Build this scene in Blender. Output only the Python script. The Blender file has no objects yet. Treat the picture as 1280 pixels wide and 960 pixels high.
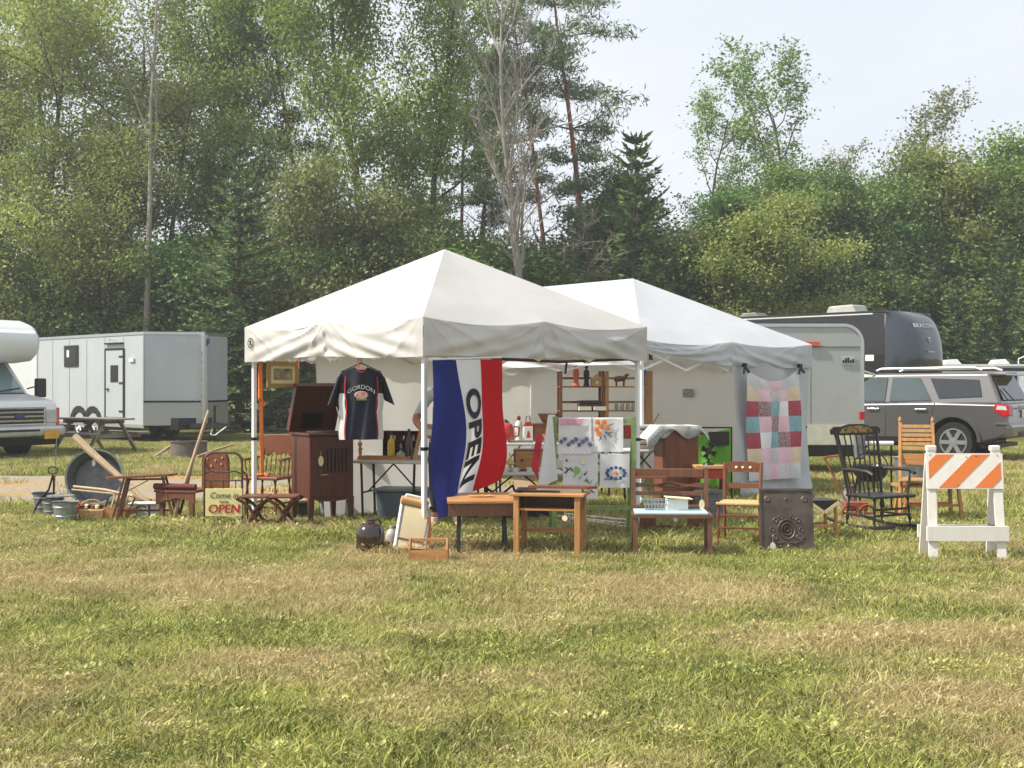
import bpy, bmesh, math, random
import numpy as np
from mathutils import Vector, Matrix, Euler
R = math.radians
scene = bpy.context.scene
COL = scene.collection

# ------------------------------------------------------------ camera, sky, sun, exposure
F = 1600.0 / 1280.0
cam_d = bpy.data.cameras.new("camera"); cam_d.lens = 36 * F; cam_d.sensor_width = 36
cam_d.clip_start = 0.1; cam_d.clip_end = 3000
cam = bpy.data.objects.new("camera", cam_d); COL.objects.link(cam)
cam.location = (0, 0, 1.5); cam.rotation_euler = (R(90), 0, 0)
scene.camera = cam

SUN_EL, SUN_DIR = 47.0, Vector((-0.975, -0.22, 0))          # towards the sun, on the ground plane
w = bpy.data.worlds.new("World"); scene.world = w; w.use_nodes = True
nt = w.node_tree; nt.nodes.clear()
out = nt.nodes.new("ShaderNodeOutputWorld"); bg = nt.nodes.new("ShaderNodeBackground")
sky = nt.nodes.new("ShaderNodeTexSky"); sky.sky_type = 'NISHITA'; sky.sun_disc = False
sky.sun_elevation = R(SUN_EL); sky.sun_rotation = math.atan2(SUN_DIR.x, SUN_DIR.y)
sky.dust_density = 3.0; sky.air_density = 1.0; sky.ozone_density = 1.0
# thin white veil of high haze with a few faint clouds over the blue
tc = nt.nodes.new("ShaderNodeTexCoord"); mp = nt.nodes.new("ShaderNodeMapping")
mp.inputs['Scale'].default_value = (1, 1, 2.2)
no = nt.nodes.new("ShaderNodeTexNoise"); no.inputs['Scale'].default_value = 3.2; no.inputs['Detail'].default_value = 6
no.inputs['Roughness'].default_value = 0.52
rp = nt.nodes.new("ShaderNodeValToRGB"); rp.color_ramp.elements[0].position = 0.42; rp.color_ramp.elements[1].position = 0.75
rp.color_ramp.elements[0].color = (0.78, 0.78, 0.78, 1); rp.color_ramp.elements[1].color = (0.97, 0.97, 0.97, 1)
mx = nt.nodes.new("ShaderNodeMix"); mx.data_type = 'RGBA'
mx.inputs['B'].default_value = (6.35, 6.7, 7.2, 1)
nt.links.new(tc.outputs['Generated'], mp.inputs['Vector']); nt.links.new(mp.outputs['Vector'], no.inputs['Vector'])
nt.links.new(no.outputs['Fac'], rp.inputs['Fac']); nt.links.new(rp.outputs['Color'], mx.inputs['Factor'])
nt.links.new(sky.outputs['Color'], mx.inputs['A']); nt.links.new(mx.outputs['Result'], bg.inputs['Color'])
nt.links.new(bg.outputs['Background'], out.inputs['Surface'])
bg.inputs['Strength'].default_value = 0.058

sd = bpy.data.lights.new("sun", 'SUN'); sd.energy = 2.75; sd.angle = R(1.5); sd.color = (1, 0.94, 0.84)
sun = bpy.data.objects.new("sun", sd); COL.objects.link(sun)
tosun = Vector((SUN_DIR.x, SUN_DIR.y, math.tan(R(SUN_EL)) * SUN_DIR.length))
sun.rotation_euler = tosun.to_track_quat('Z', 'Y').to_euler(); sun.location = (-20, 5, 30)
vs = scene.view_settings
vs.view_transform = 'Standard'; vs.look = 'None'; vs.exposure = 1.43; vs.gamma = 1.0; vs.use_curve_mapping = False
scene.render.engine = 'CYCLES'
scene.cycles.max_bounces = 5; scene.cycles.transparent_max_bounces = 8; scene.cycles.diffuse_bounces = 3
scene.cycles.use_denoising = True

# ------------------------------------------------------------ helpers
def G(px, py):                      # a spot on the ground seen at photograph pixel (px, py)
    d = 2400.0 / (py - 480.0)
    return Vector(((px - 640.0) * d / 1600.0, d, 0.0))
def S(py): return (py - 480.0) / 1.5   # pixels per metre there
def lin(c):
    r = []
    for x in c[:3]:
        x = x / 255.0
        r.append(x / 12.92 if x <= 0.04045 else ((x + 0.055) / 1.055) ** 2.4)
    return (r[0], r[1], r[2], 1.0)

_mats = {}
def material(name, rgb, rough=0.6, metal=0.0, var=0.12, scale=6.0, stretch=(1, 1, 1), rgb2=None, bump=0.0, spec=0.5,
             trans=0.0, coat=0.0, detail=5.0, dirt=0.0):
    """noise-mottled principled material in object coordinates; rgb in 0-255 sRGB base colour"""
    if name in _mats: return _mats[name]
    m = bpy.data.materials.new(name); m.use_nodes = True; _mats[name] = m
    t = m.node_tree; t.nodes.clear()
    o = t.nodes.new("ShaderNodeOutputMaterial"); b = t.nodes.new("ShaderNodeBsdfPrincipled")
    tc = t.nodes.new("ShaderNodeTexCoord"); mp = t.nodes.new("ShaderNodeMapping"); mp.inputs['Scale'].default_value = stretch
    n = t.nodes.new("ShaderNodeTexNoise"); n.inputs['Scale'].default_value = scale; n.inputs['Detail'].default_value = detail
    n.inputs['Roughness'].default_value = 0.6
    t.links.new(tc.outputs['Object'], mp.inputs['Vector']); t.links.new(mp.outputs['Vector'], n.inputs['Vector'])
    rr = t.nodes.new("ShaderNodeValToRGB"); rr.color_ramp.elements[0].position = 0.3; rr.color_ramp.elements[1].position = 0.7
    c = lin(rgb)
    if rgb2: c1, c2 = c, lin(rgb2)
    else:
        c1 = tuple(x * (1 - var) for x in c[:3]) + (1,); c2 = tuple(min(1, x * (1 + var)) for x in c[:3]) + (1,)
    rr.color_ramp.elements[0].color = c1; rr.color_ramp.elements[1].color = c2
    t.links.new(n.outputs['Fac'], rr.inputs['Fac'])
    colout = rr.outputs['Color']
    if dirt:
        n2 = t.nodes.new("ShaderNodeTexNoise"); n2.inputs['Scale'].default_value = 1.7; n2.inputs['Detail'].default_value = 8
        n2.inputs['Roughness'].default_value = 0.7
        t.links.new(tc.outputs['Object'], n2.inputs['Vector'])
        r2 = t.nodes.new("ShaderNodeValToRGB"); r2.color_ramp.elements[0].position = 0.5; r2.color_ramp.elements[1].position = 0.75
        r2.color_ramp.elements[0].color = (0, 0, 0, 1); r2.color_ramp.elements[1].color = (dirt, dirt, dirt, 1)
        t.links.new(n2.outputs['Fac'], r2.inputs['Fac'])
        mx = t.nodes.new("ShaderNodeMix"); mx.data_type = 'RGBA'; mx.inputs['B'].default_value = (0.12, 0.09, 0.06, 1)
        t.links.new(r2.outputs['Color'], mx.inputs['Factor']); t.links.new(colout, mx.inputs['A']); colout = mx.outputs['Result']
    t.links.new(colout, b.inputs['Base Color'])
    b.inputs['Roughness'].default_value = rough; b.inputs['Metallic'].default_value = metal
    b.inputs['Specular IOR Level'].default_value = spec; b.inputs['Coat Weight'].default_value = coat
    if bump:
        bp = t.nodes.new("ShaderNodeBump"); bp.inputs['Strength'].default_value = bump; bp.inputs['Distance'].default_value = 0.02
        t.links.new(n.outputs['Fac'], bp.inputs['Height']); t.links.new(bp.outputs['Normal'], b.inputs['Normal'])
    if trans:
        tr = t.nodes.new("ShaderNodeBsdfTranslucent"); t.links.new(colout, tr.inputs['Color'])
        ms = t.nodes.new("ShaderNodeMixShader"); ms.inputs['Fac'].default_value = trans
        t.links.new(b.outputs['BSDF'], ms.inputs[1]); t.links.new(tr.outputs['BSDF'], ms.inputs[2])
        t.links.new(ms.outputs['Shader'], o.inputs['Surface'])
    else: t.links.new(b.outputs['BSDF'], o.inputs['Surface'])
    return m
def wood(name, dark, light, rough=0.5, axis='z', scale=5.0):
    st = {'z': (9, 9, 0.8), 'x': (0.8, 9, 9), 'y': (9, 0.8, 9)}[axis]
    return material(name, dark, rough, 0, rgb2=light, scale=scale, stretch=st, bump=0.12, dirt=0.25)

class MB:
    """collects boxes, bars, tubes and sheets, and links them as ONE mesh"""
    def __init__(s): s.v = []; s.f = []
    def add(s, vs, fs):
        o = len(s.v); s.v += [tuple(p) for p in vs]; s.f += [tuple(i + o for i in f) for f in fs]; return s
    def box(s, c, size, rot=None):
        x, y, z = [q / 2 for q in size]; c = Vector(c)
        M = Euler(rot).to_matrix() if rot else Matrix.Identity(3)
        vs = [c + M @ Vector((a * x, b * y, d * z)) for d in (-1, 1) for a, b in ((-1, -1), (1, -1), (1, 1), (-1, 1))]
        return s.add(vs, [(3, 2, 1, 0), (4, 5, 6, 7), (0, 1, 5, 4), (1, 2, 6, 5), (2, 3, 7, 6), (3, 0, 4, 7)])
    def lo(s, x0, x1, y0, y1, z0, z1): return s.box(((x0+x1)/2, (y0+y1)/2, (z0+z1)/2), (abs(x1-x0), abs(y1-y0), abs(z1-z0)))
    def bar(s, p0, p1, w, h=None, up=(0, 0, 1), w2=None, h2=None):
        h = h or w; w2 = w2 or w; h2 = h2 or (w2 if w2 != w and h == w else h)
        p0, p1 = Vector(p0), Vector(p1); d = (p1 - p0).normalized(); u = Vector(up)
        if abs(d.dot(u)) > 0.97: u = Vector((0, 1, 0))
        a = d.cross(u).normalized(); b = a.cross(d).normalized()
        vs = [p0 + a*i*w/2 + b*j*h/2 for i, j in ((-1,-1),(1,-1),(1,1),(-1,1))] + [p1 + a*i*w2/2 + b*j*h2/2 for i, j in ((-1,-1),(1,-1),(1,1),(-1,1))]
        return s.add(vs, [(0,1,2,3), (7,6,5,4), (4,5,1,0), (5,6,2,1), (6,7,3,2), (7,4,0,3)])
    def tube(s, pts, r, n=8, cap=True, closed=False):
        pts = [Vector(p) for p in pts]; k = len(pts)
        rs = list(r) if hasattr(r, '__len__') else [r] * k
        vs = []; ref = None
        for i, p in enumerate(pts):
            q0 = pts[(i-1) % k] if (i > 0 or closed) else p; q1 = pts[(i+1) % k] if (i < k-1 or closed) else p
            d = (q1 - q0).normalized()
            if ref is None:
                ref = Vector((0, 0, 1)) if abs(d.z) < 0.9 else Vector((1, 0, 0))
            a = (ref - d * ref.dot(d)).normalized(); ref = a; b = d.cross(a)
            for j in range(n):
                t = 2 * math.pi * j / n; vs.append(p + (a * math.cos(t) + b * math.sin(t)) * rs[i])
        fs = []
        for i in range(k if closed else k-1):
            i2 = (i + 1) % k
            for j in range(n): fs.append((i*n+j, i*n+(j+1) % n, i2*n+(j+1) % n, i2*n+j))
        if cap and not closed: fs += [tuple(range(n-1, -1, -1)), tuple(range((k-1)*n, k*n))]
        return s.add(vs, fs)
    def lathe(s, prof, c=(0, 0, 0), n=16, axis='z', cap=True):
        c = Vector(c); vs = []; k = len(prof)
        for r, h in prof:
            for j in range(n):
                t = 2 * math.pi * j / n; a, b = r * math.cos(t), r * math.sin(t)
                vs.append(c + Vector({'z': (a, b, h), 'y': (a, h, -b), 'x': (h, a, b)}[axis]))
        fs = [(i*n+j, i*n+(j+1) % n, (i+1)*n+(j+1) % n, (i+1)*n+j) for i in range(k-1) for j in range(n)]
        if cap: fs += [tuple(range(n-1, -1, -1)), tuple(range((k-1)*n, k*n))]
        return s.add(vs, fs)
    def prism(s, poly, a0, a1, plane='xz'):
        """polygon in a plane, extruded from a0 to a1 along the third axis"""
        def mk(p, a): return {'xz': (p[0], a, p[1]), 'xy': (p[0], p[1], a), 'yz': (a, p[0], p[1])}[plane]
        n = len(poly); vs = [mk(p, a0) for p in poly] + [mk(p, a1) for p in poly]
        return s.add(vs, [tuple(range(n)), tuple(range(2*n-1, n-1, -1))] + [(i, n+i, n+(i+1) % n, (i+1) % n) for i in range(n)])
    def grid(s, fn, nu, nv):
        vs = [fn(i / nu, j / nv) for j in range(nv+1) for i in range(nu+1)]
        return s.add(vs, [(j*(nu+1)+i, j*(nu+1)+i+1, (j+1)*(nu+1)+i+1, (j+1)*(nu+1)+i) for j in range(nv) for i in range(nu)])
    def xf(s, M):
        s.v = [tuple(M @ Vector(p)) for p in s.v]; return s
    def mesh(s, name, mat=None, smooth=False, recalc=True):
        me = bpy.data.meshes.new(name); me.from_pydata(s.v, [], s.f)
        if recalc:
            bm = bmesh.new(); bm.from_mesh(me); bmesh.ops.recalc_face_normals(bm, faces=bm.faces); bm.to_mesh(me); bm.free()
        if smooth:
            me.shade_smooth(); me.set_sharp_from_angle(angle=R(38))
        if mat: me.materials.append(mat)
        me.update(); return me
    def build(s, name, mat, parent=None, smooth=False, bevel=0.0, solid=0.0, recalc=True, seg=2):
        me = s.mesh(name, mat, smooth, recalc)
        return place(me, name, parent, bevel, solid, seg)
def place(me, name, parent=None, bevel=0.0, solid=0.0, seg=2):
    o = bpy.data.objects.new(name, me); COL.objects.link(o); o.parent = parent
    if solid:
        q = o.modifiers.new('thickness', 'SOLIDIFY'); q.thickness = solid; q.offset = 0
    if bevel:
        q = o.modifiers.new('edge', 'BEVEL'); q.width = bevel; q.segments = seg; q.limit_method = 'ANGLE'; q.angle_limit = R(35)
        if seg > 1: q.harden_normals = True; me.shade_smooth(); me.set_sharp_from_angle(angle=R(38))
    return o
def tag(o, label=None, cat=None, group=None, kind=None):
    if label: o['label'] = label
    if cat: o['category'] = cat
    if group: o['group'] = group
    if kind: o['kind'] = kind
    return o
def thing(name, label, cat, loc=(0, 0, 0), rz=0.0, group=None):
    o = bpy.data.objects.new(name, None); COL.objects.link(o); o.empty_display_size = 0.1
    o.location = loc; o.rotation_euler = (0, 0, R(rz)); return tag(o, label, cat, group)
def copy_tree(o, parent=None):
    c = o.copy(); COL.objects.link(c); c.parent = parent
    for ch in o.children: copy_tree(ch, c)
    return c
def text_mb(body, size, shear=0.0, extrude=0.0, cuts=0, bold=0.0):
    """lettering as mesh data in the x-z plane, centred"""
    cu = bpy.data.curves.new("lettering", 'FONT'); cu.body = body; cu.size = size; cu.align_x = 'CENTER'; cu.align_y = 'CENTER'
    cu.shear = shear; cu.extrude = extrude; cu.offset = bold; cu.resolution_u = 4
    ob = bpy.data.objects.new("lettering", cu); COL.objects.link(ob)
    dg = bpy.context.evaluated_depsgraph_get(); me = bpy.data.meshes.new_from_object(ob.evaluated_get(dg))
    bpy.data.objects.remove(ob); bpy.data.curves.remove(cu)
    if cuts:
        bm = bmesh.new(); bm.from_mesh(me)
        xs = [v.co.x for v in bm.verts]; ys = [v.co.y for v in bm.verts]
        for ax, (a, b) in ((0, (min(xs), max(xs))), (1, (min(ys), max(ys)))):
            k = max(2, int((b - a) / cuts))
            for i in range(1, k):
                co = [0, 0, 0]; co[ax] = a + (b - a) * i / k; no_ = [0, 0, 0]; no_[ax] = 1
                bmesh.ops.bisect_plane(bm, geom=bm.verts[:] + bm.edges[:] + bm.faces[:], plane_co=co, plane_no=no_)
        bm.to_mesh(me); bm.free()
    mb = MB(); mb.v = [(v.co.x, v.co.z, v.co.y) for v in me.vertices]; mb.f = [tuple(p.vertices) for p in me.polygons]
    bpy.data.meshes.remove(me); return mb
rnd = random.Random(7)

# ------------------------------------------------------------ palette
M = dict(
    canvas=material('tent_canvas', (202, 200, 197), 0.65, var=0.04, scale=3, bump=0.05, trans=0.28, spec=0.25),
    canvas2=material('tent_canvas_cool', (199, 202, 207), 0.6, var=0.04, scale=3, bump=0.05, trans=0.28, spec=0.3),
    sidewall=material('tent_sidewall', (224, 222, 216), 0.7, var=0.03, scale=2, bump=0.05, trans=0.40, spec=0.2),
    white_metal=material('white_powder_coat', (226, 226, 222), 0.4, var=0.04),
    dark_metal=material('dark_steel', (38, 36, 35), 0.45, 0.6, var=0.2),
    black=material('black_plastic', (16, 16, 17), 0.45, var=0.15),
    rubber=material('rubber', (22, 22, 22), 0.85, var=0.2, scale=20),
    chrome=material('chrome', (210, 212, 214), 0.15, 1.0, var=0.03),
    galv=material('galvanised_steel', (138, 144, 146), 0.45, 0.75, rgb2=(176, 182, 182), scale=14, bump=0.05),
    galv_dull=material('dull_zinc', (104, 106, 108), 0.6, 0.5, rgb2=(140, 142, 144), scale=8, dirt=0.3),
    aluminium=material('aluminium', (196, 198, 200), 0.35, 0.9, var=0.05),
    mahogany=wood('mahogany', (66, 32, 24), (92, 46, 34), 0.35),
    walnut=wood('walnut', (88, 56, 40), (118, 78, 56), 0.45),
    redwood=wood('red_brown_wood', (96, 54, 34), (128, 76, 48), 0.45),
    oak=wood('golden_oak', (154, 106, 60), (188, 138, 84), 0.45),
    oak_x=wood('golden_oak_x', (154, 106, 60), (190, 140, 88), 0.45, 'x'),
    pine=wood('pale_pine', (176, 128, 78), (204, 160, 108), 0.5),
    oldwood=wood('weathered_wood', (128, 116, 100), (160, 148, 130), 0.8),
    oldwood_x=wood('weathered_wood_x', (112, 108, 100), (150, 146, 138), 0.8, 'x'),
    handle=wood('tool_handle', (150, 126, 96), (188, 166, 134), 0.7),
    ebony=material('black_paint_worn', (22, 19, 18), 0.4, rgb2=(44, 36, 32), scale=25),
    greenpaint=material('green_paint', (104, 132, 74), 0.55, rgb2=(134, 158, 98), scale=9, dirt=0.2),
    paper=material('cream_paper', (226, 208, 168), 0.8, var=0.05),
    whitecloth=material('white_cloth', (226, 226, 226), 0.85, var=0.03, scale=12, trans=0.2, spec=0.1),
    glass=material('dark_glass', (12, 15, 17), 0.15, 0, var=0.1, spec=0.3),
    tin=material('tin_white', (206, 206, 200), 0.5, var=0.08),
)
# ------------------------------------------------------------ ground, track, grass
def turf_mask(t, scale=1.0):
    """world-space mask of worn dry turf, shared by the soil and the blades; returns an output socket 0..1"""
    g = t.nodes.new("ShaderNodeNewGeometry")
    n1 = t.nodes.new("ShaderNodeTexNoise"); n1.inputs['Scale'].default_value = 0.6; n1.inputs['Detail'].default_value = 7
    n1.inputs['Roughness'].default_value = 0.62
    t.links.new(g.outputs['Position'], n1.inputs['Vector'])
    # a trampled strip crossing in front of the tents
    sp = t.nodes.new("ShaderNodeSeparateXYZ"); t.links.new(g.outputs['Position'], sp.inputs['Vector'])
    def ell(cx, cy, rx, ry):
        a = t.nodes.new("ShaderNodeMath"); a.operation = 'SUBTRACT'; a.inputs[1].default_value = cx; t.links.new(sp.outputs['X'], a.inputs[0])
        b = t.nodes.new("ShaderNodeMath"); b.operation = 'DIVIDE'; b.inputs[1].default_value = rx; t.links.new(a.outputs[0], b.inputs[0])
        c = t.nodes.new("ShaderNodeMath"); c.operation = 'SUBTRACT'; c.inputs[1].default_value = cy; t.links.new(sp.outputs['Y'], c.inputs[0])
        d = t.nodes.new("ShaderNodeMath"); d.operation = 'DIVIDE'; d.inputs[1].default_value = ry; t.links.new(c.outputs[0], d.inputs[0])
        e = t.nodes.new("ShaderNodeCombineXYZ"); t.links.new(b.outputs[0], e.inputs[0]); t.links.new(d.outputs[0], e.inputs[1])
        f = t.nodes.new("ShaderNodeVectorMath"); f.operation = 'LENGTH'; t.links.new(e.outputs[0], f.inputs[0])
        h = t.nodes.new("ShaderNodeMapRange"); h.inputs['From Min'].default_value = 1.0; h.inputs['From Max'].default_value = 0.25
        h.inputs['To Min'].default_value = 0; h.inputs['To Max'].default_value = 1.0
        t.links.new(f.outputs['Value'], h.inputs['Value']); return h.outputs['Result']
    tot = None
    for e in ((-2.1, 9.6, 3.2, 1.5), (0.6, 9.2, 1.8, 1.2), (-0.6, 11.2, 1.4, 0.8), (2.4, 7.6, 1.6, 0.7), (-1.4, 6.9, 0.8, 0.4), (1.9, 6.1, 0.9, 0.5)):
        s_ = ell(*e)
        if tot is None: tot = s_
        else:
            q = t.nodes.new("ShaderNodeMath"); q.operation = 'MAXIMUM'; t.links.new(tot, q.inputs[0]); t.links.new(s_, q.inputs[1]); tot = q.outputs[0]
    m1 = t.nodes.new("ShaderNodeMath"); m1.operation = 'MULTIPLY_ADD'; m1.inputs[1].default_value = 0.17
    t.links.new(tot, m1.inputs[0]); t.links.new(n1.outputs['Fac'], m1.inputs[2])
    mr = t.nodes.new("ShaderNodeMapRange"); mr.inputs['From Min'].default_value = 0.43; mr.inputs['From Max'].default_value = 0.88
    t.links.new(m1.outputs[0], mr.inputs['Value'])
    return mr.outputs['Result'], g
def turf_material(name, green1, green2, dry1, dry2, blade):
    m = bpy.data.materials.new(name); m.use_nodes = True; t = m.node_tree; t.nodes.clear()
    o = t.nodes.new("ShaderNodeOutputMaterial"); b = t.nodes.new("ShaderNodeBsdfPrincipled")
    dry, g = turf_mask(t)
    n = t.nodes.new("ShaderNodeTexNoise"); n.inputs['Scale'].default_value = 1.6 if blade else 14; n.inputs['Detail'].default_value = 4
    t.links.new(g.outputs['Position'], n.inputs['Vector'])
    if blade:       # every blade its own tone
        ad = t.nodes.new("ShaderNodeMath"); ad.operation = 'MULTIPLY_ADD'; ad.inputs[1].default_value = 0.75
        t.links.new(g.outputs['Random Per Island'], ad.inputs[0])
        sb = t.nodes.new("ShaderNodeMath"); sb.operation = 'SUBTRACT'; sb.inputs[1].default_value = 0.36
        t.links.new(n.outputs['Fac'], sb.inputs[0]); t.links.new(sb.outputs[0], ad.inputs[2]); fac = ad.outputs[0]
    else: fac = n.outputs['Fac']
    def ramp(a, c):
        r = t.nodes.new("ShaderNodeValToRGB"); r.color_ramp.elements[0].position = 0.25; r.color_ramp.elements[1].position = 0.75
        r.color_ramp.elements[0].color = lin(a); r.color_ramp.elements[1].color = lin(c); t.links.new(fac, r.inputs['Fac']); return r.outputs['Color']
    mx = t.nodes.new("ShaderNodeMix"); mx.data_type = 'RGBA'
    t.links.new(ramp(green1, green2), mx.inputs['A']); t.links.new(ramp(dry1, dry2), mx.inputs['B'])
    if blade:       # a blade is dry or it is not: mask against the blade's own number
        rr = t.nodes.new("ShaderNodeTexWhiteNoise"); rr.noise_dimensions = '1D'; t.links.new(g.outputs['Random Per Island'], rr.inputs['W'])
        ss = t.nodes.new("ShaderNodeMath"); ss.operation = 'MULTIPLY_ADD'; ss.inputs[1].default_value = 0.55; t.links.new(rr.outputs['Value'], ss.inputs[0])
        ss.inputs[2].default_value = -0.04
        sub = t.nodes.new("ShaderNodeMath"); sub.operation = 'SUBTRACT'; t.links.new(dry, sub.inputs[0]); t.links.new(ss.outputs[0], sub.inputs[1])
        mm = t.nodes.new("ShaderNodeMapRange"); mm.inputs['From Min'].default_value = -0.15; mm.inputs['From Max'].default_value = 0.15
        t.links.new(sub.outputs[0], mm.inputs['Value']); t.links.new(mm.outputs['Result'], mx.inputs['Factor'])
    else: t.links.new(dry, mx.inputs['Factor'])
    t.links.new(mx.outputs['Result'], b.inputs['Base Color']); b.inputs['Roughness'].default_value = 0.55 if blade else 0.95
    b.inputs['Specular IOR Level'].default_value = 0.35 if blade else 0.1
    if blade:
        tr = t.nodes.new("ShaderNodeBsdfTranslucent"); t.links.new(mx.outputs['Result'], tr.inputs['Color'])
        ms = t.nodes.new("ShaderNodeMixShader"); ms.inputs['Fac'].default_value = 0.35
        t.links.new(b.outputs['BSDF'], ms.inputs[1]); t.links.new(tr.outputs['BSDF'], ms.inputs[2]); t.links.new(ms.outputs['Shader'], o.inputs['Surface'])
    else:
        bp = t.nodes.new("ShaderNodeBump"); bp.inputs['Strength'].default_value = 0.6; bp.inputs['Distance'].default_value = 0.03
        t.links.new(n.outputs['Fac'], bp.inputs['Height']); t.links.new(bp.outputs['Normal'], b.inputs['Normal'])
        t.links.new(b.outputs['BSDF'], o.inputs['Surface'])
    return m
M['soil'] = turf_material('turf_soil', (56, 60, 28), (100, 102, 50), (116, 104, 70), (150, 136, 98), False)
M['blade'] = turf_material('grass_blades', (72, 90, 34), (188, 190, 104), (158, 142, 96), (204, 188, 140), True)

mb = MB(); mb.grid(lambda u, v: (-380 + 760*u, -60 + 480*v, 0), 8, 8)
tag(mb.build('ground', M['soil']), 'mown grass field with worn dry patches', 'ground', kind='structure')

# gravel track crossing behind the stall, a thin sheet with ragged edges
def track_material():
    m = bpy.data.materials.new('track_dirt'); m.use_nodes = True; t = m.node_tree; t.nodes.clear()
    o = t.nodes.new("ShaderNodeOutputMaterial"); b = t.nodes.new("ShaderNodeBsdfPrincipled"); g = t.nodes.new("ShaderNodeNewGeometry")
    mp = t.nodes.new("ShaderNodeMapping"); mp.inputs['Scale'].default_value = (0.25, 1.0, 1); t.links.new(g.outputs['Position'], mp.inputs['Vector'])
    n = t.nodes.new("ShaderNodeTexNoise"); n.inputs['Scale'].default_value = 0.9; n.inputs['Detail'].default_value = 4; t.links.new(mp.outputs['Vector'], n.inputs['Vector'])
    r = t.nodes.new("ShaderNodeValToRGB"); cr = r.color_ramp
    cr.elements[0].position = 0.40; cr.elements[0].color = lin((150, 142, 126)); cr.elements[1].position = 0.60; cr.elements[1].color = lin((168, 134, 88))
    t.links.new(n.outputs['Fac'], r.inputs['Fac'])
    v = t.nodes.new("ShaderNodeTexVoronoi"); v.inputs['Scale'].default_value = 22; t.links.new(g.outputs['Position'], v.inputs['Vector'])
    mx = t.nodes.new("ShaderNodeMix"); mx.data_type = 'RGBA'; mx.blend_type = 'MULTIPLY'; mx.inputs['Factor'].default_value = 0.35
    t.links.new(r.outputs['Color'], mx.inputs['A']); t.links.new(v.outputs['Color'], mx.inputs['B'])
    t.links.new(mx.outputs['Result'], b.inputs['Base Color']); b.inputs['Roughness'].default_value = 0.95
    bp = t.nodes.new("ShaderNodeBump"); bp.inputs['Strength'].default_value = 0.5; bp.inputs['Distance'].default_value = 0.03
    t.links.new(v.outputs['Distance'], bp.inputs['Height']); t.links.new(bp.outputs['Normal'], b.inputs['Normal'])
    t.links.new(b.outputs['BSDF'], o.inputs['Surface']); return m
rg = np.random.default_rng(5)
def ragged(n, amp, seed):
    r = np.random.default_rng(seed); x = np.arange(n); y = np.zeros(n)
    for k, a in ((3, 1), (7, .6), (17, .4), (41, .25)): y += a * np.sin(x / n * 2*math.pi*k + r.uniform(0, 6.28))
    return y * amp
N = 160; e0 = ragged(N, 0.18, 1); e1 = ragged(N, 0.22, 2)
mb = MB(); vs = []; fs = []
for i in range(N):
    x = -34 + 64 * i / (N-1); bend = 0.012 * (x + 5) ** 2 if x > -5 else 0.0
    near, far = 16.3 + bend + e0[i], 20.8 + bend * 1.0 + e1[i]
    for k in range(5): vs.append((x, near + (far - near) * k / 4, 0.004 + (0.003 if 0 < k < 4 else 0)))
for i in range(N-1):
    for k in range(4): fs.append((i*5+k, i*5+k+1, (i+1)*5+k+1, (i+1)*5+k))
mb.add(vs, fs); tag(mb.build('track', track_material(), smooth=True), 'dirt and gravel track behind the stall', 'track', kind='structure')

# grass: small tufts scattered by geometry nodes
proto_col = bpy.data.collections.new("tufts")
def tuft(seed, nb, rad, h0, h1, wd, lean):
    r = np.random.default_rng(seed); mb = MB()
    for i in range(nb):
        a = r.uniform(0, 6.283); q = rad * math.sqrt(r.uniform(0, 1)); x, y = q*math.cos(a), q*math.sin(a)
        h = r.uniform(h0, h1); yaw = r.uniform(0, 6.283); ln = r.uniform(0.15, lean) * h; la = r.uniform(0, 6.283)
        dx, dy = math.cos(yaw)*wd/2*r.uniform(.7, 1.4), math.sin(yaw)*wd/2
        lx, ly = math.cos(la)*ln, math.sin(la)*ln
        mb.add([(x-dx, y-dy, -0.004), (x+dx, y+dy, -0.004), (x+lx*.35+dx*.8, y+ly*.35+dy*.8, h*.6), (x+lx*.35-dx*.8, y+ly*.35-dy*.8, h*.6), (x+lx, y+ly, h)],
               [(0, 1, 2, 3), (3, 2, 4)])
    return mb
def leafy(seed, nb):          # clover and plantain
    r = np.random.default_rng(seed); mb = MB()
    for i in range(nb):
        a = r.uniform(0, 6.283); q = r.uniform(0, .1); c = Vector((q*math.cos(a), q*math.sin(a), r.uniform(.012, .04)))
        d = Vector((math.cos(a+r.uniform(-1, 1)), math.sin(a+r.uniform(-1, 1)), r.uniform(.1, .7))).normalized(); L = r.uniform(.008, .02); sd_ = d.cross(Vector((0, 0, 1))).normalized()*L*.32
        mb.add([c, c+d*L*.5+sd_, c+d*L, c+d*L*.5-sd_], [(0, 1, 2, 3)])
    return mb
def add_protos(col, specs):
    for i, mbx in enumerate(specs):
        me = mbx.mesh('tuft', M['blade'], recalc=False); col.objects.link(bpy.data.objects.new('tuft', me))
near_col = bpy.data.collections.new("near_tufts"); far_col = bpy.data.collections.new("far_tufts")
add_protos(near_col, [tuft(i, 80, .11, .012, .042, .0044, 1.9) for i in range(5)] + [tuft(20+i, 70, .12, .012, .045, .0040, 2.4) for i in range(3)] + [tuft(30, 40, .09, .025, .065, .005, 1.4), leafy(3, 60)])
add_protos(far_col, [tuft(40+i, 60, .20, .03, .08, .008, 1.2) for i in range(4)] + [leafy(9, 60)])
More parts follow.
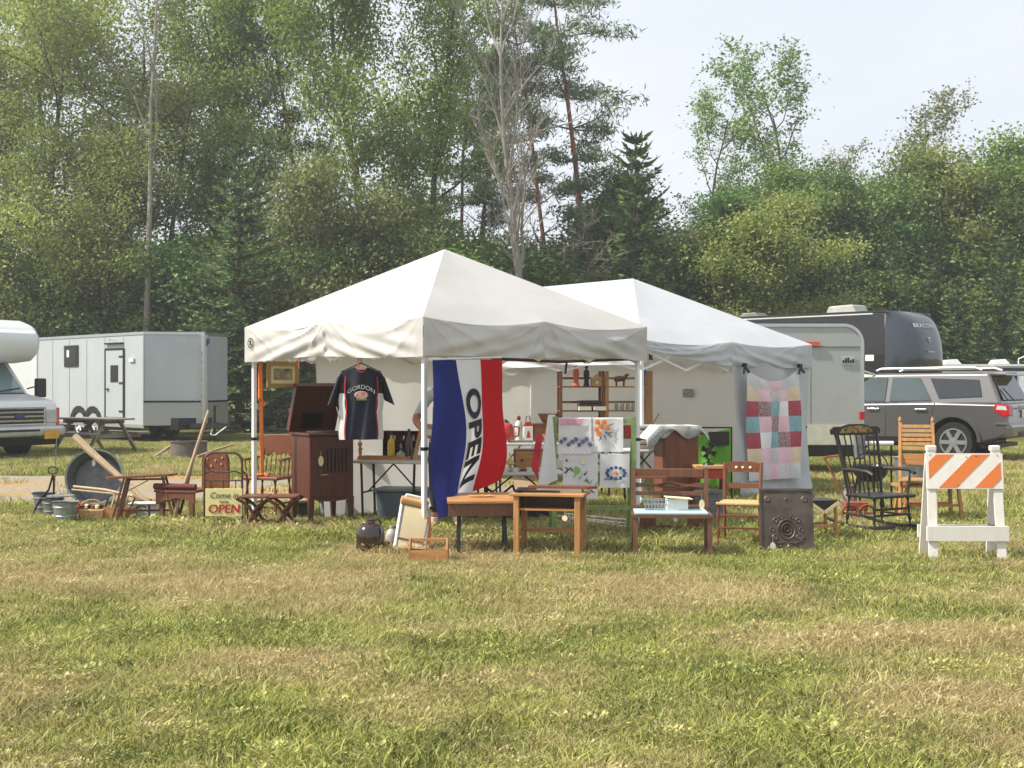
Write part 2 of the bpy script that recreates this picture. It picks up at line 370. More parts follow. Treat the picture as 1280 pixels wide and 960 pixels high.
def scatter_group(name, col):
    g = bpy.data.node_groups.new(name, 'GeometryNodeTree')
    g.interface.new_socket('Geometry', in_out='INPUT', socket_type='NodeSocketGeometry'); g.interface.new_socket('Geometry', in_out='OUTPUT', socket_type='NodeSocketGeometry')
    gi = g.nodes.new('NodeGroupInput'); go = g.nodes.new('NodeGroupOutput')
    ci = g.nodes.new('GeometryNodeCollectionInfo'); ci.inputs['Collection'].default_value = col; ci.inputs['Separate Children'].default_value = True; ci.inputs['Reset Children'].default_value = True
    ip = g.nodes.new('GeometryNodeInstanceOnPoints'); ip.inputs['Pick Instance'].default_value = True
    rv = g.nodes.new('FunctionNodeRandomValue'); rv.data_type = 'INT'; rv.inputs[4].default_value = 0; rv.inputs[5].default_value = 50
    rz = g.nodes.new('FunctionNodeRandomValue'); rz.data_type = 'FLOAT'; rz.inputs[2].default_value = 0; rz.inputs[3].default_value = 6.283; rz.inputs['Seed'].default_value = 3
    cx = g.nodes.new('ShaderNodeCombineXYZ'); na = g.nodes.new('GeometryNodeInputNamedAttribute'); na.data_type = 'FLOAT'; na.inputs['Name'].default_value = 'scl'
    L = g.links.new
    L(gi.outputs[0], ip.inputs['Points']); L(ci.outputs[0], ip.inputs['Instance']); L(rv.outputs[2], ip.inputs['Instance Index'])
    L(rz.outputs[1], cx.inputs[2]); L(cx.outputs[0], ip.inputs['Rotation']); L(na.outputs[0], ip.inputs['Scale']); L(ip.outputs[0], go.inputs[0])
    return g
def scatter(name, pts, scl, col, label):
    me = bpy.data.meshes.new(name); me.vertices.add(len(pts)); me.vertices.foreach_set('co', np.asarray(pts, np.float32).ravel())
    a = me.attributes.new('scl', 'FLOAT', 'POINT'); a.data.foreach_set('value', np.asarray(scl, np.float32)); me.update()
    o = bpy.data.objects.new(name, me); COL.objects.link(o); q = o.modifiers.new('scatter', 'NODES'); q.node_group = scatter_group(name, col)
    return tag(o, label, 'grass', kind='stuff')
def field(n, y0, y1, seed):
    r = np.random.default_rng(seed); y = np.sqrt(r.uniform(y0*y0, y1*y1, n)); x = r.uniform(-1, 1, n) * (y * 0.43 + 2.4)
    return np.stack([x, y, np.zeros(n)], 1), r
P1, r = field(23000, 4.2, 15.0, 11)
P1b, r = field(10500, 3.6, 8.0, 17); P1 = np.concatenate([P1, P1b])
s1 = r.uniform(.6, 1.2, len(P1)) + (r.uniform(0, 1, len(P1)) > .9) * r.uniform(.2, .8, len(P1)); s1[P1[:, 1] > 11.3] *= 1.15
# taller, greener fringe under the tents and round the legs of the goods
fr = []
for (x, y, rad, n) in ((-.3, 12.2, .9, 220), (.6, 12.4, 1.0, 240), (1.6, 13.2, 1.2, 220), (-2.1, 12.9, .9, 260), (-3.2, 13.4, .8, 180), (2.6, 12.6, .9, 150), (-1.1, 12.6, .7, 140), (-1.0, 11.5, .25, 40), (3.7, 13.1, .8, 80)):
    a = r.uniform(0, 6.283, n); q = rad * np.sqrt(r.uniform(0, 1, n)); fr.append(np.stack([x + q*np.cos(a), y + q*np.sin(a)*.8, np.zeros(n)], 1))
fr = np.concatenate(fr); P1 = np.concatenate([P1, fr]); s1 = np.concatenate([s1, r.uniform(1.5, 2.8, len(fr))])
scatter('grass', P1, s1, near_col, 'short mown grass of the field in front of the stall')
P2, r = field(13500, 14.5, 32.0, 12)
keep = ~((P2[:, 1] > 16.1) & (P2[:, 1] < 21.0) & (P2[:, 0] < 0.5)); keep |= (r.uniform(0, 1, len(P2)) < 0.06)
P2 = P2[keep]; scatter('grass', P2, r.uniform(.8, 1.5, len(P2)), far_col, 'grass of the field behind the stall and round the vehicles')
# ------------------------------------------------------------ trees
def leaf_material(name, c1, c2, c3, trans=0.35):
    m = bpy.data.materials.new(name); m.use_nodes = True; t = m.node_tree; t.nodes.clear()
    o = t.nodes.new("ShaderNodeOutputMaterial"); b = t.nodes.new("ShaderNodeBsdfPrincipled"); g = t.nodes.new("ShaderNodeNewGeometry")
    oi = t.nodes.new("ShaderNodeObjectInfo")
    n = t.nodes.new("ShaderNodeTexNoise"); n.inputs['Scale'].default_value = 0.7; n.inputs['Detail'].default_value = 3; t.links.new(g.outputs['Position'], n.inputs['Vector'])
    a = t.nodes.new("ShaderNodeMath"); a.operation = 'MULTIPLY_ADD'; a.inputs[1].default_value = 0.5; t.links.new(g.outputs['Random Per Island'], a.inputs[0])
    s = t.nodes.new("ShaderNodeMath"); s.operation = 'SUBTRACT'; s.inputs[1].default_value = 0.28; t.links.new(n.outputs['Fac'], s.inputs[0]); t.links.new(s.outputs[0], a.inputs[2])
    r = t.nodes.new("ShaderNodeValToRGB"); e = r.color_ramp.elements; e[0].position = 0.15; e[0].color = lin(c1); e[1].position = 0.85; e[1].color = lin(c3)
    q = e.new(0.5); q.color = lin(c2); t.links.new(a.outputs[0], r.inputs['Fac'])
    hs = t.nodes.new("ShaderNodeHueSaturation"); mr = t.nodes.new("ShaderNodeMapRange"); mr.inputs['To Min'].default_value = 0.75; mr.inputs['To Max'].default_value = 1.2
    t.links.new(oi.outputs['Random'], mr.inputs['Value']); t.links.new(mr.outputs['Result'], hs.inputs['Value']); t.links.new(r.outputs['Color'], hs.inputs['Color'])
    t.links.new(hs.outputs['Color'], b.inputs['Base Color']); b.inputs['Roughness'].default_value = 0.5; b.inputs['Specular IOR Level'].default_value = 0.35
    tr = t.nodes.new("ShaderNodeBsdfTranslucent"); t.links.new(hs.outputs['Color'], tr.inputs['Color'])
    ms = t.nodes.new("ShaderNodeMixShader"); ms.inputs['Fac'].default_value = trans
    t.links.new(b.outputs['BSDF'], ms.inputs[1]); t.links.new(tr.outputs['BSDF'], ms.inputs[2]); t.links.new(ms.outputs['Shader'], o.inputs['Surface'])
    return m
LM = dict(
    bright=leaf_material('leaves_bright', (92, 118, 46), (140, 166, 76), (178, 198, 108), .45),
    yellow=leaf_material('leaves_yellow_green', (104, 122, 56), (152, 164, 84), (188, 194, 118), .45),
    mid=leaf_material('leaves_mid', (74, 104, 46), (114, 144, 68), (154, 176, 98), .4),
    dark=leaf_material('leaves_dark', (56, 86, 44), (88, 122, 62), (128, 156, 88), .35),
    spruce=leaf_material('spruce_needles', (46, 72, 44), (84, 112, 66), (152, 172, 108), .2),
    pine=leaf_material('pine_needles', (62, 84, 54), (92, 116, 72), (128, 148, 98), .2),
    brush=leaf_material('brush_leaves', (92, 106, 58), (132, 142, 84), (168, 168, 116), .4),
)
BARK = dict(grey=material('grey_bark', (88, 80, 70), 0.9, rgb2=(128, 118, 104), scale=6, stretch=(4, 4, 0.6), bump=0.4),
            dark=material('dark_bark', (58, 48, 40), 0.9, rgb2=(88, 74, 60), scale=6, stretch=(4, 4, 0.6), bump=0.4),
            red=material('red_pine_bark', (112, 66, 48), 0.9, rgb2=(150, 96, 70), scale=5, stretch=(4, 4, 0.7), bump=0.4),
            pale=material('pale_dead_wood', (122, 115, 104), 0.9, rgb2=(162, 155, 144), scale=5, stretch=(4, 4, 0.6), bump=0.3))
def quads(P, T, B, L, W):
    """rhombic leaves: centre P, long axis T, side axis B"""
    n = len(P); V = np.empty((n, 4, 3), np.float32)
    V[:, 0] = P - T*L[:, None]*.5; V[:, 2] = P + T*L[:, None]*.5
    off = np.cross(T, B)*(W*.22)[:, None]
    V[:, 1] = P + B*W[:, None]*.5 + off; V[:, 3] = P - B*W[:, None]*.5 + off
    return V
def unit(a): return a / np.maximum(np.linalg.norm(a, axis=1, keepdims=True), 1e-6)
def leaf_mesh(name, V, mat):
    n = len(V); me = bpy.data.meshes.new(name); me.vertices.add(n*4); me.loops.add(n*4); me.polygons.add(n)
    me.vertices.foreach_set('co', V.reshape(-1).astype(np.float32)); me.loops.foreach_set('vertex_index', np.arange(n*4, dtype=np.int32))
    me.polygons.foreach_set('loop_start', np.arange(n, dtype=np.int32)*4); me.polygons.foreach_set('loop_total', np.full(n, 4, np.int32))
    me.materials.append(mat); me.update(calc_edges=True); me.validate(); return me
def path(p, d, L, n, r, up=0.0, wig=0.1):
    pts = [np.array(p, float)]; d = np.array(d, float)
    for i in range(n):
        d = d + r.normal(0, wig, 3); d[2] += up / n; d /= np.linalg.norm(d); pts.append(pts[-1] + d*L/n)
    return pts
def broadleaf(seed, H, R_, base, nl, leaf, kind='round', limbs=16, spread=.42, dens=1.0, trunk_r=.16, lean=0, tri=3, multi=1, elev=(.45, 1.0)):
    """returns (wood MB, leaf quads); unit metres; crown from base*H to H"""
    r = np.random.default_rng(seed); wd = MB(); cl = []
    for st in range(multi):
        d0 = np.array([lean + (r.normal(0, .25) if multi > 1 else 0), (r.normal(0, .25) if multi > 1 else 0), 1.0]); d0 /= np.linalg.norm(d0)
        p0 = np.array([r.normal(0, .25), r.normal(0, .25), 0]) if multi > 1 else np.zeros(3)
        tk = path(p0, d0, H*.92, 14, r, .15, .05); rad = [trunk_r*(1 - .86*(i/14)**.9) for i in range(15)]; wd.tube(tk, rad, 7)
        nlim = max(4, limbs // multi)
        for i in range(nlim):
            t = base + (0.97 - base) * ((i + r.uniform(0, .8)) / nlim); k = min(13, int(t*14)); p = tk[k] + (tk[k+1]-tk[k])*(t*14-k if k < 13 else .5)
            u = (t - base) / (1 - base)
            prof = {'round': math.sqrt(max(.05, 1 - (1.7*u-.75)**2*.9)), 'cone': 1.05 - u*.85, 'vase': .35 + .75*math.sin(min(1, u*1.15)*2.2), 'bush': 1.0 - .55*u*u}[kind]
            az = i*2.4 + r.normal(0, .5); el = r.uniform(*elev) * (1 if kind != 'bush' else .8)
            L = R_ * prof * r.uniform(.75, 1.2)
            lp = path(p, (math.cos(az)*math.cos(el), math.sin(az)*math.cos(el), math.sin(el)), L, 6, r, .35, .16)
            lr = max(.015, rad[k]*.5); wd.tube(lp, [lr*(1-.85*q/6) for q in range(7)], 5, cap=False)
            for q in range(2, 7):
                for s_ in range(tri):
                    dd = r.normal(0, 1, 3); dd[2] = abs(dd[2])*.6 + .1; dd += (lp[q]-lp[q-1])/np.linalg.norm(lp[q]-lp[q-1]) * .8; dd /= np.linalg.norm(dd)
                    sl = L*.30*r.uniform(.6, 1.3); sp_ = path(lp[q], dd, sl, 3, r, .1, .2); wd.tube(sp_, [lr*.25, lr*.2, lr*.15, lr*.06], 3, cap=False)
                    cl += [sp_[1], sp_[2], sp_[3]]
            cl.append(lp[6])
    cl = np.array(cl); n = int(nl * dens); idx = r.integers(0, len(cl), n)
    sz = r.uniform(.6, 1.5, len(cl)); P = cl[idx] + r.normal(0, spread, (n, 3)) * np.array([1, 1, .6]) * sz[idx][:, None]
    Nn = unit(r.normal(0, 1, (n, 3)) + np.array([0, 0, .7])); T = unit(np.cross(Nn, r.normal(0, 1, (n, 3)))); B = np.cross(Nn, T)
    L = r.uniform(.65, 1.35, n)*leaf; return wd, quads(P, T, B, L, L*.62)
def spruce(seed, H, R_, base=.03, dens=1.0, leaf=.30):
    r = np.random.default_rng(seed); wd = MB(); wd.tube([(0, 0, 0), (r.normal(0, .04), r.normal(0, .04), H*.5), (0, 0, H)], [.11+.006*H, .07, .01], 7)
    Ps, Ts, Bs, Ls, Ws = [], [], [], [], []
    z = base*H
    while z < H*.985:
        u = z / H; L0 = R_ * (1-u)**.85 + .12; nb = max(4, int((7 + 2*(1-u)) * dens)); a0 = r.uniform(0, 6.28)
        for i in range(nb):
            az = a0 + i*6.283/nb + r.normal(0, .2); L = L0*r.uniform(.7, 1.15); el = -.15 + .65*u + r.normal(0, .1)
            nseg = max(3, int(L/.16)); dr = np.array([math.cos(az), math.sin(az), 0.0]); sd_ = np.array([-dr[1], dr[0], 0.0])
            pts = [np.array([0, 0, z]) + dr*L*q/nseg + np.array([0, 0, (math.sin(el)*L*q/nseg) - .10*L*(q/nseg)**1.0 + .16*L*(q/nseg)**3]) for q in range(nseg+1)]
            wd.tube([pts[0], pts[nseg//2], pts[-1]], [.02, .014, .004], 3, cap=False)
            for q in range(1, nseg+1):
                ax = (pts[q]-pts[q-1]); ax /= np.linalg.norm(ax); w_ = .45*L*(1-q/nseg) + .10
                for sgn in (-1, 1):
                    for k in range(2):
                        t_ = ax*.75 + sd_*sgn*r.uniform(.5, 1.0) + np.array([0, 0, r.normal(-.08, .22)]); t_ /= np.linalg.norm(t_); l_ = min(.46, leaf*.5 + w_*.42)*r.uniform(.6, 1.2)
                        Ps.append(pts[q] + t_*l_*.5 - ax*r.uniform(0, .14)); Ts.append(t_); nrm = np.cross(t_, sd_*sgn + ax*.2); b_ = np.cross(t_, np.array([r.normal(0, .5), r.normal(0, .5), 1.0])); Bs.append(b_/np.linalg.norm(b_)); Ls.append(l_); Ws.append(r.uniform(.07, .12))
                Ps.append(pts[q] + ax*.08); Ts.append(ax); b_ = np.cross(ax, np.array([r.normal(0, .6), r.normal(0, .6), 1.0])); Bs.append(b_/np.linalg.norm(b_)); Ls.append(.3); Ws.append(.09)
        z += (.30 + .12*(1-u)) / max(.6, dens)
    return wd, quads(np.array(Ps), np.array(Ts), np.array(Bs), np.array(Ls), np.array(Ws))
def pinetree(seed, H, R_, base=.5, nl=9000, trunk_r=.15, lean=0):
    r = np.random.default_rng(seed); wd = MB(); tk = path((0, 0, 0), (lean, 0, 1), H, 14, r, .2, .03); wd.tube(tk, [trunk_r*(1-.8*i/14) for i in range(15)], 7); cl = []
    for i in range(34):
        t = .22 + .77*(i/34); k = min(13, int(t*14)); az = i*2.4 + r.normal(0, .4); bare = t < base
        u = max(0, (t-base)/(1-base)); L = (R_*(.55+.9*u*(1-u)*2) if not bare else R_*.55)*r.uniform(.6, 1.1)*(1 if u < .9 else .6)
        el = r.uniform(-.1, .45); lp = path(tk[k], (math.cos(az)*math.cos(el), math.sin(az)*math.cos(el), math.sin(el)), L, 5, r, .3, .14)
        wd.tube(lp, [max(.012, trunk_r*.26*(1-q/5.5)) for q in range(6)], 4, cap=False)
        if bare:
            for s_ in range(3): wd.tube(path(lp[2+s_], r.normal(0, 1, 3), L*.3, 3, r, .1, .2), [.012, .009, .006, .003], 3, cap=False)
            if r.uniform() < .75: continue
        for q in range(2, 6):
            for s_ in range(3):
                dd = r.normal(0, 1, 3); dd[2] = abs(dd[2])*.4; sp_ = path(lp[q], dd, L*.22, 2, r, .2, .1); wd.tube(sp_, [.012, .008, .004], 3, cap=False); cl += sp_[1:]
    cl = np.array(cl); n = nl; idx = r.integers(0, len(cl), n); P = cl[idx] + r.normal(0, 1, (n, 3))*np.array([.24, .24, .11])
    T = unit(r.normal(0, 1, (n, 3)) + np.array([0, 0, .8])); B = unit(np.cross(T, r.normal(0, 1, (n, 3)))); L = r.uniform(.16, .34, n); return wd, quads(P, T, B, L, np.full(n, .05))
def baretree(seed, H, base, nb, R_, trunk_r, upright=1.0):
    r = np.random.default_rng(seed); wd = MB(); tk = path((0, 0, 0), (.02, 0, 1), H, 16, r, .2, .04); wd.tube(tk, [trunk_r*(1-.9*i/16) for i in range(17)], 8)
    def sub(p, d, L, rad, lev):
        lp = path(p, d, L, 6, r, upright*.5, .13); wd.tube(lp, [max(.005, rad*(1-.85*q/6)) for q in range(7)], 5 if lev == 0 else 3, cap=False)
        if lev < 2:
            for q in range(1, 7):
                for s_ in range(2 if lev == 0 else 2):
                    if r.uniform() < .8:
                        dd = (lp[q]-lp[q-1])/np.linalg.norm(lp[q]-lp[q-1]) + r.normal(0, .55, 3) + np.array([0, 0, .25*upright]); dd /= np.linalg.norm(dd); sub(lp[q], dd, L*(.42 if lev == 0 else .38)*r.uniform(.6, 1.2), max(.008, rad*.36), lev+1)
    for i in range(nb):
        t = base + (.96-base)*((i+r.uniform(0, .7))/nb); k = min(15, int(t*16)); az = i*2.4 + r.normal(0, .4); el = r.uniform(.75, 1.25) if upright > .5 else r.uniform(.2, .9)
        sub(tk[k], (math.cos(az)*math.cos(el), math.sin(az)*math.cos(el), math.sin(el)), R_*r.uniform(.7, 1.2)*(1-.5*(t-base)), trunk_r*(1-.9*t)*.6+.012, 0)
    return wd
PROTO = {}
def proto(key, wd, V, bark, leaves):
    PROTO[key] = (wd.mesh('trunk', BARK[bark], smooth=True, recalc=False), leaf_mesh('crown', V, LM[leaves]) if V is not None else None)
proto('big', *broadleaf(1, 17, 4.3, .26, 42000, 0.137, 'round', 22, .40, trunk_r=.26, tri=3), 'grey', 'bright')
proto('big2', *broadleaf(2, 16, 3.4, .34, 21000, 0.137, 'vase', 18, .38, trunk_r=.22, tri=3), 'dark', 'bright')
proto('locust', *broadleaf(3, 15, 4.2, .12, 29000, 0.128, 'round', 24, .40, trunk_r=.2, elev=(-.05, .5), tri=3), 'dark', 'yellow')
proto('locust2', *broadleaf(4, 14, 3.2, .2, 20000, 0.128, 'round', 20, .36, trunk_r=.17, elev=(.0, .6), tri=3), 'dark', 'yellow')
proto('mid', *broadleaf(5, 11, 3.0, .08, 42900, 0.128, 'round', 22, .40, trunk_r=.16, tri=3), 'dark', 'mid')
proto('mid2', *broadleaf(6, 10, 2.6, .06, 39600, 0.123, 'cone', 22, .36, trunk_r=.14, tri=3), 'dark', 'dark')
proto('light', *broadleaf(7, 8, 2.5, .05, 39600, 0.111, 'round', 22, .34, trunk_r=.12, tri=3), 'grey', 'yellow')
proto('sparse', *broadleaf(8, 14, 2.6, .42, 6800, 0.122, 'vase', 16, .17, trunk_r=.15, tri=3, elev=(.6, 1.2)), 'dark', 'mid')
proto('sparse2', *broadleaf(9, 13, 2.0, .40, 4600, 0.116, 'vase', 14, .15, trunk_r=.13, tri=3, elev=(.6, 1.2)), 'grey', 'brush')
proto('shrub', *broadleaf(10, 5, 1.9, .04, 29700, 0.111, 'bush', 26, .34, trunk_r=.07, multi=3, tri=2), 'dark', 'mid')
proto('brush', *broadleaf(11, 6, 2.3, .04, 39600, 0.102, 'bush', 28, .36, trunk_r=.07, multi=4, tri=2), 'grey', 'brush')
proto('shrub2', *broadleaf(12, 5, 1.8, .04, 28050, 0.111, 'bush', 24, .32, trunk_r=.07, multi=3, tri=2), 'dark', 'dark')
proto('spruce', *spruce(21, 9, 2.3), 'dark', 'spruce')
proto('spruce2', *spruce(22, 7, 1.6, .04), 'dark', 'spruce')
proto('pine', *pinetree(31, 17, 2.6), 'red', 'pine')
proto('pine2', *pinetree(32, 16, 2.2, .58, 7000, .12, .03), 'red', 'pine')
proto('bare', baretree(41, 16, .3, 22, 4.4, .17, 1.0), None, 'pale', 'mid')
proto('bare2', baretree(42, 16, .5, 5, 3.4, .15, 1.0), None, 'pale', 'mid')
proto('deadbrush', baretree(43, 3.4, .1, 14, 2.0, .035, .1), None, 'grey', 'mid')
PH = dict(big=17, big2=16, locust=15, locust2=14, mid=11, mid2=10, light=8, sparse=14, sparse2=13, shrub=5, brush=6, shrub2=5, spruce=9, spruce2=7, pine=17, pine2=16, bare=16, bare2=16, deadbrush=3.4)
TN = dict(big='broadleaf_tree', big2='broadleaf_tree', locust='locust_tree', locust2='locust_tree', mid='broadleaf_tree', mid2='broadleaf_tree', light='broadleaf_tree', sparse='open_crowned_tree', sparse2='open_crowned_tree',
          shrub='shrub', brush='brush_bush', shrub2='shrub', spruce='spruce_tree', spruce2='spruce_tree', pine='pine_tree', pine2='pine_tree', bare='bare_tree', bare2='bare_tree', deadbrush='dead_bush')
def tree(kind, px, d, ytop, label, group=None, wide=1.0, rz=None):
    x = (px - 640) * d / 1600; H = 1.5 + (480 - ytop) * d / 1600; s = H / PH[kind]
    t = thing(TN[kind], label, 'shrub' if 'shrub' in kind or 'brush' in kind else 'tree', (x, d, 0), rnd.uniform(0, 360) if rz is None else rz, group)
    t.scale = (s*wide, s*wide, s); a, b = PROTO[kind]
    o = bpy.data.objects.new('trunk', a); COL.objects.link(o); o.parent = t
    if b:
        o = bpy.data.objects.new('crown', b); COL.objects.link(o); o.parent = t
    return t
GW = 'trees of the wood behind the field'
WL, WM, WR = 'in the wood behind the silver cargo trailer', 'in the wood behind the white tents', 'in the wood behind the grey car and black camper'
L1 = 'yellow-green feathery tree with low layered boughs ' + WL
for a, l in (((15, 45, -70), 'feathery yellow-green tree with low layered boughs behind the motorhome'), ((95, 47, -10), 'tall feathery yellow-green tree between the motorhome and the pale bare trunk'), ((140, 45, 150), 'lower feathery yellow-green tree in front of the pale bare trunk')): tree('locust', *a, l, 'feathery yellow-green trees behind the trailer')
for a, l in (((205, 48, 60), 'slim airy yellow-green tree between the pale bare trunk and the spruce'), ((60, 50, -90), 'slim airy tall tree rising behind the feathery trees by the motorhome'), ((-60, 47, -20), 'slim airy tree at the far side of the motorhome')): tree('locust2', *a, l, 'slim airy trees behind the trailer')
tree('bare2', 176, 44, -110, 'pale bare forked trunk rising tall behind the silver cargo trailer', wide=.8)
for a, l in (((250, 51, -60), 'tall vase-shaped green tree between the pale bare trunk and the spruce top'), ((330, 50, -40), 'tall vase-shaped green tree between the spruce top and the reddish pine')): tree('big2', *a, l, 'tall vase-shaped trees over the spruce', .9)
tree('spruce', 300, 40, 165, 'broad dark green spruce standing beside the nose of the silver trailer', wide=1.0)
tree('pine', 392, 50, -80, 'reddish-trunked pine between the spruce and the tallest bright tree')
tree('big', 470, 44, -130, 'tallest bright green broad tree rising behind the peak of the front tent', wide=.85)
tree('big2', 527, 47, -60, 'bright green tall tree with dark trunk beside the red pines', wide=.85)
for a in ((565, 52, 60), (583, 51, 20), (600, 53, 40)): tree('pine2', *a, 'slender pine with bare red trunk ' + WM, 'red-trunked pines behind the tents')
tree('bare', 655, 42, -90, 'tall leafless grey tree with upswept twigs behind the two tents', wide=.85)
tree('pine', 735, 48, -60, 'dark pine with heavy clumps beside the leafless grey tree', wide=1.15)
tree('pine2', 700, 50, -20, 'thin dark pine half hidden behind the leafless grey tree')
tree('brush', 432, 43, 225, 'big olive brushy bush behind the front tent', wide=.95)
tree('brush', 372, 46, 290, 'olive brushy bush tucked behind the dark spruce', wide=1.0)
tree('spruce2', 795, 43, 165, 'slim green spruce with a spire top behind the rear tent', wide=1.05)
tree('deadbrush', 735, 44, 300, 'leafless grey brush pile above the ridge of the rear tent', wide=1.2)
for i, (a, l) in enumerate((((505, 43, 290), 'dark shrub beside the olive brushy bush behind the front tent peak'), ((560, 45, 310), 'leafy green shrub below the red-trunked pines'), ((620, 46, 300), 'dark shrub between the red-trunked pines and the leafless tree'), ((690, 45, 320), 'leafy green shrub just past the leafless tree trunk'), ((750, 47, 270), 'dark tall shrub between the grey brush pile and the spire spruce'))): tree('shrub' if i % 2 else 'shrub2', *a, l, 'shrubs behind the tents', 1.2)
for a, l in (((840, 49, 215), 'dark green conical tree next to the spire-topped spruce behind the rear tent'), ((875, 47, 228), 'dark green conical tree next to the rounded yellow-green tree'), ((720, 53, 200), 'dark green conical tree behind the heavy-clumped pine')): tree('mid2', *a, l, 'dark conical trees behind the tents', 1.15)
tree('light', 930, 43, 255, 'rounded light yellow-green tree behind the rear tent', wide=1.15)
tree('sparse', 975, 53, 38, 'tallest open-crowned tree with see-through top over the rear tent', wide=1.15)
tree('sparse', 890, 54, 120, 'smaller see-through tree beside the tallest open-crowned tree')
tree('sparse2', 1062, 55, 175, 'low see-through treetop showing over the dense trees by the camper')
tree('sparse2', 1178, 53, 105, 'thin half-bare tree with open top above the grey car', wide=1.2)
for a, l in (((985, 50, 205), 'dense rounded green tree below the tallest open-crowned tree'), ((1040, 51, 205), 'dense rounded green tree above the roof unit of the black camper'), ((1085, 52, 225), 'dense rounded green tree above the lettered nose of the black camper'), ((1275, 50, 165), 'dense rounded green tree beyond the rear end of the grey car')): tree('mid', *a, l, 'dense rounded trees behind the camper', 1.15)
for a, l in (((1140, 52, 235), 'dark tapering tree beside the thin half-bare tree above the grey car'), ((1010, 54, 215), 'dark tapering tree behind the dense trees over the camper roof')): tree('mid2', *a, l, 'dark tapering trees behind the camper', 1.1)
tree('light', 1225, 50, 195, 'yellow-green bushy tree above the grey car roof', wide=1.1)
for a, l in (((1010, 48, 270), 'dark spruce next to the rounded yellow-green tree behind the camper'), ((1065, 47, 285), 'dark spruce rising behind the roof unit of the black camper'), ((1118, 47, 300), 'dark spruce rising behind the lettered camper nose'), ((1163, 48, 290), 'dark spruce rising between the camper nose and the grey car'), ((1258, 47, 290), 'dark spruce rising behind the tailgate of the grey car')): tree('spruce', *a, l, 'spruces behind the vehicles', .95)
for a in ((1090, 45, 355), (1196, 45, 345), (1228, 44, 372), (1285, 44, 350)): tree('spruce2', *a, 'young small spruce in front of the taller spruces', 'young spruces behind the vehicles', 1.1)
for i, px in enumerate(range(-30, 300, 42)): tree(('shrub', 'shrub2', 'brush')[i % 3], px + rnd.uniform(-10, 10), 46 + rnd.uniform(-1, 3), 345 + rnd.uniform(-45, 30), ('leafy green shrub', 'dark leafy shrub', 'olive brushy shrub')[i % 3] + ' at the foot of the wood behind the silver trailer', 'undergrowth behind the silver trailer', 1.3)
for i, px in enumerate(range(330, 900, 44)): tree(('shrub2', 'shrub')[i % 2], px + rnd.uniform(-10, 10), 49 + rnd.uniform(-1, 3), 330 + rnd.uniform(-30, 40), ('dark bushy shrub', 'mid-green bushy shrub')[i % 2] + ' deep in the wood behind the tents', 'undergrowth behind the tents', 1.4)
for i, px in enumerate(range(900, 1320, 50)): tree(('shrub2', 'shrub')[i % 2], px + rnd.uniform(-10, 10), 53 + rnd.uniform(-1, 3), 320 + rnd.uniform(-30, 40), ('dark bushy shrub', 'mid-green bushy shrub')[i % 2] + ' deep in the wood behind the camper', 'undergrowth behind the camper', 1.6)
for i, px in enumerate(range(-70, 900, 105)): tree(('mid', 'mid2')[i % 2], px + rnd.uniform(-20, 20), 58 + rnd.uniform(-2, 4), 300 + rnd.uniform(-40, 40), ('rounded green tree', 'tapering dark tree')[i % 2] + ' deep inside the wood seen between nearer trunks', 'trees deep inside the wood', 1.25)
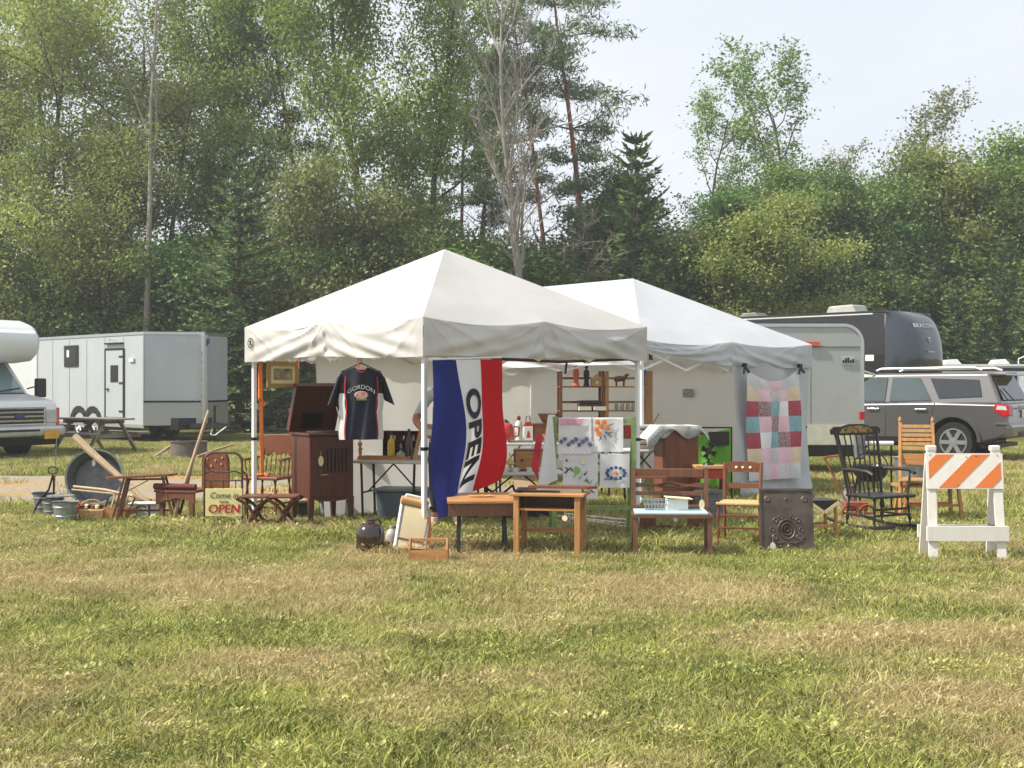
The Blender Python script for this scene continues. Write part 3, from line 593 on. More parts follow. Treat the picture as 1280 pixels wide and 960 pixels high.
# ------------------------------------------------------------ tents
def wr(u, v, seed, k=1.0):
    """cloth wrinkle height, about -1..1"""
    s = seed
    return (math.sin(u*19*k + 5*v + s) * .35 + math.sin(u*37*k - 9*v + 2.1*s) * .2 + math.sin((u*11 + v*6)*k + 1.3*s) * .45) 
def folds(u, v, seed):
    """tension folds fanning out from the eave's supports"""
    h = 0
    for u0, k in ((0, 13), (.5, 11), (1, 13)):
        x, y = (u-u0)*2.9, v*.36 + .05; r_ = math.hypot(x, y)
        h += (1-abs(math.sin(math.atan2(y, x)*k*.5 + seed + .5*math.sin(r_*5+seed))))**3 * math.exp(-(r_/.75)**2) * min(1, r_*5)
    return h
def canopy(root, W, D, apex, ze, zb, mat, seed, hitch=None):
    """roof panels from the eaves up to the apex line, and a hanging valance"""
    (ax0, ay0, az), (ax1, ay1, _) = apex
    c = [(0, 0), (W, 0), (W, D), (0, D)]; o = .05
    tops = [(ax0, ay0), (ax0, ay0), (ax1, ay1), (ax1, ay1)]
    roof = MB(); val = MB()
    for i in range(4):
        a, b = Vector(c[i]), Vector(c[(i+1) % 4]); ta, tb = Vector(tops[i]), Vector(tops[(i+1) % 4])
        d = (b-a).normalized(); n = Vector((d.y, -d.x)); L = (b-a).length
        a2, b2 = a + n*o - d*o, b + n*o + d*o
        def fr(u, v, a2=a2, b2=b2, ta=ta, tb=tb, i=i, n=n, L=L):
            e = a2.lerp(b2, u); t = ta.lerp(tb, u); p = e.lerp(t, v)
            z = ze + (az - ze) * (v + .035*math.sin(math.pi*v)*0)
            sag = -.035*math.sin(math.pi*u)*math.sin(math.pi*min(1, v*1.0)) + .006*wr(u*1.3, v*2, seed+i)*math.sin(math.pi*u)*(1-v)
            ripple = -.055*abs(math.sin(2*math.pi*u))*max(0, 1-v*5) * (1 if L < 4 else .6)
            return (p.x, p.y, z + sag + ripple)
        roof.grid(fr, 36, 14)
        def fv(u, v, a2=a2, b2=b2, i=i, n=n, L=L):
            p = a2.lerp(b2, u); z0 = ze - .055*abs(math.sin(2*math.pi*u)) * (1 if L < 4 else .6)
            zz = zb + .012*math.sin(u*9+seed+i) + (hitch(i, u) if hitch else 0)
            w_ = (.022*folds(u, v, seed+i*1.7) + .016*wr(u, v, seed*2+i) + .045*abs(math.sin(2*math.pi*u))*math.sin(v*2.6)*(.6+.4*math.sin(9*u+seed)) + .017*math.sin((u*30+v*14*(1 if u < .5 else -1))+seed)*v) * min(1, 8*u, 8*(1-u))
            q = p + n*(w_ + .004); return (q.x, q.y, z0 + (zz - z0)*v)
        val.grid(fv, 150, 18)
    roof.build('canopy_roof', mat, root, smooth=True, recalc=False); val.build('valance', mat, root, smooth=True, recalc=False)
def frame(root, W, D, ze, legs, h):
    for (x, y) in legs:
        l = MB(); l.box((x, y, h/2 + .01), (.042, .042, h)); lo = l.build('leg', M['white_metal'], root, bevel=.004, seg=1)
        MB().box((x, y, .006), (.11, .11, .012)).build('foot_plate', M['dark_metal'], lo)
        MB().box((x, y, h*.46), (.052, .052, .03)).build('height_lock', M['dark_metal'], lo)
        MB().box((x, y, h - .03), (.07, .07, .10)).build('corner_bracket', M['black'], lo)
    def truss(a, b):
        a, b = Vector(a), Vector(b); n = 4
        for k in range(n):
            p, q = a.lerp(b, k/n), a.lerp(b, (k+1)/n); hi, lo_ = ze-.07, ze-.33
            m = MB(); s_ = (q-p).cross(Vector((0, 0, 1))).normalized()*.012
            m.bar(Vector((p.x, p.y, hi))+s_, Vector((q.x, q.y, lo_))+s_, .014, .026); m.bar(Vector((p.x, p.y, lo_))-s_, Vector((q.x, q.y, hi))-s_, .014, .026)
            m.build('truss_bar', M['white_metal'], root)
    for a, b in (((.03, .03, 0), (W-.03, .03, 0)), ((.03, .03, 0), (.03, D-.03, 0)), ((W-.03, .03, 0), (W-.03, D-.03, 0)), ((.03, D-.03, 0), (W-.03, D-.03, 0))): truss(a, b)
def wall(root, p0, p1, z0, z1, mat, seed, amp=.03, slant0=0.0, slant1=0.0, name='side_wall', foot=0.0):
    p0, p1 = Vector(p0), Vector(p1); d = (p1-p0); n = Vector((d.y, -d.x)).normalized()
    def f(u, v):
        uu = u + slant0*(1-v)*(1-u) + slant1*(1-v)*u
        p = p0 + d*uu; w_ = amp*(wr(u*d.length/3, v*.6, seed) * (.5+.5*v) + .5*math.sin(v*7+seed+u*2)*math.sin(u*6.28*d.length/1.5))
        p = p + n*(w_ + foot*max(0, .12-v)*8*abs(math.sin(u*9))); return (p.x, p.y, z0 + (z1-z0)*v)
    return MB().grid(f, max(20, int(d.length*18)), 22).build(name, mat, root, smooth=True, recalc=False)

A1 = G(530, 690)
t1 = thing('pop_up_tent', 'white square pop-up tent with peaked roof, the front one with the OPEN flag', 'tent', A1, 42.85)
W1 = 2.9
canopy(t1, W1, W1, ((W1/2, W1/2, 2.92), (W1/2, W1/2, 2.92)), 2.10, 1.74, M['canvas'], 1.0, lambda i, u: .02*math.sin(u*3.14))
frame(t1, W1, W1, 2.06, [(.02, .02), (W1-.02, .02), (.02, W1-.02), (W1-.02, W1-.02)], 2.0)
MB().tube([(W1/2, W1/2, 2.9), (W1/2, W1/2, 2.35)], .02).build('centre_pole', M['white_metal'], t1)
wall(t1, (.76, W1-.06), (W1-.03, W1-.06), .02, 2.04, M['sidewall'], 2.0, .025, slant0=.06)
MB().tube([(.9, .09, 1.74), (1.8, .09, 1.72), (2.86, .09, 1.76)], .016, 7).build('cross_pole', M['mahogany'], t1, smooth=True); MB().bar((1.9, .09, 1.72), (1.88, .09, 1.60), .012, .02).build('pole_clamp', M['black'], t1)
ring = MB(); ring.lathe([(.045, -.001), (.055, -.001), (.055, .001), (.045, .001), (.045, -.001)], n=20, axis='x', cap=False)
ring.box((0, 0, 0), (.002, .018, .05)); ring.box((0, .012, .02), (.002, .03, .012)); ring.box((0, -.012, -.02), (.002, .03, .012))
ring.xf(Matrix.Translation((-.075, W1-.10, 1.93))).build('round_emblem', M['black'], t1)
for yy in (1.9, .9):
    MB().box((-.065, yy, 1.70), (.006, .012, .10)).build('hook_strap', material('red_strap', (170, 60, 40), .6), t1)
# lanyard of an orange ratchet strap down the far leg
st = MB(); st.bar((.075, W1-.05, 1.9), (.10, W1-.05, .55), .012, .055, up=(0, 1, 0)); st.bar((.09, W1-.02, 1.9), (.085, W1-.02, 1.35), .01, .04, up=(0, 1, 0)); st.tube([(.05, W1-.05, 1.34), (.12, W1-.04, 1.31), (.10, W1-.09, 1.27)], .014, 6)
so = st.build('ratchet_strap', material('orange_webbing', (226, 120, 44), .7, var=.08)); so.matrix_world = t1.matrix_basis
tag(so, 'bright orange webbing strap knotted round the tent leg beside the framed print', 'strap')
so.location = A1; so.rotation_euler = (0, 0, R(42.85))

C2 = Vector((1.60, 15.80, 0)); W2, D2 = 3.2, 6.0
t2 = thing('pop_up_tent', 'long white ridge-roofed tent with the patchwork quilt on its front panel', 'tent', C2, 38.75)
canopy(t2, W2, D2, ((1.6, 1.8, 3.0), (1.6, 4.2, 3.0)), 2.05, 1.73, M['canvas2'], 3.3, lambda i, u: (.22*max(0, 1-u*2.2) if i == 0 else 0))
frame(t2, W2, D2, 2.0, [(.02, .02), (W2-.02, .02), (.02, D2-.02), (W2-.02, D2-.02), (W2-.02, D2/2)], 1.96)
wall(t2, (W2-.05, .05), (W2-.05, D2-.05), .02, 1.98, M['sidewall'], 4.0, .02)
wall(t2, (W2-.05, D2-.05), (.05, D2-.05), .02, 1.98, M['sidewall'], 5.0, .02)
fp = wall(t2, (1.62, -.03), (W2+.02, -.03), .01, 1.80, M['canvas2'], 6.0, .07, slant0=.10, name='front_panel', foot=.12)
for x in (1.78, 2.92):      # spring clamps holding the quilt
    cl = MB(); cl.bar((x-.05, -.14, 1.64), (x+.02, -.10, 1.75), .022, .03); cl.bar((x+.06, -.14, 1.65), (x, -.10, 1.74), .022, .03); cl.box((x+.01, -.10, 1.75), (.05, .05, .05))
    o = cl.build('spring_clamp', M['black']); o.location = C2; o.rotation_euler = (0, 0, R(38.75))
    tag(o, 'black spring clamp gripping the ' + ('open-side' if x < 2 else 'corner-side') + ' top end of the patchwork quilt', 'clamp', 'clamps on the quilt')
# warning label on the inner wall
wl = MB().box((W2-.10, 2.15, 1.36), (.004, .22, .13)).build('warning_label', material('label_print', (70, 66, 60), .7, rgb2=(190, 186, 176), scale=30), t2)

# quilt hung on the front panel
def quilt():
    root = thing('patchwork_quilt', 'pink, blue and rose patchwork quilt clamped to the white tent panel', 'quilt', C2, 38.75)
    tone = dict(p=material('quilt_pink', (224, 178, 194), .9, rgb2=(238, 204, 214), scale=60), s=material('quilt_sand', (214, 190, 160), .9, rgb2=(228, 208, 182), scale=40),
                r=material('quilt_rose', (158, 66, 84), .9, rgb2=(178, 84, 100), scale=40), b=material('quilt_blue', (120, 160, 170), .9, rgb2=(148, 184, 192), scale=40),
                w=material('quilt_white', (222, 220, 224), .9, rgb2=(236, 236, 238), scale=60), f=material('quilt_floral', (46, 34, 40), .9, rgb2=(216, 176, 180), scale=70, detail=2),
                d=material('quilt_print', (168, 160, 170), .9, rgb2=(238, 228, 232), scale=80, detail=2), g=material('quilt_grey', (196, 198, 202), .9, rgb2=(214, 216, 218), scale=40))
    rows = ["gdpdg", "spdps", "rfbwr", "bpfpb", "rwbfr", "spdps", "gdpdg"]
    x0, x1, zt, zb = 1.80, 2.90, 1.70, .22
    def pos(u, v):
        droop = .16*math.sin(math.pi*u)*max(0, 1-v*3.2); nar = .10*v*(u-.5)*.0
        w_ = .022*math.sin(u*9+v*3) + .015*math.sin(u*21-v*8)
        return Vector((x0 + (x1-x0)*(u*(1-.03*v)+.015*v) + .03*v, -.125 - .05*v*0 + w_*.8, zt + (zb-zt)*v - droop))
    for j, row in enumerate(rows):
        for i, ch in enumerate(row):
            e = [0, .22, .42, .60, .80, 1.0]
            u0, u1 = e[i], e[i+1]; v0, v1 = j/7, (j+1)/7
            def f(a, b, u0=u0, u1=u1, v0=v0, v1=v1):
                p = pos(u0+(u1-u0)*a, v0+(v1-v0)*b); p.y -= .010*math.sin(math.pi*a)*math.sin(math.pi*b); return p
            MB().grid(f, 5, 5).build('patch', tone[ch], root, smooth=True, recalc=False)
    return root
quilt()

# OPEN flag hanging by the near leg
def flag():
    root = thing('open_flag', 'blue, white and red OPEN flag hanging beside the front tent leg', 'flag', A1, 42.85)
    def pos(u, v, off=0.0):
        x = .015 + (.84*u)*(1-.20*v*v) + .05*v*u; z = 1.71 - v*(1.40 - .30*u**1.1) + .02*u - .03*math.sin(math.pi*v)*u
        y = -.10 + (.045*math.sin(u*8.5+v*3.2) + .03*math.sin(u*4-v*7)) * (.3+1.1*v) - .06*v
        return Vector((x, y - off, z))
    for nm, u0, u1, c in (('blue_stripe', 0, .34, (34, 44, 112)), ('white_stripe', .34, .67, (222, 222, 226)), ('red_stripe', .67, 1, (190, 22, 28))):
        def f(a, b, u0=u0, u1=u1):
            e0 = u0 + (.05*math.sin(b*3.2) if u0 > .1 else 0) ; e1 = u1 + (.05*math.sin(b*3.2) if u1 < .9 else 0); return pos(e0+(e1-e0)*a, b)
        MB().grid(f, 24, 90).build(nm, material('flag_'+nm, c, .75, var=.05, scale=3, trans=.3, spec=.2), root, smooth=True, recalc=False)
    tx = text_mb('OPEN', 1.0, cuts=.05, bold=.034); xs = [p[0] for p in tx.v]; zs = [p[2] for p in tx.v]
    def mp(p):
        a = (p[0]-min(xs))/(max(xs)-min(xs)); b = (p[2]-min(zs))/(max(zs)-min(zs)); v = .20 + .70*a
        u = .368 + .275*b + .05*math.sin(v*3.2); return pos(u, v, .010)
    tx.v = [tuple(mp(p)) for p in tx.v]; tx.build('lettering', material('flag_ink', (20, 20, 30), .8), root)
    MB().tube([(.05, -.06, 1.72), (.88, -.06, 1.75)], .009, 6).build('top_rod', M['white_metal'], root)
flag()
# ------------------------------------------------------------ vehicles
paint = dict(silver=material('trailer_silver', (176, 182, 184), .38, .25, var=.03, scale=1.2, dirt=.10), white=material('rv_white', (212, 214, 214), .35, var=.03, scale=1, coat=.3, dirt=.08),
             greyt=material('trailer_grey', (164, 168, 164), .45, .2, var=.03, scale=1.5, dirt=.12), diamond=material('diamond_plate', (158, 160, 158), .4, .7, rgb2=(188, 190, 188), scale=60, bump=.3),
             car=material('car_grey_metallic', (104, 102, 102), .28, .6, var=.04, scale=40, coat=.8), blackgloss=material('black_gloss', (14, 14, 15), .12, var=.1, coat=.5),
             capg=material('cap_dark_blue_grey', (54, 62, 70), .14, .35, var=.15, scale=1.5, coat=.6), amber=material('amber_lens', (214, 110, 30), .2), redlens=material('red_lens', (170, 20, 22), .15),
             clear=material('clear_lens', (200, 204, 206), .1, .3), plate=material('plate_yellow', (222, 168, 40), .5, rgb2=(196, 140, 30), scale=14))
def wheel(parent, x, y, z, r, wdt, side, rim_mat, spokes=6, name='wheel'):
    """axle along local y; side = +1 or -1 is the outward direction"""
    t = MB(); h = wdt/2; t.lathe([(r*.66, -h*.9), (r*.94, -h), (r, -h*.7), (r, h*.7), (r*.94, h), (r*.66, h*.9)], (x, y, z), 28, 'y', cap=True); w_ = t.build(name, M['rubber'], parent, smooth=True)
    rm = MB(); yo = y + side*h*.92
    rm.lathe([(r*.69, 0), (r*.69, side*.012), (r*.62, side*.012), (r*.60, -side*.03), (r*.02, -side*.03)], (x, yo, z), 28, 'y', cap=False)
    for k in range(spokes):
        a = 2*math.pi*k/spokes; rm.bar((x + r*.12*math.cos(a), yo+side*.002, z + r*.12*math.sin(a)), (x + r*.61*math.cos(a), yo+side*.006, z + r*.61*math.sin(a)), r*.20, .02, up=(0, 1, 0))
    rm.lathe([(r*.2, -side*.01), (r*.18, side*.018), (.01, side*.02)], (x, yo, z), 14, 'y'); rm.build('rim', rim_mat, w_, smooth=True)
    return w_
def panel_on(parent, name, pts, thick, mat, n):
    """flat polygon given by 3D points, thickened along n"""
    n = Vector(n).normalized()*thick; k = len(pts); vs = [Vector(p) for p in pts] + [Vector(p)+n for p in pts]
    return MB().add(vs, [tuple(range(k)), tuple(range(2*k-1, k-1, -1))] + [(i, k+i, k+(i+1) % k, (i+1) % k) for i in range(k)]).build(name, mat, parent)

# --- silver cargo trailer with a wedge nose (local x = forward, y = its left)
h45 = Vector((.707, -.707, 0)); N0 = Vector((-9.49, 33.0, 0))
ct = thing('cargo_trailer', 'long silver enclosed cargo trailer with wedge nose and side door', 'trailer', N0, -45)
L_, W_ = 6.2, 2.5; zb, zt = .42, 2.80       # near side is local y = 0 going to y = +W_
body = MB(); plan = [(-L_, 0), (0, 0), (.85, W_/2), (0, W_), (-L_, W_)]
body.prism(plan, zb, zt, 'xy').build('body', paint['silver'], ct, bevel=.03)
body = MB(); body.prism([(-L_-.01, -.02), (.01, -.02), (.88, W_/2), (.01, W_+.02), (-L_-.01, W_+.02)], zt-.02, zt+.05, 'xy').build('roof_rail', M['aluminium'], ct)
# nose trim: two diamond-plate skirts, centre post, trim line
for a, b in (((0, 0), (.85, W_/2)), ((.85, W_/2), (0, W_))):
    a, b = Vector((*a, 0)), Vector((*b, 0)); d = (b-a).normalized(); n = Vector((d.y, -d.x, 0)); e = n*.003
    panel_on(ct, 'stone_guard', [a+e+Vector((0, 0, zb+.01)), b+e+Vector((0, 0, zb+.01)), b+e+Vector((0, 0, 1.02)), a+e+Vector((0, 0, 1.02))], .012, paint['diamond'], n)
    panel_on(ct, 'trim_strip', [a+e+Vector((0, 0, 1.02)), b+e+Vector((0, 0, 1.02)), b+e+Vector((0, 0, 1.07)), a+e+Vector((0, 0, 1.07))], .02, M['black'], n)
MB().tube([(.87, W_/2, .5), (.87, W_/2, 2.78)], .09, 10).build('nose_post', paint['diamond'], ct)
for k in range(9):
    q = MB().box((.80, W_/2-.19, .66+k*.22), (.012, .06, .10), (0, 0, R(56))); q.build('reflective_letter', M['aluminium'], ct)
sh = MB(); sh.prism([(-.09, .10), (.09, .10), (.10, 0), (0, -.13), (-.10, 0)], 0, .01, 'xz'); sh.xf(Matrix.Translation((.955, W_/2-.01, 2.58)) @ Matrix.Rotation(R(45), 4, 'Z')); sh.build('shield_emblem', material('emblem_blue', (40, 52, 110), .4), ct)
def side(x0, x1, z0, z1, t, name, m, par=None, y=-.002): return MB().lo(x0, x1, y-t, y, z0, z1).build(name, m, par or ct)
dr = side(-2.0, -1.06, .62, 2.40, .02, 'door', paint['silver'])
for a in ((-2.06, -2.0, .58, 2.44), (-1.06, -1.0, .58, 2.44), (-2.0, -1.06, 2.40, 2.46)): side(*a, .03, 'door_frame', M['black'], dr)
side(-1.72, -1.32, 1.55, 2.0, .012, 'door_window', M['glass'], dr, y=-.022); side(-1.95, -1.82, 1.34, 1.38, .05, 'handle', M['black'], dr, y=-.022)
for z in (.75, 1.5, 2.2): side(-1.26, -1.06, z, z+.05, .012, 'hinge', M['black'], dr, y=-.023)
wn = side(-4.43, -3.60, 1.98, 2.58, .025, 'window', M['black']); side(-4.34, -3.69, 2.05, 2.51, .006, 'pane', M['glass'], wn, y=-.027)
side(-4.25, -4.10, 2.25, 2.45, .003, 'paper_note', M['tin'], wn, y=-.034)
side(-2.0, -1.06, 2.56, 2.60, .07, 'awning_rail', M['dark_metal']); side(-.70, -.46, 2.08, 2.17, .05, 'porch_light', M['tin'])
MB().tube([(-1.45, -.05, 2.66), (-1.6, -.09, 2.70), (-1.75, -.05, 2.66)], .012, 5).build('grab_bar', M['aluminium'], ct)
for i in range(1, 6): side(-L_*i/6-.02, -L_*i/6-.005, zb+.05, zt-.06, .003, 'panel_seam', M['galv_dull'])
side(-.03, .0, zb, zt-.03, .012, 'corner_trim', M['aluminium']); side(-L_, -L_+.06, zb, zt-.03, .014, 'corner_trim', M['aluminium'])
side(-L_, 0, zb-.06, zb+.03, .01, 'lower_rail', M['aluminium'])
for x in (-3.55, -2.75):
    wheel(ct, x, .12, .36, .36, .22, -1, M['white_metal'], 5)
    f = MB(); 
    for k in range(9):
        a0, a1 = math.pi*k/9, math.pi*(k+1)/9; f.bar((x+.45*math.cos(a0), -.02, .40+.42*math.sin(a0)), (x+.45*math.cos(a1), -.02, .40+.42*math.sin(a1)), .16, .03, up=(0, 1, 0))
    f.build('fender', M['black'], ct)
for x in (-3.55, -2.75): wheel(ct, x, W_-.12, .36, .36, .22, 1, M['white_metal'], 5)
hb = MB(); hb.bar((-.3, .5, .42), (2.1, W_/2, .44), .08, .12); hb.bar((-.3, W_-.5, .42), (2.1, W_/2, .44), .08, .12); hb.build('hitch_frame', M['black'], ct)
MB().tube([(1.35, W_/2, .02), (1.35, W_/2, .95)], .035, 8).lathe([(.10, 0), (.10, .02)], (1.35, W_/2, .01), 12).tube([(1.35, W_/2, .92), (1.55, W_/2, .95)], .012, 6).build('tongue_jack', M['black'], ct)
MB().tube([(1.5, W_/2-.1, .45), (1.65, W_/2-.3, .22), (1.85, W_/2-.3, .2), (2.0, W_/2-.05, .42)], .02, 6).build('safety_chain', M['galv'], ct)
MB().lo(.25, .75, .55, W_/2+.3, .32, .62).build('battery_box', M['black'], ct)

# --- plain white trailer behind it
wt = thing('box_trailer', 'plain white box trailer standing behind the silver cargo trailer', 'trailer', (-15.6, 40.6, 0), -22)
MB().lo(-3.5, 1.0, 0, 2.3, .5, 2.85).build('body', paint['white'], wt, bevel=.04); MB().lo(-3.5, 1.01, -.01, 2.31, 2.85, 2.90).build('roof_rail', M['dark_metal'], wt)
for x in (-1.6, -.9): wheel(wt, x, .1, .34, .34, .2, -1, M['white_metal'], 5)

# --- motorhome, cab to the camera (local x forward, y its left)
mh = thing('motorhome', 'white cab-over motorhome with chrome grille and yellow plate', 'motorhome', (-9.75, 25.3, 0), -32)
wm = paint['white']
MB().prism([(-.02, .62), (-.02, 1.02), (-.10, 1.16), (-.95, 1.30), (-1.62, 1.98), (-2.6, 2.02), (-2.6, .45), (-1.7, .45), (-1.62, .72), (-1.45, .86), (-1.15, .90), (-.85, .86), (-.68, .72), (-.62, .55), (-.25, .5)], -.97, .97, 'xz').build('cab', wm, mh, bevel=.07, seg=3)
co = MB(); co.prism([(-2.4, 1.96), (-1.45, 1.93), (-.95, 1.97), (-.72, 2.14), (-.66, 2.45), (-.85, 2.70), (-1.25, 2.82), (-2.7, 2.86), (-2.7, 1.98)], -1.10, 1.10, 'xz'); co.build('cab_over_bunk', wm, mh, bevel=.22, seg=5)
MB().lo(-7.6, -2.55, -1.18, 1.18, .45, 2.9).build('coach_body', wm, mh, bevel=.06); MB().lo(-5.2, -4.2, -.4, .4, 2.9, 3.15).build('roof_air_unit', paint['white'], mh, bevel=.05)
def slope(y0, y1, t0, t1): # on the windscreen plane
    a, b = Vector((-.95, 0, 1.30)), Vector((-1.62, 0, 1.98)); n = Vector((.71, 0, .70))
    def q(y, t): return a.lerp(b, t) + Vector((0, y, 0)) + n*.010
    return [q(y0, t0), q(y1, t0), q(y1*.93, t1), q(y0*.93, t1)]
ws = panel_on(mh, 'windscreen', slope(-.86, .86, .04, .95), .008, material('windscreen_glass', (120, 140, 142), .08, .0, var=.15, scale=1.2, spec=.9), (.71, 0, .70))
for y in (-.35, .25): MB().bar((-.96, y, 1.345), (-1.02, y+.55, 1.42), .02, .02).build('wiper', M['black'], ws)
panel_on(mh, 'cowl', [(-.90, -.84, 1.297), (-.90, .84, 1.297), (-.97, .84, 1.315), (-.97, -.84, 1.315)], .01, M['black'], (.2, 0, 1))
gr = MB(); gr.lo(-.03, .035, -.62, .62, .66, .71); gr.lo(-.03, .035, -.62, .62, 1.0, 1.05); gr.lo(-.03, .035, -.62, -.57, .71, 1.0); gr.lo(-.03, .035, .57, .62, .71, 1.0)
go = gr.build('grille', M['chrome'], mh, bevel=.012); MB().lo(-.03, .005, -.57, .57, .71, 1.0).build('grille_backing', M['black'], go)
for z in (.77, .855, .94): MB().lo(.006, .03, -.57, .57, z-.018, z+.018).build('grille_bar', M['chrome'], go)
MB().lathe([(.001, .05), (.07, .048), (.085, .03)], n=20, axis='x').xf(Matrix.Diagonal((1, 1.5, .62, 1))).xf(Matrix.Translation((0, 0, .855))).build('oval_emblem', material('emblem_dark', (40, 52, 92), .3), go, smooth=True)
for s_ in (-1, 1):
    hl = MB().lo(-.06, .02, s_*.64, s_*.90, .72, 1.0).build('headlight', paint['clear'], mh, bevel=.02); MB().lo(-.10, .0, s_*.905, s_*.975, .66, 1.02).build('turn_signal', paint['amber'] if s_ < 0 else material('coral_lens', (206, 84, 74), .25), hl, bevel=.01)
    ar = MB(); ar.tube([(-1.0, s_*.95, 1.24), (-.98, s_*1.2, 1.22)], .018, 6); ar.tube([(-1.0, s_*.95, 1.40), (-.98, s_*1.2, 1.46)], .015, 6)
    mi = MB().lo(-1.08, -.94, s_*1.18, s_*1.40, 1.22, 1.62).build('mirror', M['black'], mh, bevel=.03); ar.build('mirror_arm', M['black'], mi)
bp = MB().prism([(.0, .42), (.13, .46), (.15, .52), (.15, .62), (.10, .66), (.0, .66)], -1.0, 1.0, 'xz').build('bumper', M['chrome'] if False else material('bumper_grey', (186, 188, 190), .3, .5), mh, bevel=.02)
MB().lo(.14, .156, -.55, .38, .555, .60).build('bumper_slot', M['black'], bp)
MB().lo(.156, .166, .48, .83, .40, .57).build('number_plate', paint['plate'], bp); 
tx = text_mb('- - -', .08); tx.xf(Matrix.Translation((.168, .655, .485)) @ Matrix.Rotation(R(90), 4, 'Z')); tx.build('plate_mark', material('plate_ink', (60, 50, 60), .5), bp)
MB().prism([(.05, .28), (.10, .42), (-.3, .42), (-.3, .3)], -.9, .9, 'xz').build('air_dam', M['black'], mh)
for x, k in ((-1.15, 1), (-5.6, 1)):
    for s_ in (-1, 1): wheel(mh, x, s_*.82, .37, .37, .24, s_, M['white_metal'], 8)
MB().lo(-6.5, -.6, -.7, .7, .25, .5).build('chassis', M['black'], mh)

# --- grey sport utility (local x forward, y left)
hd = Vector((-.78, .62, 0)); rw = Vector((8.52, 24.6, 0))
ang = math.degrees(math.atan2(hd.y, hd.x)); left = Vector((-hd.y, hd.x, 0))
car = thing('suv', 'dark grey sport utility vehicle parked beside the black-nosed camper', 'car', rw + hd*1.41 - left*.80, ang)
def arc(cx, cz, r, a0, a1, n=10): return [(cx + r*math.cos(R(a0+(a1-a0)*i/n)), cz + r*math.sin(R(a0+(a1-a0)*i/n))) for i in range(n+1)]
prof = [(-2.42, .55), (-2.44, .95), (-2.36, 1.12), (-1.0, 1.14), (1.05, 1.10), (2.10, 1.02), (2.34, .90), (2.38, .55), (2.2, .42)] + arc(1.38, .40, .47, -2, 182) + [(.85, .36), (-.9, .36)] + arc(-1.41, .40, .47, -2, 182) + [(-2.2, .46)]
MB().prism(prof, -.93, .93, 'xz').build('body', paint['car'], car, bevel=.055, seg=3)
# greenhouse: belt ring to roof ring
bel = [(-2.30, .84), (1.12, .86)]; ro = [(-1.98, .66), (.20, .68)]
gh = MB(); pts = []
for (x, y), z in ((bel[0], 1.10), (bel[1], 1.08)): pts += [(x, y, z), (x, -y, z)]
zr = 1.74
vs = [(-2.30, -.86, 1.10), (1.12, -.87, 1.07), (1.12, .87, 1.07), (-2.30, .86, 1.10), (-2.02, -.69, zr-.02), (.22, -.70, zr-.03), (.22, .70, zr-.03), (-2.02, .69, zr-.02)]
gh.add(vs, [(3, 2, 1, 0), (4, 5, 6, 7), (0, 1, 5, 4), (1, 2, 6, 5), (2, 3, 7, 6), (3, 0, 4, 7)]).build('cabin', paint['car'], car, bevel=.06, seg=3)
tint = material('tinted_glass', (62, 74, 76), .07, 0, var=.2, scale=1.5, spec=.9); tint2 = material('privacy_glass', (30, 36, 38), .07, 0, var=.2, spec=.9)
def sidept(x, z, s_, o=.0): # a point on the sloped cabin side
    t = (z-1.09)/(zr-.025-1.09); return Vector((x, s_*((.866 + (.70-.866)*t) + o), z))
for s_ in (1, -1):
    for nm, poly, g in (('front_door_glass', [(.98, 1.16), (-.02, 1.16), (-.04, 1.62), (.28, 1.63)], tint), ('rear_door_glass', [(-.12, 1.16), (-.96, 1.18), (-.70, 1.62), (-.14, 1.62)], tint), ('quarter_glass', [(-1.10, 1.22), (-1.92, 1.26), (-1.84, 1.58), (-.90, 1.61)], tint2)):
        panel_on(car, nm, [sidept(x, z, s_, .004) for x, z in poly], .010, g, (0, s_, .25))
    for nm, x, a in (('door_handle', .18, 0), ('door_handle', -.78, 0)):
        MB().box((x, s_*.955, 1.0), (.24, .03, .045)).build(nm, M['chrome'], car, bevel=.01)
    for p in ([(1.02, .45), (1.04, 1.10)], [(-.07, .42), (-.07, 1.12)], [(-.95, .75), (-1.05, 1.14)]):
        MB().bar((p[0][0], s_*.931, p[0][1]), (p[1][0], s_*.925, p[1][1]), .010, .008, up=(0, 1, 0)).build('door_seam', M['black'], car)
    MB().bar((.9, s_*.925, .44), (-.9, s_*.925, .44), .08, .06).build('rocker_trim', M['black'], car)
    MB().bar((1.05, s_*.935, 1.128), (-1.0, s_*.91, 1.15), .012, .012).build('belt_trim', M['black'], car)
    for x in (1.38, -1.41):
        fl = MB(); A_ = arc(x, .40, .50, 0, 180, 14)
        for i in range(14): fl.bar((A_[i][0], s_*.93, A_[i][1]), (A_[i+1][0], s_*.93, A_[i+1][1]), .06, .085, up=(0, 1, 0))
        fl.build('wheel_arch', paint['car'], car, smooth=True)
        wheel(car, x, s_*.80, .385, .385, .26, s_, M['aluminium'], 6)
    rail = MB(); rail.tube([(.25, s_*.60, 1.76), (.15, s_*.61, 1.80), (-1.7, s_*.60, 1.82), (-1.85, s_*.60, 1.77)], .025, 8); rail.build('roof_rail', material('rail_silver', (190, 188, 184), .4, .4), car, smooth=True)
    tl = MB().prism([(-2.16, 1.0), (-2.20, 1.13), (-2.45, 1.10), (-2.462, .90), (-2.36, .88)], s_*.70, s_*.942).build('tail_light', paint['redlens'], car, bevel=.015)
    MB().prism([(-2.22, 1.02), (-2.24, 1.10), (-2.40, 1.08), (-2.42, 1.01)], s_*.80, s_*.947).build('clear_lamp', paint['clear'], tl)
MB().box((1.0, .0, 1.13), (.05, 2.1, .05)).build('mirror_bar', M['black'], car)
for s_ in (1, -1): MB().box((.98, s_*1.06, 1.18), (.10, .22, .17)).build('wing_mirror', paint['car'], car, bevel=.03)
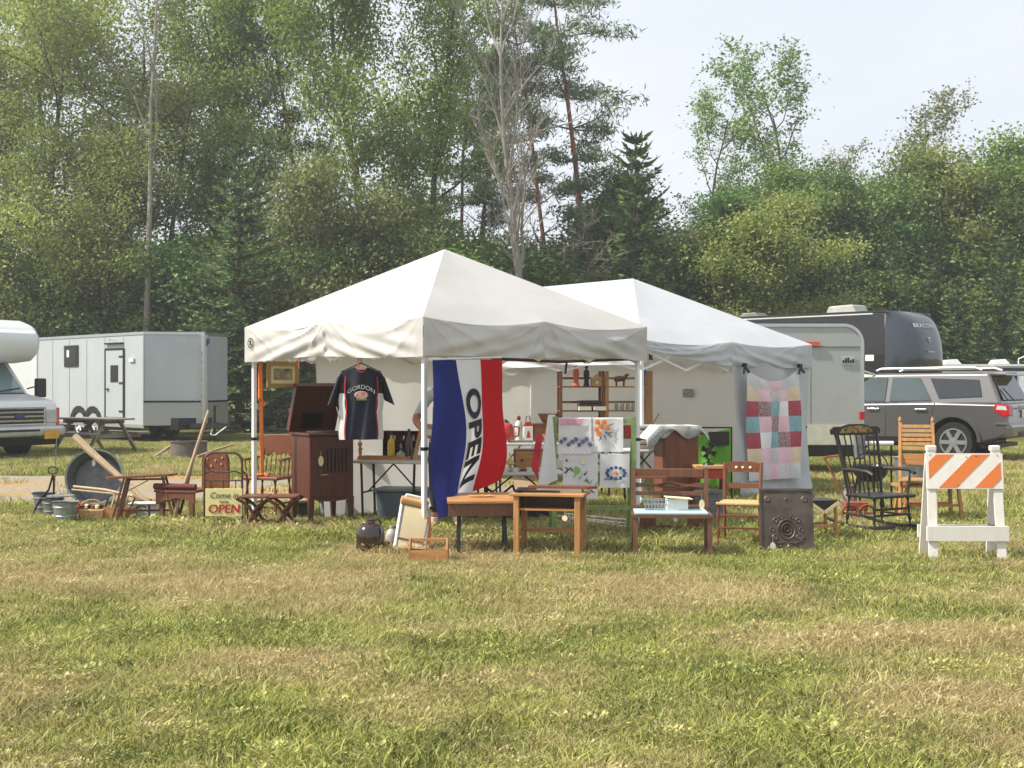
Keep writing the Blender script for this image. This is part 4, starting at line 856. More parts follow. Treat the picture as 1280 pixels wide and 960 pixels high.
panel_on(car, 'rear_glass', [(-2.285, -.72, 1.20), (-2.285, .72, 1.20), (-2.075, .62, 1.62), (-2.075, -.62, 1.62)], .012, tint2, (-.9, 0, .4))
panel_on(car, 'windscreen', [(1.09, -.78, 1.12), (1.09, .78, 1.12), (.27, .64, 1.67), (.27, -.64, 1.67)], .012, tint, (.5, 0, .8))
MB().prism([(-1.85, 1.73), (-2.30, 1.70), (-2.32, 1.66), (-1.95, 1.66)], -.66, .66, 'xz').build('roof_spoiler', paint['car'], car, bevel=.015)
bu = MB().lo(-2.50, -2.2, -.92, .92, .48, .74).build('rear_bumper', paint['car'], car, bevel=.06, seg=3); MB().lo(-2.51, -2.49, -.5, .5, .52, .60).build('bumper_insert', M['black'], bu); MB().bar((-2.47, .93, .76), (-2.2, .955, .76), .02, .03).build('bumper_strip', M['chrome'], bu)
pl = MB().lo(-2.462, -2.45, -.16, .16, .86, 1.02).build('number_plate', M['tin'], car); MB().lo(-2.46, -2.44, -.35, .35, 1.05, 1.09).build('hatch_handle', M['chrome'], car)
MB().bar((-2.36, .30, 1.18), (-2.22, .55, 1.42), .015, .015).build('rear_wiper', M['black'], car)
for x in (1.38, -1.41): MB().lo(x-.5, x+.5, -.64, .64, .30, .92).build('wheel_well', M['black'], car)
MB().lo(-2.1, 2.1, -.75, .75, .28, .36).build('underbody', M['black'], car)

# --- dark-nosed fifth-wheel camper
hr = math.degrees(math.atan2(-.72, .69))
rv = thing('camper', 'black and white fifth-wheel camper with dark rounded nose lettered BEACON', 'camper', (11.25, 36.6, 0), hr)
zt_ = 3.50; hw = 1.22
MB().prism([(-8.5, .7), (-8.5, zt_), (.05, zt_), (.05, 1.68), (-2.3, 1.62), (-2.7, 1.3), (-2.7, .7)], -hw, hw, 'xz').build('body', paint['white'], rv, bevel=.05)
MB().prism([(-8.45, 2.45), (-8.45, 3.44), (-.60, 3.44), (-.60, 2.70), (-1.0, 2.42)], -hw-.012, -hw-.002, 'xz').build('side_band', material('band_black', (22, 22, 24), .25, coat=.4), rv)
MB().prism([(-1.0, 2.40), (-.72, 2.80), (-.72, 3.47), (.04, 3.47), (.04, 1.72), (-.62, 1.80)], -hw-.016, -hw-.003, 'xz').build('bunk_panel', paint['blackgloss'], rv)
MB().prism([(-.55, 2.15), (-.28, 2.15), (-.28, 2.32), (-.55, 2.32)], -hw-.022, -hw-.017, 'xz').build('vent_cover', M['tin'], rv)
for off, m_ in ((0, M['black']), (-.22, material('stripe_grey', (120, 122, 126), .4))): MB().prism([(-2.6, 2.42+off), (-1.2, 2.30+off), (.02, 1.80+off*.4), (.02, 1.76+off*.4), (-1.2, 2.22+off), (-2.6, 2.34+off)], -hw-.026, -hw-.018, 'xz').build('swoosh_stripe', m_, rv)
MB().lo(-8.55, .1, -hw-.04, hw+.04, zt_, zt_+.06).build('roof_edge', paint['blackgloss'], rv)
MB().lo(-8.5, -.3, -hw-.05, -hw-.03, zt_-.04, zt_-.01).build('awning_rail', M['tin'], rv)
def cap(u, v, off=0.0):
    y = (u*2-1); z = 1.70 + (zt_+.04-1.70)*v; b = .80*math.sqrt(max(.03, 1-((v-.30)/.73)**2)) ; k = (1-abs(y)**3.2)**.55
    x = .05 + (b + off)*k + (.0 if v > 0 else 0); return Vector((x, y*(hw+.01)*(1-.10*max(0, v-.7)/.3), z))
cp = MB().grid(cap, 30, 26).build('front_cap', paint['capg'], rv, smooth=True, recalc=False)
MB().grid(lambda u, v: cap(u, v*.13, .015), 30, 5).build('cap_skirt', M['black'], rv, smooth=True, recalc=False)
def on_cap(tx, uc, vc, sx, sz, m_, nm):
    tx.v = [tuple(cap(uc + p[0]*sx, vc + p[2]*sz, .03)) for p in tx.v]; return tx.build(nm, m_, cp)
lt = material('decal_silver', (208, 210, 214), .4)
on_cap(text_mb('BEACON', 1, cuts=.12), .42, .78, .105, .085, lt, 'lettering')
sg = MB(); sg.prism([(-.5, .6), (.5, .6), (.5, .35), (-.5, .35)], 0, .01).prism([(-.5, .25), (-.08, .25), (-.08, -.7)], 0, .01).prism([(.5, .25), (.08, .25), (.08, -.7)], 0, .01)
on_cap(sg, .44, .56, .07, .075, lt, 'shield_emblem'); on_cap(MB().prism([(-2.6, .3), (2.6, .3), (2.6, -.2), (-2.6, -.2)], 0, .01), .45, .38, .030, .035, lt, 'maker_mark')
ac = MB().prism([(-2.4, zt_+.06), (-2.3, zt_+.30), (-1.5, zt_+.33), (-1.35, zt_+.06)], -.38, .38, 'xz').build('roof_air_unit', material('ac_shroud', (170, 168, 158), .6), rv, bevel=.05)
for x in (-5.2, -7.3): MB().prism([(x-.4, zt_+.06), (x-.3, zt_+.22), (x+.2, zt_+.24), (x+.42, zt_+.06)], -.3, .3, 'xz').build('roof_vent', M['galv_dull'], rv, bevel=.03)
for x in (-6.3, -5.4): wheel(rv, x, -hw+.12, .40, .40, .24, -1, M['aluminium'], 6); wheel(rv, x, hw-.12, .40, .40, .24, 1, M['aluminium'], 6)
for y in (-.9, .9): MB().lo(-2.55, -2.43, y-.06, y+.06, .0, .75).build('landing_leg', M['black'], rv)

# --- plain grey cargo trailer beside the rear tent (long side to the camera)
gt = thing('cargo_trailer', 'plain grey cargo trailer with rounded roof end next to the quilt panel', 'trailer', (5.72, 20.9, 0), 0)
Lg = 3.2; z0, z1 = .46, 2.46
rc = .30
pr = [(-Lg, z0), (-Lg, z1)] + [(-rc + rc*math.sin(R(a)), z1 - rc + rc*math.cos(R(a))) for a in range(0, 91, 10)] + [(0, z0)]
MB().prism(pr, 0, 1.75, 'xz').build('body', paint['greyt'], gt, bevel=.02)
rm = MB(); 
for i in range(1, len(pr)-1): rm.bar((pr[i][0], -.012, pr[i][1]), (pr[i+1][0], -.012, pr[i+1][1]), .05, .02, up=(0, 1, 0))
rm.build('edge_trim', M['aluminium'], gt); MB().lo(-Lg, .02, -.02, 0, z0-.14, z0+.04).build('lower_rail', M['dark_metal'], gt)
MB().lo(-Lg, -.03, -.010, -.002, z0+.05, z0+.38).build('kick_panel', material('panel_cream', (190, 190, 172), .5, .1), gt); MB().lo(-.035, .0, -.015, -.002, z0, z1-rc).build('corner_strip', M['aluminium'], gt)
MB().lo(-Lg, -.04, -.013, -.003, z1-.36, z1-.345).build('seam', M['galv_dull'], gt)
for x in (-.85, -1.7, -2.55):
    MB().lo(x, x+.006, -.005, -.001, z0+.4, z1-.36).build('panel_seam', M['galv_dull'], gt)
MB().lo(-.98, -.70, -.05, -.012, z1-.34, z1-.27).build('marker_light', material('marker_orange', (196, 88, 44), .35), gt)
em = MB().lo(-.36, -.13, -.022, -.012, z1-.64, z1-.50).build('maker_badge', M['aluminium'], gt)
for x, hh in ((-.33, .05), (-.29, .08), (-.25, .09), (-.21, .05), (-.17, .07)): MB().lo(x, x+.03, -.03, -.023, z1-.62, z1-.62+hh).build('badge_mark', M['black'], em)
MB().lo(-.05, .02, -.05, -.018, .92, 1.05).build('corner_light', paint['redlens'], gt)
for x in (-2.3,): wheel(gt, x, -.02, .33, .33, .2, -1, M['white_metal'], 5); wheel(gt, x, 1.72, .33, .33, .2, 1, M['white_metal'], 5)
MB().lo(-3.0, .0, .3, 1.4, .30, .46).build('chassis', M['black'], gt)
MB().tube([(-.25, .2, .02), (-.25, .2, .46)], .03, 8).build('corner_jack', M['black'], gt)

# --- low white trailers behind the car
for (px, d, lab, L2, hh, az) in ((1222, 40, 'low white flat-roofed camper with dark trim showing behind the car roof', 5.2, 2.05, -4), (1335, 46, 'white camper with black side beyond the low flat-roofed camper', 6.0, 2.25, 3)):
    x = (px-640)*d/1600
    lt_ = thing('low_camper', lab, 'camper', (x, d, 0), az); MB().lo(-L2/2+.9, L2/2, 0, 2.1, .55, hh).build('body', paint['white'], lt_, bevel=.04); MB().lo(-L2/2+.85, L2/2+.05, -.05, 2.15, hh, hh+.07).build('roof_edge', paint['white'], lt_)
    MB().lo(-L2/2+.9, L2/2-.1, -.014, -.002, hh-.14, hh-.05).build('dark_trim', M['black'], lt_)
    MB().lo(.3, 1.2, -.02, -.003, hh-.55, hh-.2).build('window', M['glass'], lt_)
    for xx in (-.6, .9): MB().prism([(xx-.25, hh+.07), (xx-.15, hh+.22), (xx+.15, hh+.24), (xx+.3, hh+.07)], .6, 1.2, 'xz').build('roof_vent', M['tin'], lt_, bevel=.02)
    MB().tube([(1.5, .8, hh+.07), (1.5, .8, hh+.25), (1.8, .8, hh+.38)], .02, 6).build('antenna', M['tin'], lt_)
    for xx in (-.4, .5): wheel(lt_, xx, .1, .34, .34, .2, -1, M['white_metal'], 5)
# ------------------------------------------------------------ goods outside and under the front tent
def item(name, label, cat, px, py, rz=0.0, group=None): return thing(name, label, cat, G(px, py), rz, group)
def at3(px, py, d): return Vector(((px-640)*d/1600, d, 1.5-(py-480)*d/1600))
def turned(p0, p1, r, beads=3):
    """profile-turned spindle between two points"""
    p0, p1 = Vector(p0), Vector(p1); n = beads*4; pts = []; rs = []
    for i in range(n+1):
        pts.append(p0.lerp(p1, i/n)); rs.append(r*(.72 + .28*math.cos(i*math.pi/2)))
    return MB().tube(pts, rs, 7)
def each(root, name, mat, *mbs, **k):
    for q in mbs: q.build(name, mat, root, **k)
def tagcard(root, p, mat=None, h=.09, w=.05):
    p = Vector(p); q = MB(); q.tube([p, p - Vector((0, 0, .05))], .002, 3); q.lathe([(.001, -.002), (w/2, -.002), (w/2, .002), (.001, .002)], (0, 0, 0), 10, 'y').v
    k = len(q.v) - 40
    q2 = MB().tube([p, p - Vector((0, 0, .05))], .002, 3); e = MB().lathe([(.001, -.002), (w/2, -.002), (w/2, .002), (.001, .002)], (0, 0, 0), 12, 'y').xf(Matrix.Diagonal((1, 1, h/w, 1))).xf(Matrix.Translation(p - Vector((0, .004, .05+h/2))))
    q2.add(e.v, e.f); q2.build('price_tag', mat or M['paper'], root)

# --- record-player cabinet with its lid up
vc = G(387, 660) + Vector((.08, .345, 0))
v = thing('gramophone_cabinet', 'tall dark mahogany gramophone cabinet with raised lid and slatted grille', 'cabinet', vc, 32)
w_, d_ = .25, .25
MB().lo(-w_, w_, -d_, d_, .30, .955).build('case', M['mahogany'], v, bevel=.006, seg=1)
MB().lo(-w_-.02, w_+.02, -d_-.02, d_+.02, .955, .985).build('top_board', M['mahogany'], v, bevel=.006, seg=1)
for sx in (-1, 1):
    for sy in (-1, 1): MB().bar((sx*(w_-.02), sy*(d_-.02), 0), (sx*(w_-.025), sy*(d_-.025), .31), .036, w2=.06, h2=.06).build('leg', M['mahogany'], v)
MB().prism([(-w_+.05, .30), (w_-.05, .30), (w_-.09, .275), (0, .262), (-w_+.09, .275)], -d_, -d_+.02).build('apron', M['mahogany'], v)
gp = MB().lo(-.09, .19, -d_-.004, -d_-.001, .58, .82).build('grille_backing', M['black'], v)
for k in range(7): MB().lo(-.085+k*.042, -.067+k*.042, -d_-.014, -d_-.005, .585, .815).build('grille_slat', M['mahogany'], gp)
for s_ in (-1, 1): MB().lo(.003 if s_ > 0 else -w_+.02, w_-.02 if s_ > 0 else -.003, -d_-.01, -d_-.001, .33, .54).build('door', M['mahogany'], v)
MB().lo(-.13, -.05, -d_-.014, -d_-.003, .545, .552).build('door_pull', M['chrome'], v)
tagcard(v, (-.13, -d_-.012, .80), M['paper'], .11, .06)
lm = Matrix.Translation((0, d_+.02, .985)) @ Matrix.Rotation(R(-66), 4, 'X')
lid = MB().lo(-w_-.02, w_+.02, -.54, 0, .055, .075); 
for a in ((-w_-.02, -w_, -.54, 0, 0, .055), (w_, w_+.02, -.54, 0, 0, .055), (-w_, w_, -.54, -.52, 0, .055), (-w_, w_, -.02, 0, 0, .055)): lid.lo(*a)
lo_ = lid.xf(lm).build('lid', M['mahogany'], v); MB().lo(-.12, .12, -.20, -.02, .048, .054).xf(lm).build('lid_plaque', M['dark_metal'], lo_)
MB().tube([(w_-.03, -.05, .985), (w_-.03, .12, 1.25)], .006, 5).build('lid_stay', M['chrome'], v)
MB().lathe([(.17, .987), (.17, .998), (.01, 1.0)], n=24).build('turntable', material('green_felt', (60, 66, 50), .9), v, smooth=True)
# dark tins under it
for (px, py, w2, h2, l_) in ((378, 655, .13, .17, 'small dark tin standing under the gramophone cabinet'), (416, 655, .28, .20, 'black and white printed box lying under the gramophone cabinet')):
    q = item('storage_tin', l_, 'tin', px, py-8, 20); MB().lo(-w2/2, w2/2, -.1, .1, .0, h2).build('tin_body', material('tin_'+str(px), (34, 42, 42), .4, rgb2=(60, 70, 68) if px < 400 else (170, 172, 170), scale=9, detail=1), q, bevel=.012); MB().lo(-w2/2-.006, w2/2+.006, -.106, .106, h2-.03, h2+.008).build('tin_lid', M['black'], q, bevel=.004)

# --- pressed-back armchair with spindles
def spindle_chair(root, mat, w=.44, d=.42, sh=.44, H=.95, back='panel', arms=True, lean=.08, seatm=None, spin=6):
    each(root, 'leg', mat, *[turned((sx*(w/2-.03), sy*(d/2-.03), 0), (sx*(w/2-.06), sy*(d/2-.06), sh), .02) for sx in (-1, 1) for sy in (-1, 1)], smooth=True)
    MB().prism([(-w/2, -d/2), (w/2, -d/2), (w/2-.02, d/2), (-w/2+.02, d/2)], sh, sh+.035, 'xy').build('seat', seatm or mat, root, bevel=.01)
    for sx in (-1, 1): MB().tube([(sx*(w/2-.045), -(d/2-.045), sh*.4), (sx*(w/2-.045), d/2-.045, sh*.4)], .011, 6).build('stretcher', mat, root)
    MB().tube([(-(w/2-.04), -(d/2-.04), sh*.32), (w/2-.04, -(d/2-.04), sh*.32)], .013, 6).build('stretcher', mat, root)
    for sx in (-1, 1): turned((sx*(w/2-.04), d/2-.04, sh+.02), (sx*(w/2-.03), d/2-.04+lean, H-.06), .018, 4).build('back_post', mat, root, smooth=True)
    if back == 'panel':
        o = MB(); o.prism([(-w/2-.01, H-.22), (-w/2, H-.04), (-w*.3, H), (w*.3, H), (w/2, H-.04), (w/2+.01, H-.22), (w*.3, H-.25), (w*.2, H-.20), (0, H-.23), (-w*.2, H-.20), (-w*.3, H-.25)], d/2-.06+lean*.9, d/2-.035+lean*.9).build('crest_panel', mat, root, bevel=.006)
        for k in range(spin):
            x = (-.4 + .8*k/(spin-1))*w*.8; turned((x, d/2-.04, sh+.03), (x, d/2-.05+lean*.8, H-.21), .010, 3).build('spindle', mat, root, smooth=True)
    if arms:
        for sx in (-1, 1):
            MB().bar((sx*(w/2+.0), -(d/2-.06), sh+.22), (sx*(w/2-.02), d/2-.02, sh+.24), .045, .022).build('arm', mat, root)
            for k in range(4): turned((sx*(w/2-.02), -d/2+.09+k*.085, sh+.03), (sx*(w/2), -d/2+.09+k*.085, sh+.215), .009, 2).build('arm_spindle', mat, root, smooth=True)
ch = item('armchair', 'reddish-brown pressed-back armchair with spindle arms beside the gramophone cabinet', 'chair', 336, 648, -20); spindle_chair(ch, M['redwood'], .46, .42, .44, .93)
MB().tube([(-.1, -.15, .478), (0, -.08, .50), (.08, -.15, .478)], .02, 5).build('seat_ribbon', material('orange_cloth', (214, 100, 40), .8), ch)

# --- X-legged stool
xs_ = item('folding_stool', 'dark wooden stool on curved crossed legs in front of the armchair', 'stool', 335, 664, 0)
for yy in (.0, .26):
    for cx in (-.15, .15):
        for s_ in (-1, 1):
            pts = []
            for k in range(11):
                t = k/10; x = s_*(-.17 + .34*t) + s_*.035*math.sin(2*math.pi*t); pts.append((cx+x, yy + (.011 if s_ > 0 else -.011), .015 + .32*t))
            m_ = MB()
            for k in range(10): m_.bar(pts[k], pts[k+1], .02, .034, up=(0, 1, 0)) if False else m_.tube([pts[k], pts[k+1]], .017, 6)
            m_.build('crossed_leg', M['mahogany'], xs_, smooth=True)
for cx in (-.15, .15): MB().lo(cx-.145, cx+.145, -.02, .28, .335, .36).build('seat_board', M['walnut'], xs_, bevel=.008); MB().tube([(cx, -.02, .175), (cx, .28, .175)], .014, 6).build('pivot_rod', M['walnut'], xs_)
for yy in (.0, .26): MB().bar((-.30, yy, .012), (.30, yy, .012), .03, .022).build('foot_rail', M['mahogany'], xs_)

# --- carved-back hall chair, iron headboard and shop sign
hc = item('hall_chair', 'oak hall chair with pierced carved back beside the iron headboard', 'chair', 240, 652, -14)
for x, y in ((-.27, -.17), (-.27, .15), (.10, .17), (.10, -.19)): MB().bar((x, y, 0), (x*.96, y*.96, .33), .04, w2=.055, h2=.055).build('leg', M['walnut'], hc)
MB().prism([(-.32, .33), (.14, .33), (.14, .22), (.02, .26), (-.10, .275), (-.20, .26), (-.28, .20), (-.32, .20)], -.21, -.185).build('apron', M['redwood'], hc)
MB().lo(-.34, .16, -.22, .20, .33, .36).build('seat', M['redwood'], hc, bevel=.008); MB().tube([(-.34, -.20, .395), (.15, -.20, .395)], .033, 10).build('roll_cushion', material('maroon_cloth', (92, 36, 32), .8), hc, smooth=True)
bk = [(.03, .36), (.03, .66), (.06, .73), (.20, .75), (.34, .73), (.36, .66), (.36, .36)]
MB().prism(bk, .16, .185).build('back_panel', M['redwood'], hc, bevel=.006)
for x, z in ((.10, .68), (.20, .66), (.28, .69), (.15, .60), (.27, .62)):
    MB().lathe([(.013, .154), (.010, .150), (.003, .151)], (x, 0, z), 8, 'y').build('cutout_light_stud', M['pine'], hc, smooth=True)  # pale studs paint in the light showing through the back's leaf cutouts
hbd = item('iron_headboard', 'small brown iron bed headboard with rounded top holding the shop sign', 'headboard', 279, 661, 0)
iron = material('brown_iron', (70, 48, 36), .5, .3, rgb2=(104, 74, 54), scale=20)
def rounded(w, z0, z1, r):
    return [(-w, 0, z0)] + [(-w + r - r*math.cos(R(a)), 0, z1 - r + r*math.sin(R(a))) for a in range(0, 91, 15)] + [(w - r + r*math.sin(R(a)), 0, z1 - r + r*math.cos(R(a))) for a in range(0, 91, 15)] + [(w, 0, z0)]
MB().tube(rounded(.195, 0, .79, .10), .013, 8).build('outer_frame', iron, hbd, smooth=True)
MB().tube([(-.195, .0, .57), (-.12, .0, .60), (-.05, 0, .585), (.05, 0, .585), (.12, 0, .60), (.195, 0, .565)], .009, 6).build('curved_rail', iron, hbd, smooth=True)
MB().tube([(-.195, 0, .50), (.195, 0, .50)], .008, 6).build('rail', iron, hbd); MB().tube([(-.195, 0, .16), (.195, 0, .16)], .010, 6).build('rail', iron, hbd)
for x in (-.13, .0, .13): MB().tube([(x, 0, .16), (x, 0, .50)], .006, 5).build('upright', iron, hbd)
MB().tube([(.24, .06, .02), (.235, .05, .55), (.195, .02, .60)], .010, 6).build('side_brace', iron, hbd)
MB().tube([(-.195, .0, .02), (-.195, .22, .02)], .011, 6).tube([(.195, .0, .02), (.195, .22, .02)], .011, 6).build('foot', iron, hbd)
sg = thing('shop_sign', 'cream tin sign reading Come in OPEN hung on the iron headboard', 'sign', G(281, 662) + Vector((0, -.035, .14)), 0)
MB().lo(-.19, .19, -.008, .0, 0, .285).build('board', material('sign_cream', (212, 204, 142), .55, rgb2=(224, 216, 158), scale=5, dirt=.12), sg, bevel=.006)
for body, sz, z, c, shr in (('Come in', .085, .215, (70, 62, 40), .25), ("WE'RE", .034, .148, (50, 40, 30), 0), ('OPEN', .125, .075, (176, 36, 26), .12)):
    t_ = text_mb(body, sz, shr, .001); t_.xf(Matrix.Translation((.0, -.011, z)))
    if body == 'OPEN':
        for dx in (-.004, 0, .004): 
            t2_ = MB(); t2_.v = [(p[0]+dx, p[1]-.0006*(dx/.004+1), p[2]) for p in t_.v]; t2_.f = t_.f; t2_.build('lettering', material('sign_red', c, .6), sg)
    else: t_.build('lettering', material('sign_ink_'+body[:2], c, .6), sg)
# leaning handles
for nm, lab, a, b, r, m_ in (('tool_pole', 'long pale wooden pole leaning up behind the hall chair', G(214, 654), at3(261, 513, 14.0), .021, 'handle'), ('tool_pole', 'dark slim pole leaning beside the long pale pole', G(222, 652), at3(243, 568, 14.2), .016, 'walnut'),
                             ('tool_pole', 'short pale stick resting across the carved chair back', at3(246, 571, 14.05), at3(291, 556, 14.5), .014, 'handle')):
    q = MB().tube([a, a.lerp(b, .4) + Vector((.01, 0, .01)), b], [r*1.1, r, r*.85], 8).build(nm, M[m_], None, smooth=True); tag(q, lab, 'pole')

# --- wooden ironing board on crossed legs
ib = item('ironing_board', 'old narrow wooden ironing board on splayed crossed legs beside the buckets', 'ironing board', 176, 653, 2)
MB().prism([(-.34, -.02), (-.30, -.09), (.36, -.13), (.40, -.10), (.40, .10), (.36, .13), (-.30, .09), (-.34, .02)], .49, .512, 'xy').xf(Matrix.Rotation(R(-3), 4, 'Y')).build('board', M['redwood'], ib)
for y in (-.09, .09):
    MB().bar((-.29, y, 0), (-.16, y*.8, .48), .03, .022).build('leg', M['walnut'], ib); MB().bar((-.24, y*.6, 0), (-.13, y*.5, .48), .024, .02).build('leg', M['walnut'], ib); MB().bar((.38, y, 0), (.25, y*.8, .50), .03, .022).build('leg', M['walnut'], ib)
for a, b in (((-.25, 0, .13), (.33, 0, .13)), ((-.16, 0, .465), (.26, 0, .47)), ((.20, -.09, .22), (.45, -.08, .27))): MB().bar(a, b, .03, .02).build('stretcher', M['mahogany'], ib)

# --- washtub, buckets, crates
tb = item('wash_tub', 'large round galvanised washtub tipped up on its edge', 'tub', 121, 634, 6)
tub = MB().lathe([(.005, 0), (.27, 0), (.275, .02), (.335, .24), (.348, .245), (.348, .262), (.325, .26), (.262, .03), (.005, .025)], n=32).xf(Matrix.Translation((0, .12, .33)) @ Matrix.Rotation(R(80), 4, 'X'))
tub.build('tub_shell', M['galv_dull'], tb, smooth=True); MB().tube([(0, -.10, .67), (.03, -.13, .72), (.0, -.15, .73), (-.03, -.13, .72), (0, -.10, .67)], .008, 5).build('handle', M['galv'], tb); tagcard(tb, (.0, -.17, .64), M['tin'], .08, .04)
def bucket(px, py, r, h, lab, mat, dz=0, handle=True):
    q = item('bucket', lab, 'bucket', px, py); MB().lathe([(.005, .0), (r*.78, 0), (r, h), (r*1.05, h+.004), (r*1.05, h+.014), (r*.97, h+.01), (r*.76, .012), (.005, .012)], n=24).build('pail', mat, q, smooth=True)
    for z in (.35, .8): MB().lathe([(r*(.78+.22*z)+.001, h*z-.006), (r*(.78+.22*z)+.006, h*z), (r*(.78+.22*z)+.001, h*z+.006)], n=24, cap=False).build('rib', mat, q, smooth=True)
    if handle: MB().tube([(r*1.03*math.cos(R(a)), -.02 - r*.9*math.sin(R(a)), h*.98 + .02*math.sin(R(a))) for a in range(0, 181, 15)], .005, 5).build('bail_handle', M['dark_metal'], q)
    return q
bucket(82, 653, .135, .215, 'pale galvanised bucket standing in front of two grey ones', M['galv'])
bucket(66, 646, .115, .20, 'small grey bucket half hidden behind the pale galvanised bucket', M['galv_dull'])
bucket(55, 642, .125, .235, 'taller dull grey bucket under the iron tongs', M['galv_dull'])
q = item('lid_pile', 'flat tin lid lying across the grey buckets', 'lid', 76, 646); q.location.z = .232
MB().lathe([(.005, .006), (.14, .004), (.15, 0), (.15, .012), (.02, .016)], n=20).build('disc', M['galv'], q, smooth=True); MB().tube([(-.03, 0, .014), (0, 0, .04), (.03, 0, .014)], .005, 5).build('knob', M['galv_dull'], q)
q = item('red_can', 'small bright red can between the bucket and the wicker basket', 'can', 97, 646); MB().lathe([(.005, 0), (.062, 0), (.065, .005), (.065, .15), (.05, .165), (.02, .17)], n=18).build('can_body', material('red_paint', (178, 26, 32), .4), q, smooth=True); MB().tube([(.05, 0, .16), (0, 0, .21), (-.05, 0, .16)], .005, 5).build('handle', M['dark_metal'], q)
bk_ = item('wicker_basket', 'small pale wicker basket of oddments in front of the tipped washtub', 'basket', 115, 651, 10); wk = material('wicker', (150, 112, 70), .8, rgb2=(204, 170, 120), scale=60, bump=.3)
MB().prism([(-.12, 0), (.12, 0), (.14, .13), (-.14, .13)], -.09, .09).build('basket_body', wk, bk_, bevel=.015); MB().tube([(.13*math.cos(R(a)), 0, .13 + .10*math.sin(R(a))) for a in range(0, 181, 18)], .009, 6).build('handle', wk, bk_)
for k in range(6): MB().lathe([(.002, .13), (.03, .14), (.028, .17), (.002, .18)], (-.1+k*.04, rnd.uniform(-.05, .05), 0), 8).build('oddment', (M['redwood'], M['paper'], M['dark_metal'])[k % 3], bk_, smooth=True)
cr = item('wooden_crate', 'brown wooden crate of tools behind the ironing board legs', 'crate', 147, 650, -4)
MB().lo(-.20, .20, -.13, -.115, 0, .15).build('side', M['oak_x'], cr); MB().lo(-.20, .20, .115, .13, 0, .15).build('side', M['oak_x'], cr); MB().lo(-.20, -.185, -.115, .115, 0, .15).build('end', M['oak'], cr); MB().lo(.185, .20, -.115, .115, 0, .15).build('end', M['oak'], cr); MB().lo(-.185, .185, -.115, .115, .004, .016).build('bottom', M['oak'], cr)
for k in range(5): MB().tube([(-.15+k*.07, -.05, .06), (-.12+k*.075, .04, .24+.03*(k % 2))], .011, 6).build('tool_handle', M['handle'] if k % 2 else M['dark_metal'], cr)
wb = item('white_box', 'white box with a dark carrying strap behind the ironing board', 'box', 180, 648, 4); MB().lo(-.15, .15, -.11, .11, 0, .16).build('box_body', M['tin'], wb, bevel=.02); MB().lo(-.155, .155, -.115, .115, .16, .18).build('lid', M['tin'], wb, bevel=.008); MB().lo(.07, .09, -.118, -.112, .0, .165).build('strap', M['black'], wb); MB().tube([(-.05, -.118, .13), (-.02, -.135, .15), (.02, -.135, .15), (.05, -.118, .13)], .007, 5).build('handle', M['black'], wb)
bt = item('wooden_beam', 'thick pale wooden beam slanting across the tipped washtub', 'beam', 193, 640); a, b = G(193, 640), at3(95, 547, 15.4)
MB().tube([Vector((0, 0, .03)), (b-a)*.35 + Vector((0, 0, .03)), (b-a)*.8, b-a], [.03, .035, .045, .05], 8).build('shaft', M['handle'], bt, smooth=True); MB().tube([b-a, (b-a)*1.015], [.052, .045], 8).build('end_cap', M['oldwood'], bt)
sc = item('scythe_handle', 'curved pale scythe handle lying over the crates', 'tool', 206, 640); p_ = [at3(206, 632, 14.6), at3(188, 631, 14.5), at3(166, 620, 14.4), at3(130, 612, 14.6), at3(92, 608, 14.8)]; o_ = G(206, 640)
MB().tube([p - o_ for p in p_], [.022, .022, .02, .016, .014], 7).build('snath', M['handle'], sc, smooth=True); MB().tube([p_[1]-o_, p_[1]-o_+Vector((.02, -.05, .08))], .013, 6).build('grip', M['handle'], sc)
st_ = tag(MB().tube([at3(90, 612, 14.7), at3(150, 618, 14.5), at3(185, 600, 14.7)], .011, 6).build('thin_stick', M['handle'], None, smooth=True), 'thin pale stick lying over the crates beside the scythe handle', 'stick')
tg = item('iron_tongs', 'black iron ice tongs with ring standing over the buckets', 'tongs', 56, 644); o_ = G(56, 644); ps = lambda *L: [at3(x, y, 14.6) - o_ for x, y in L]
MB().tube(ps((66, 594), (61, 612), (54, 620), (46, 632), (39, 648)), .012, 6).build('jaw', M['dark_metal'], tg, smooth=True); MB().tube(ps((67, 594), (67, 615), (66, 628)), .011, 6).build('jaw', M['dark_metal'], tg, smooth=True)
MB().tube(ps(*[(66+6*math.cos(R(a)), 588+4.5*math.sin(R(a))) for a in range(0, 360, 30)]), .007, 6, closed=True).build('ring', M['dark_metal'], tg, smooth=True); MB().tube(ps((55, 619), (62, 622), (60, 628)), .012, 6).build('hinge', M['dark_metal'], tg)
tag(MB().tube([G(67, 640), at3(71, 545, 14.98)], .006, 6).build('iron_rod', M['galv_dull'], None), 'thin straight iron rod standing up behind the tongs', 'rod')

# --- picnic table, fire ring
pt = item('picnic_table', 'weathered grey picnic table standing between the motorhome and the silver trailer', 'picnic table', 147, 567, -38)
for k in range(5): MB().lo(-1.75, .1, -.36+k*.148, -.36+k*.148+.14, .72, .758).build('top_plank', M['oldwood_x'], pt)
for s_ in (-1, 1):
    for k in range(2): MB().lo(-1.75, .1, s_*.62-.14+k*.145, s_*.62-.14+k*.145+.138, .42, .455).build('bench_plank', M['oldwood_x'], pt)
for x in (-1.45, -.2):
    for s_ in (-1, 1): MB().bar((x+.02*s_, s_*.62, 0), (x+.02*s_, s_*.16, .72), .04, .10, up=(1, 0, 0)).build('leg', M['oldwood'], pt)
    MB().lo(x-.075, x-.035, -.76, .76, .33, .42).build('bench_beam', M['oldwood'], pt); MB().lo(x-.075, x-.035, -.34, .34, .64, .72).build('top_beam', M['oldwood'], pt)
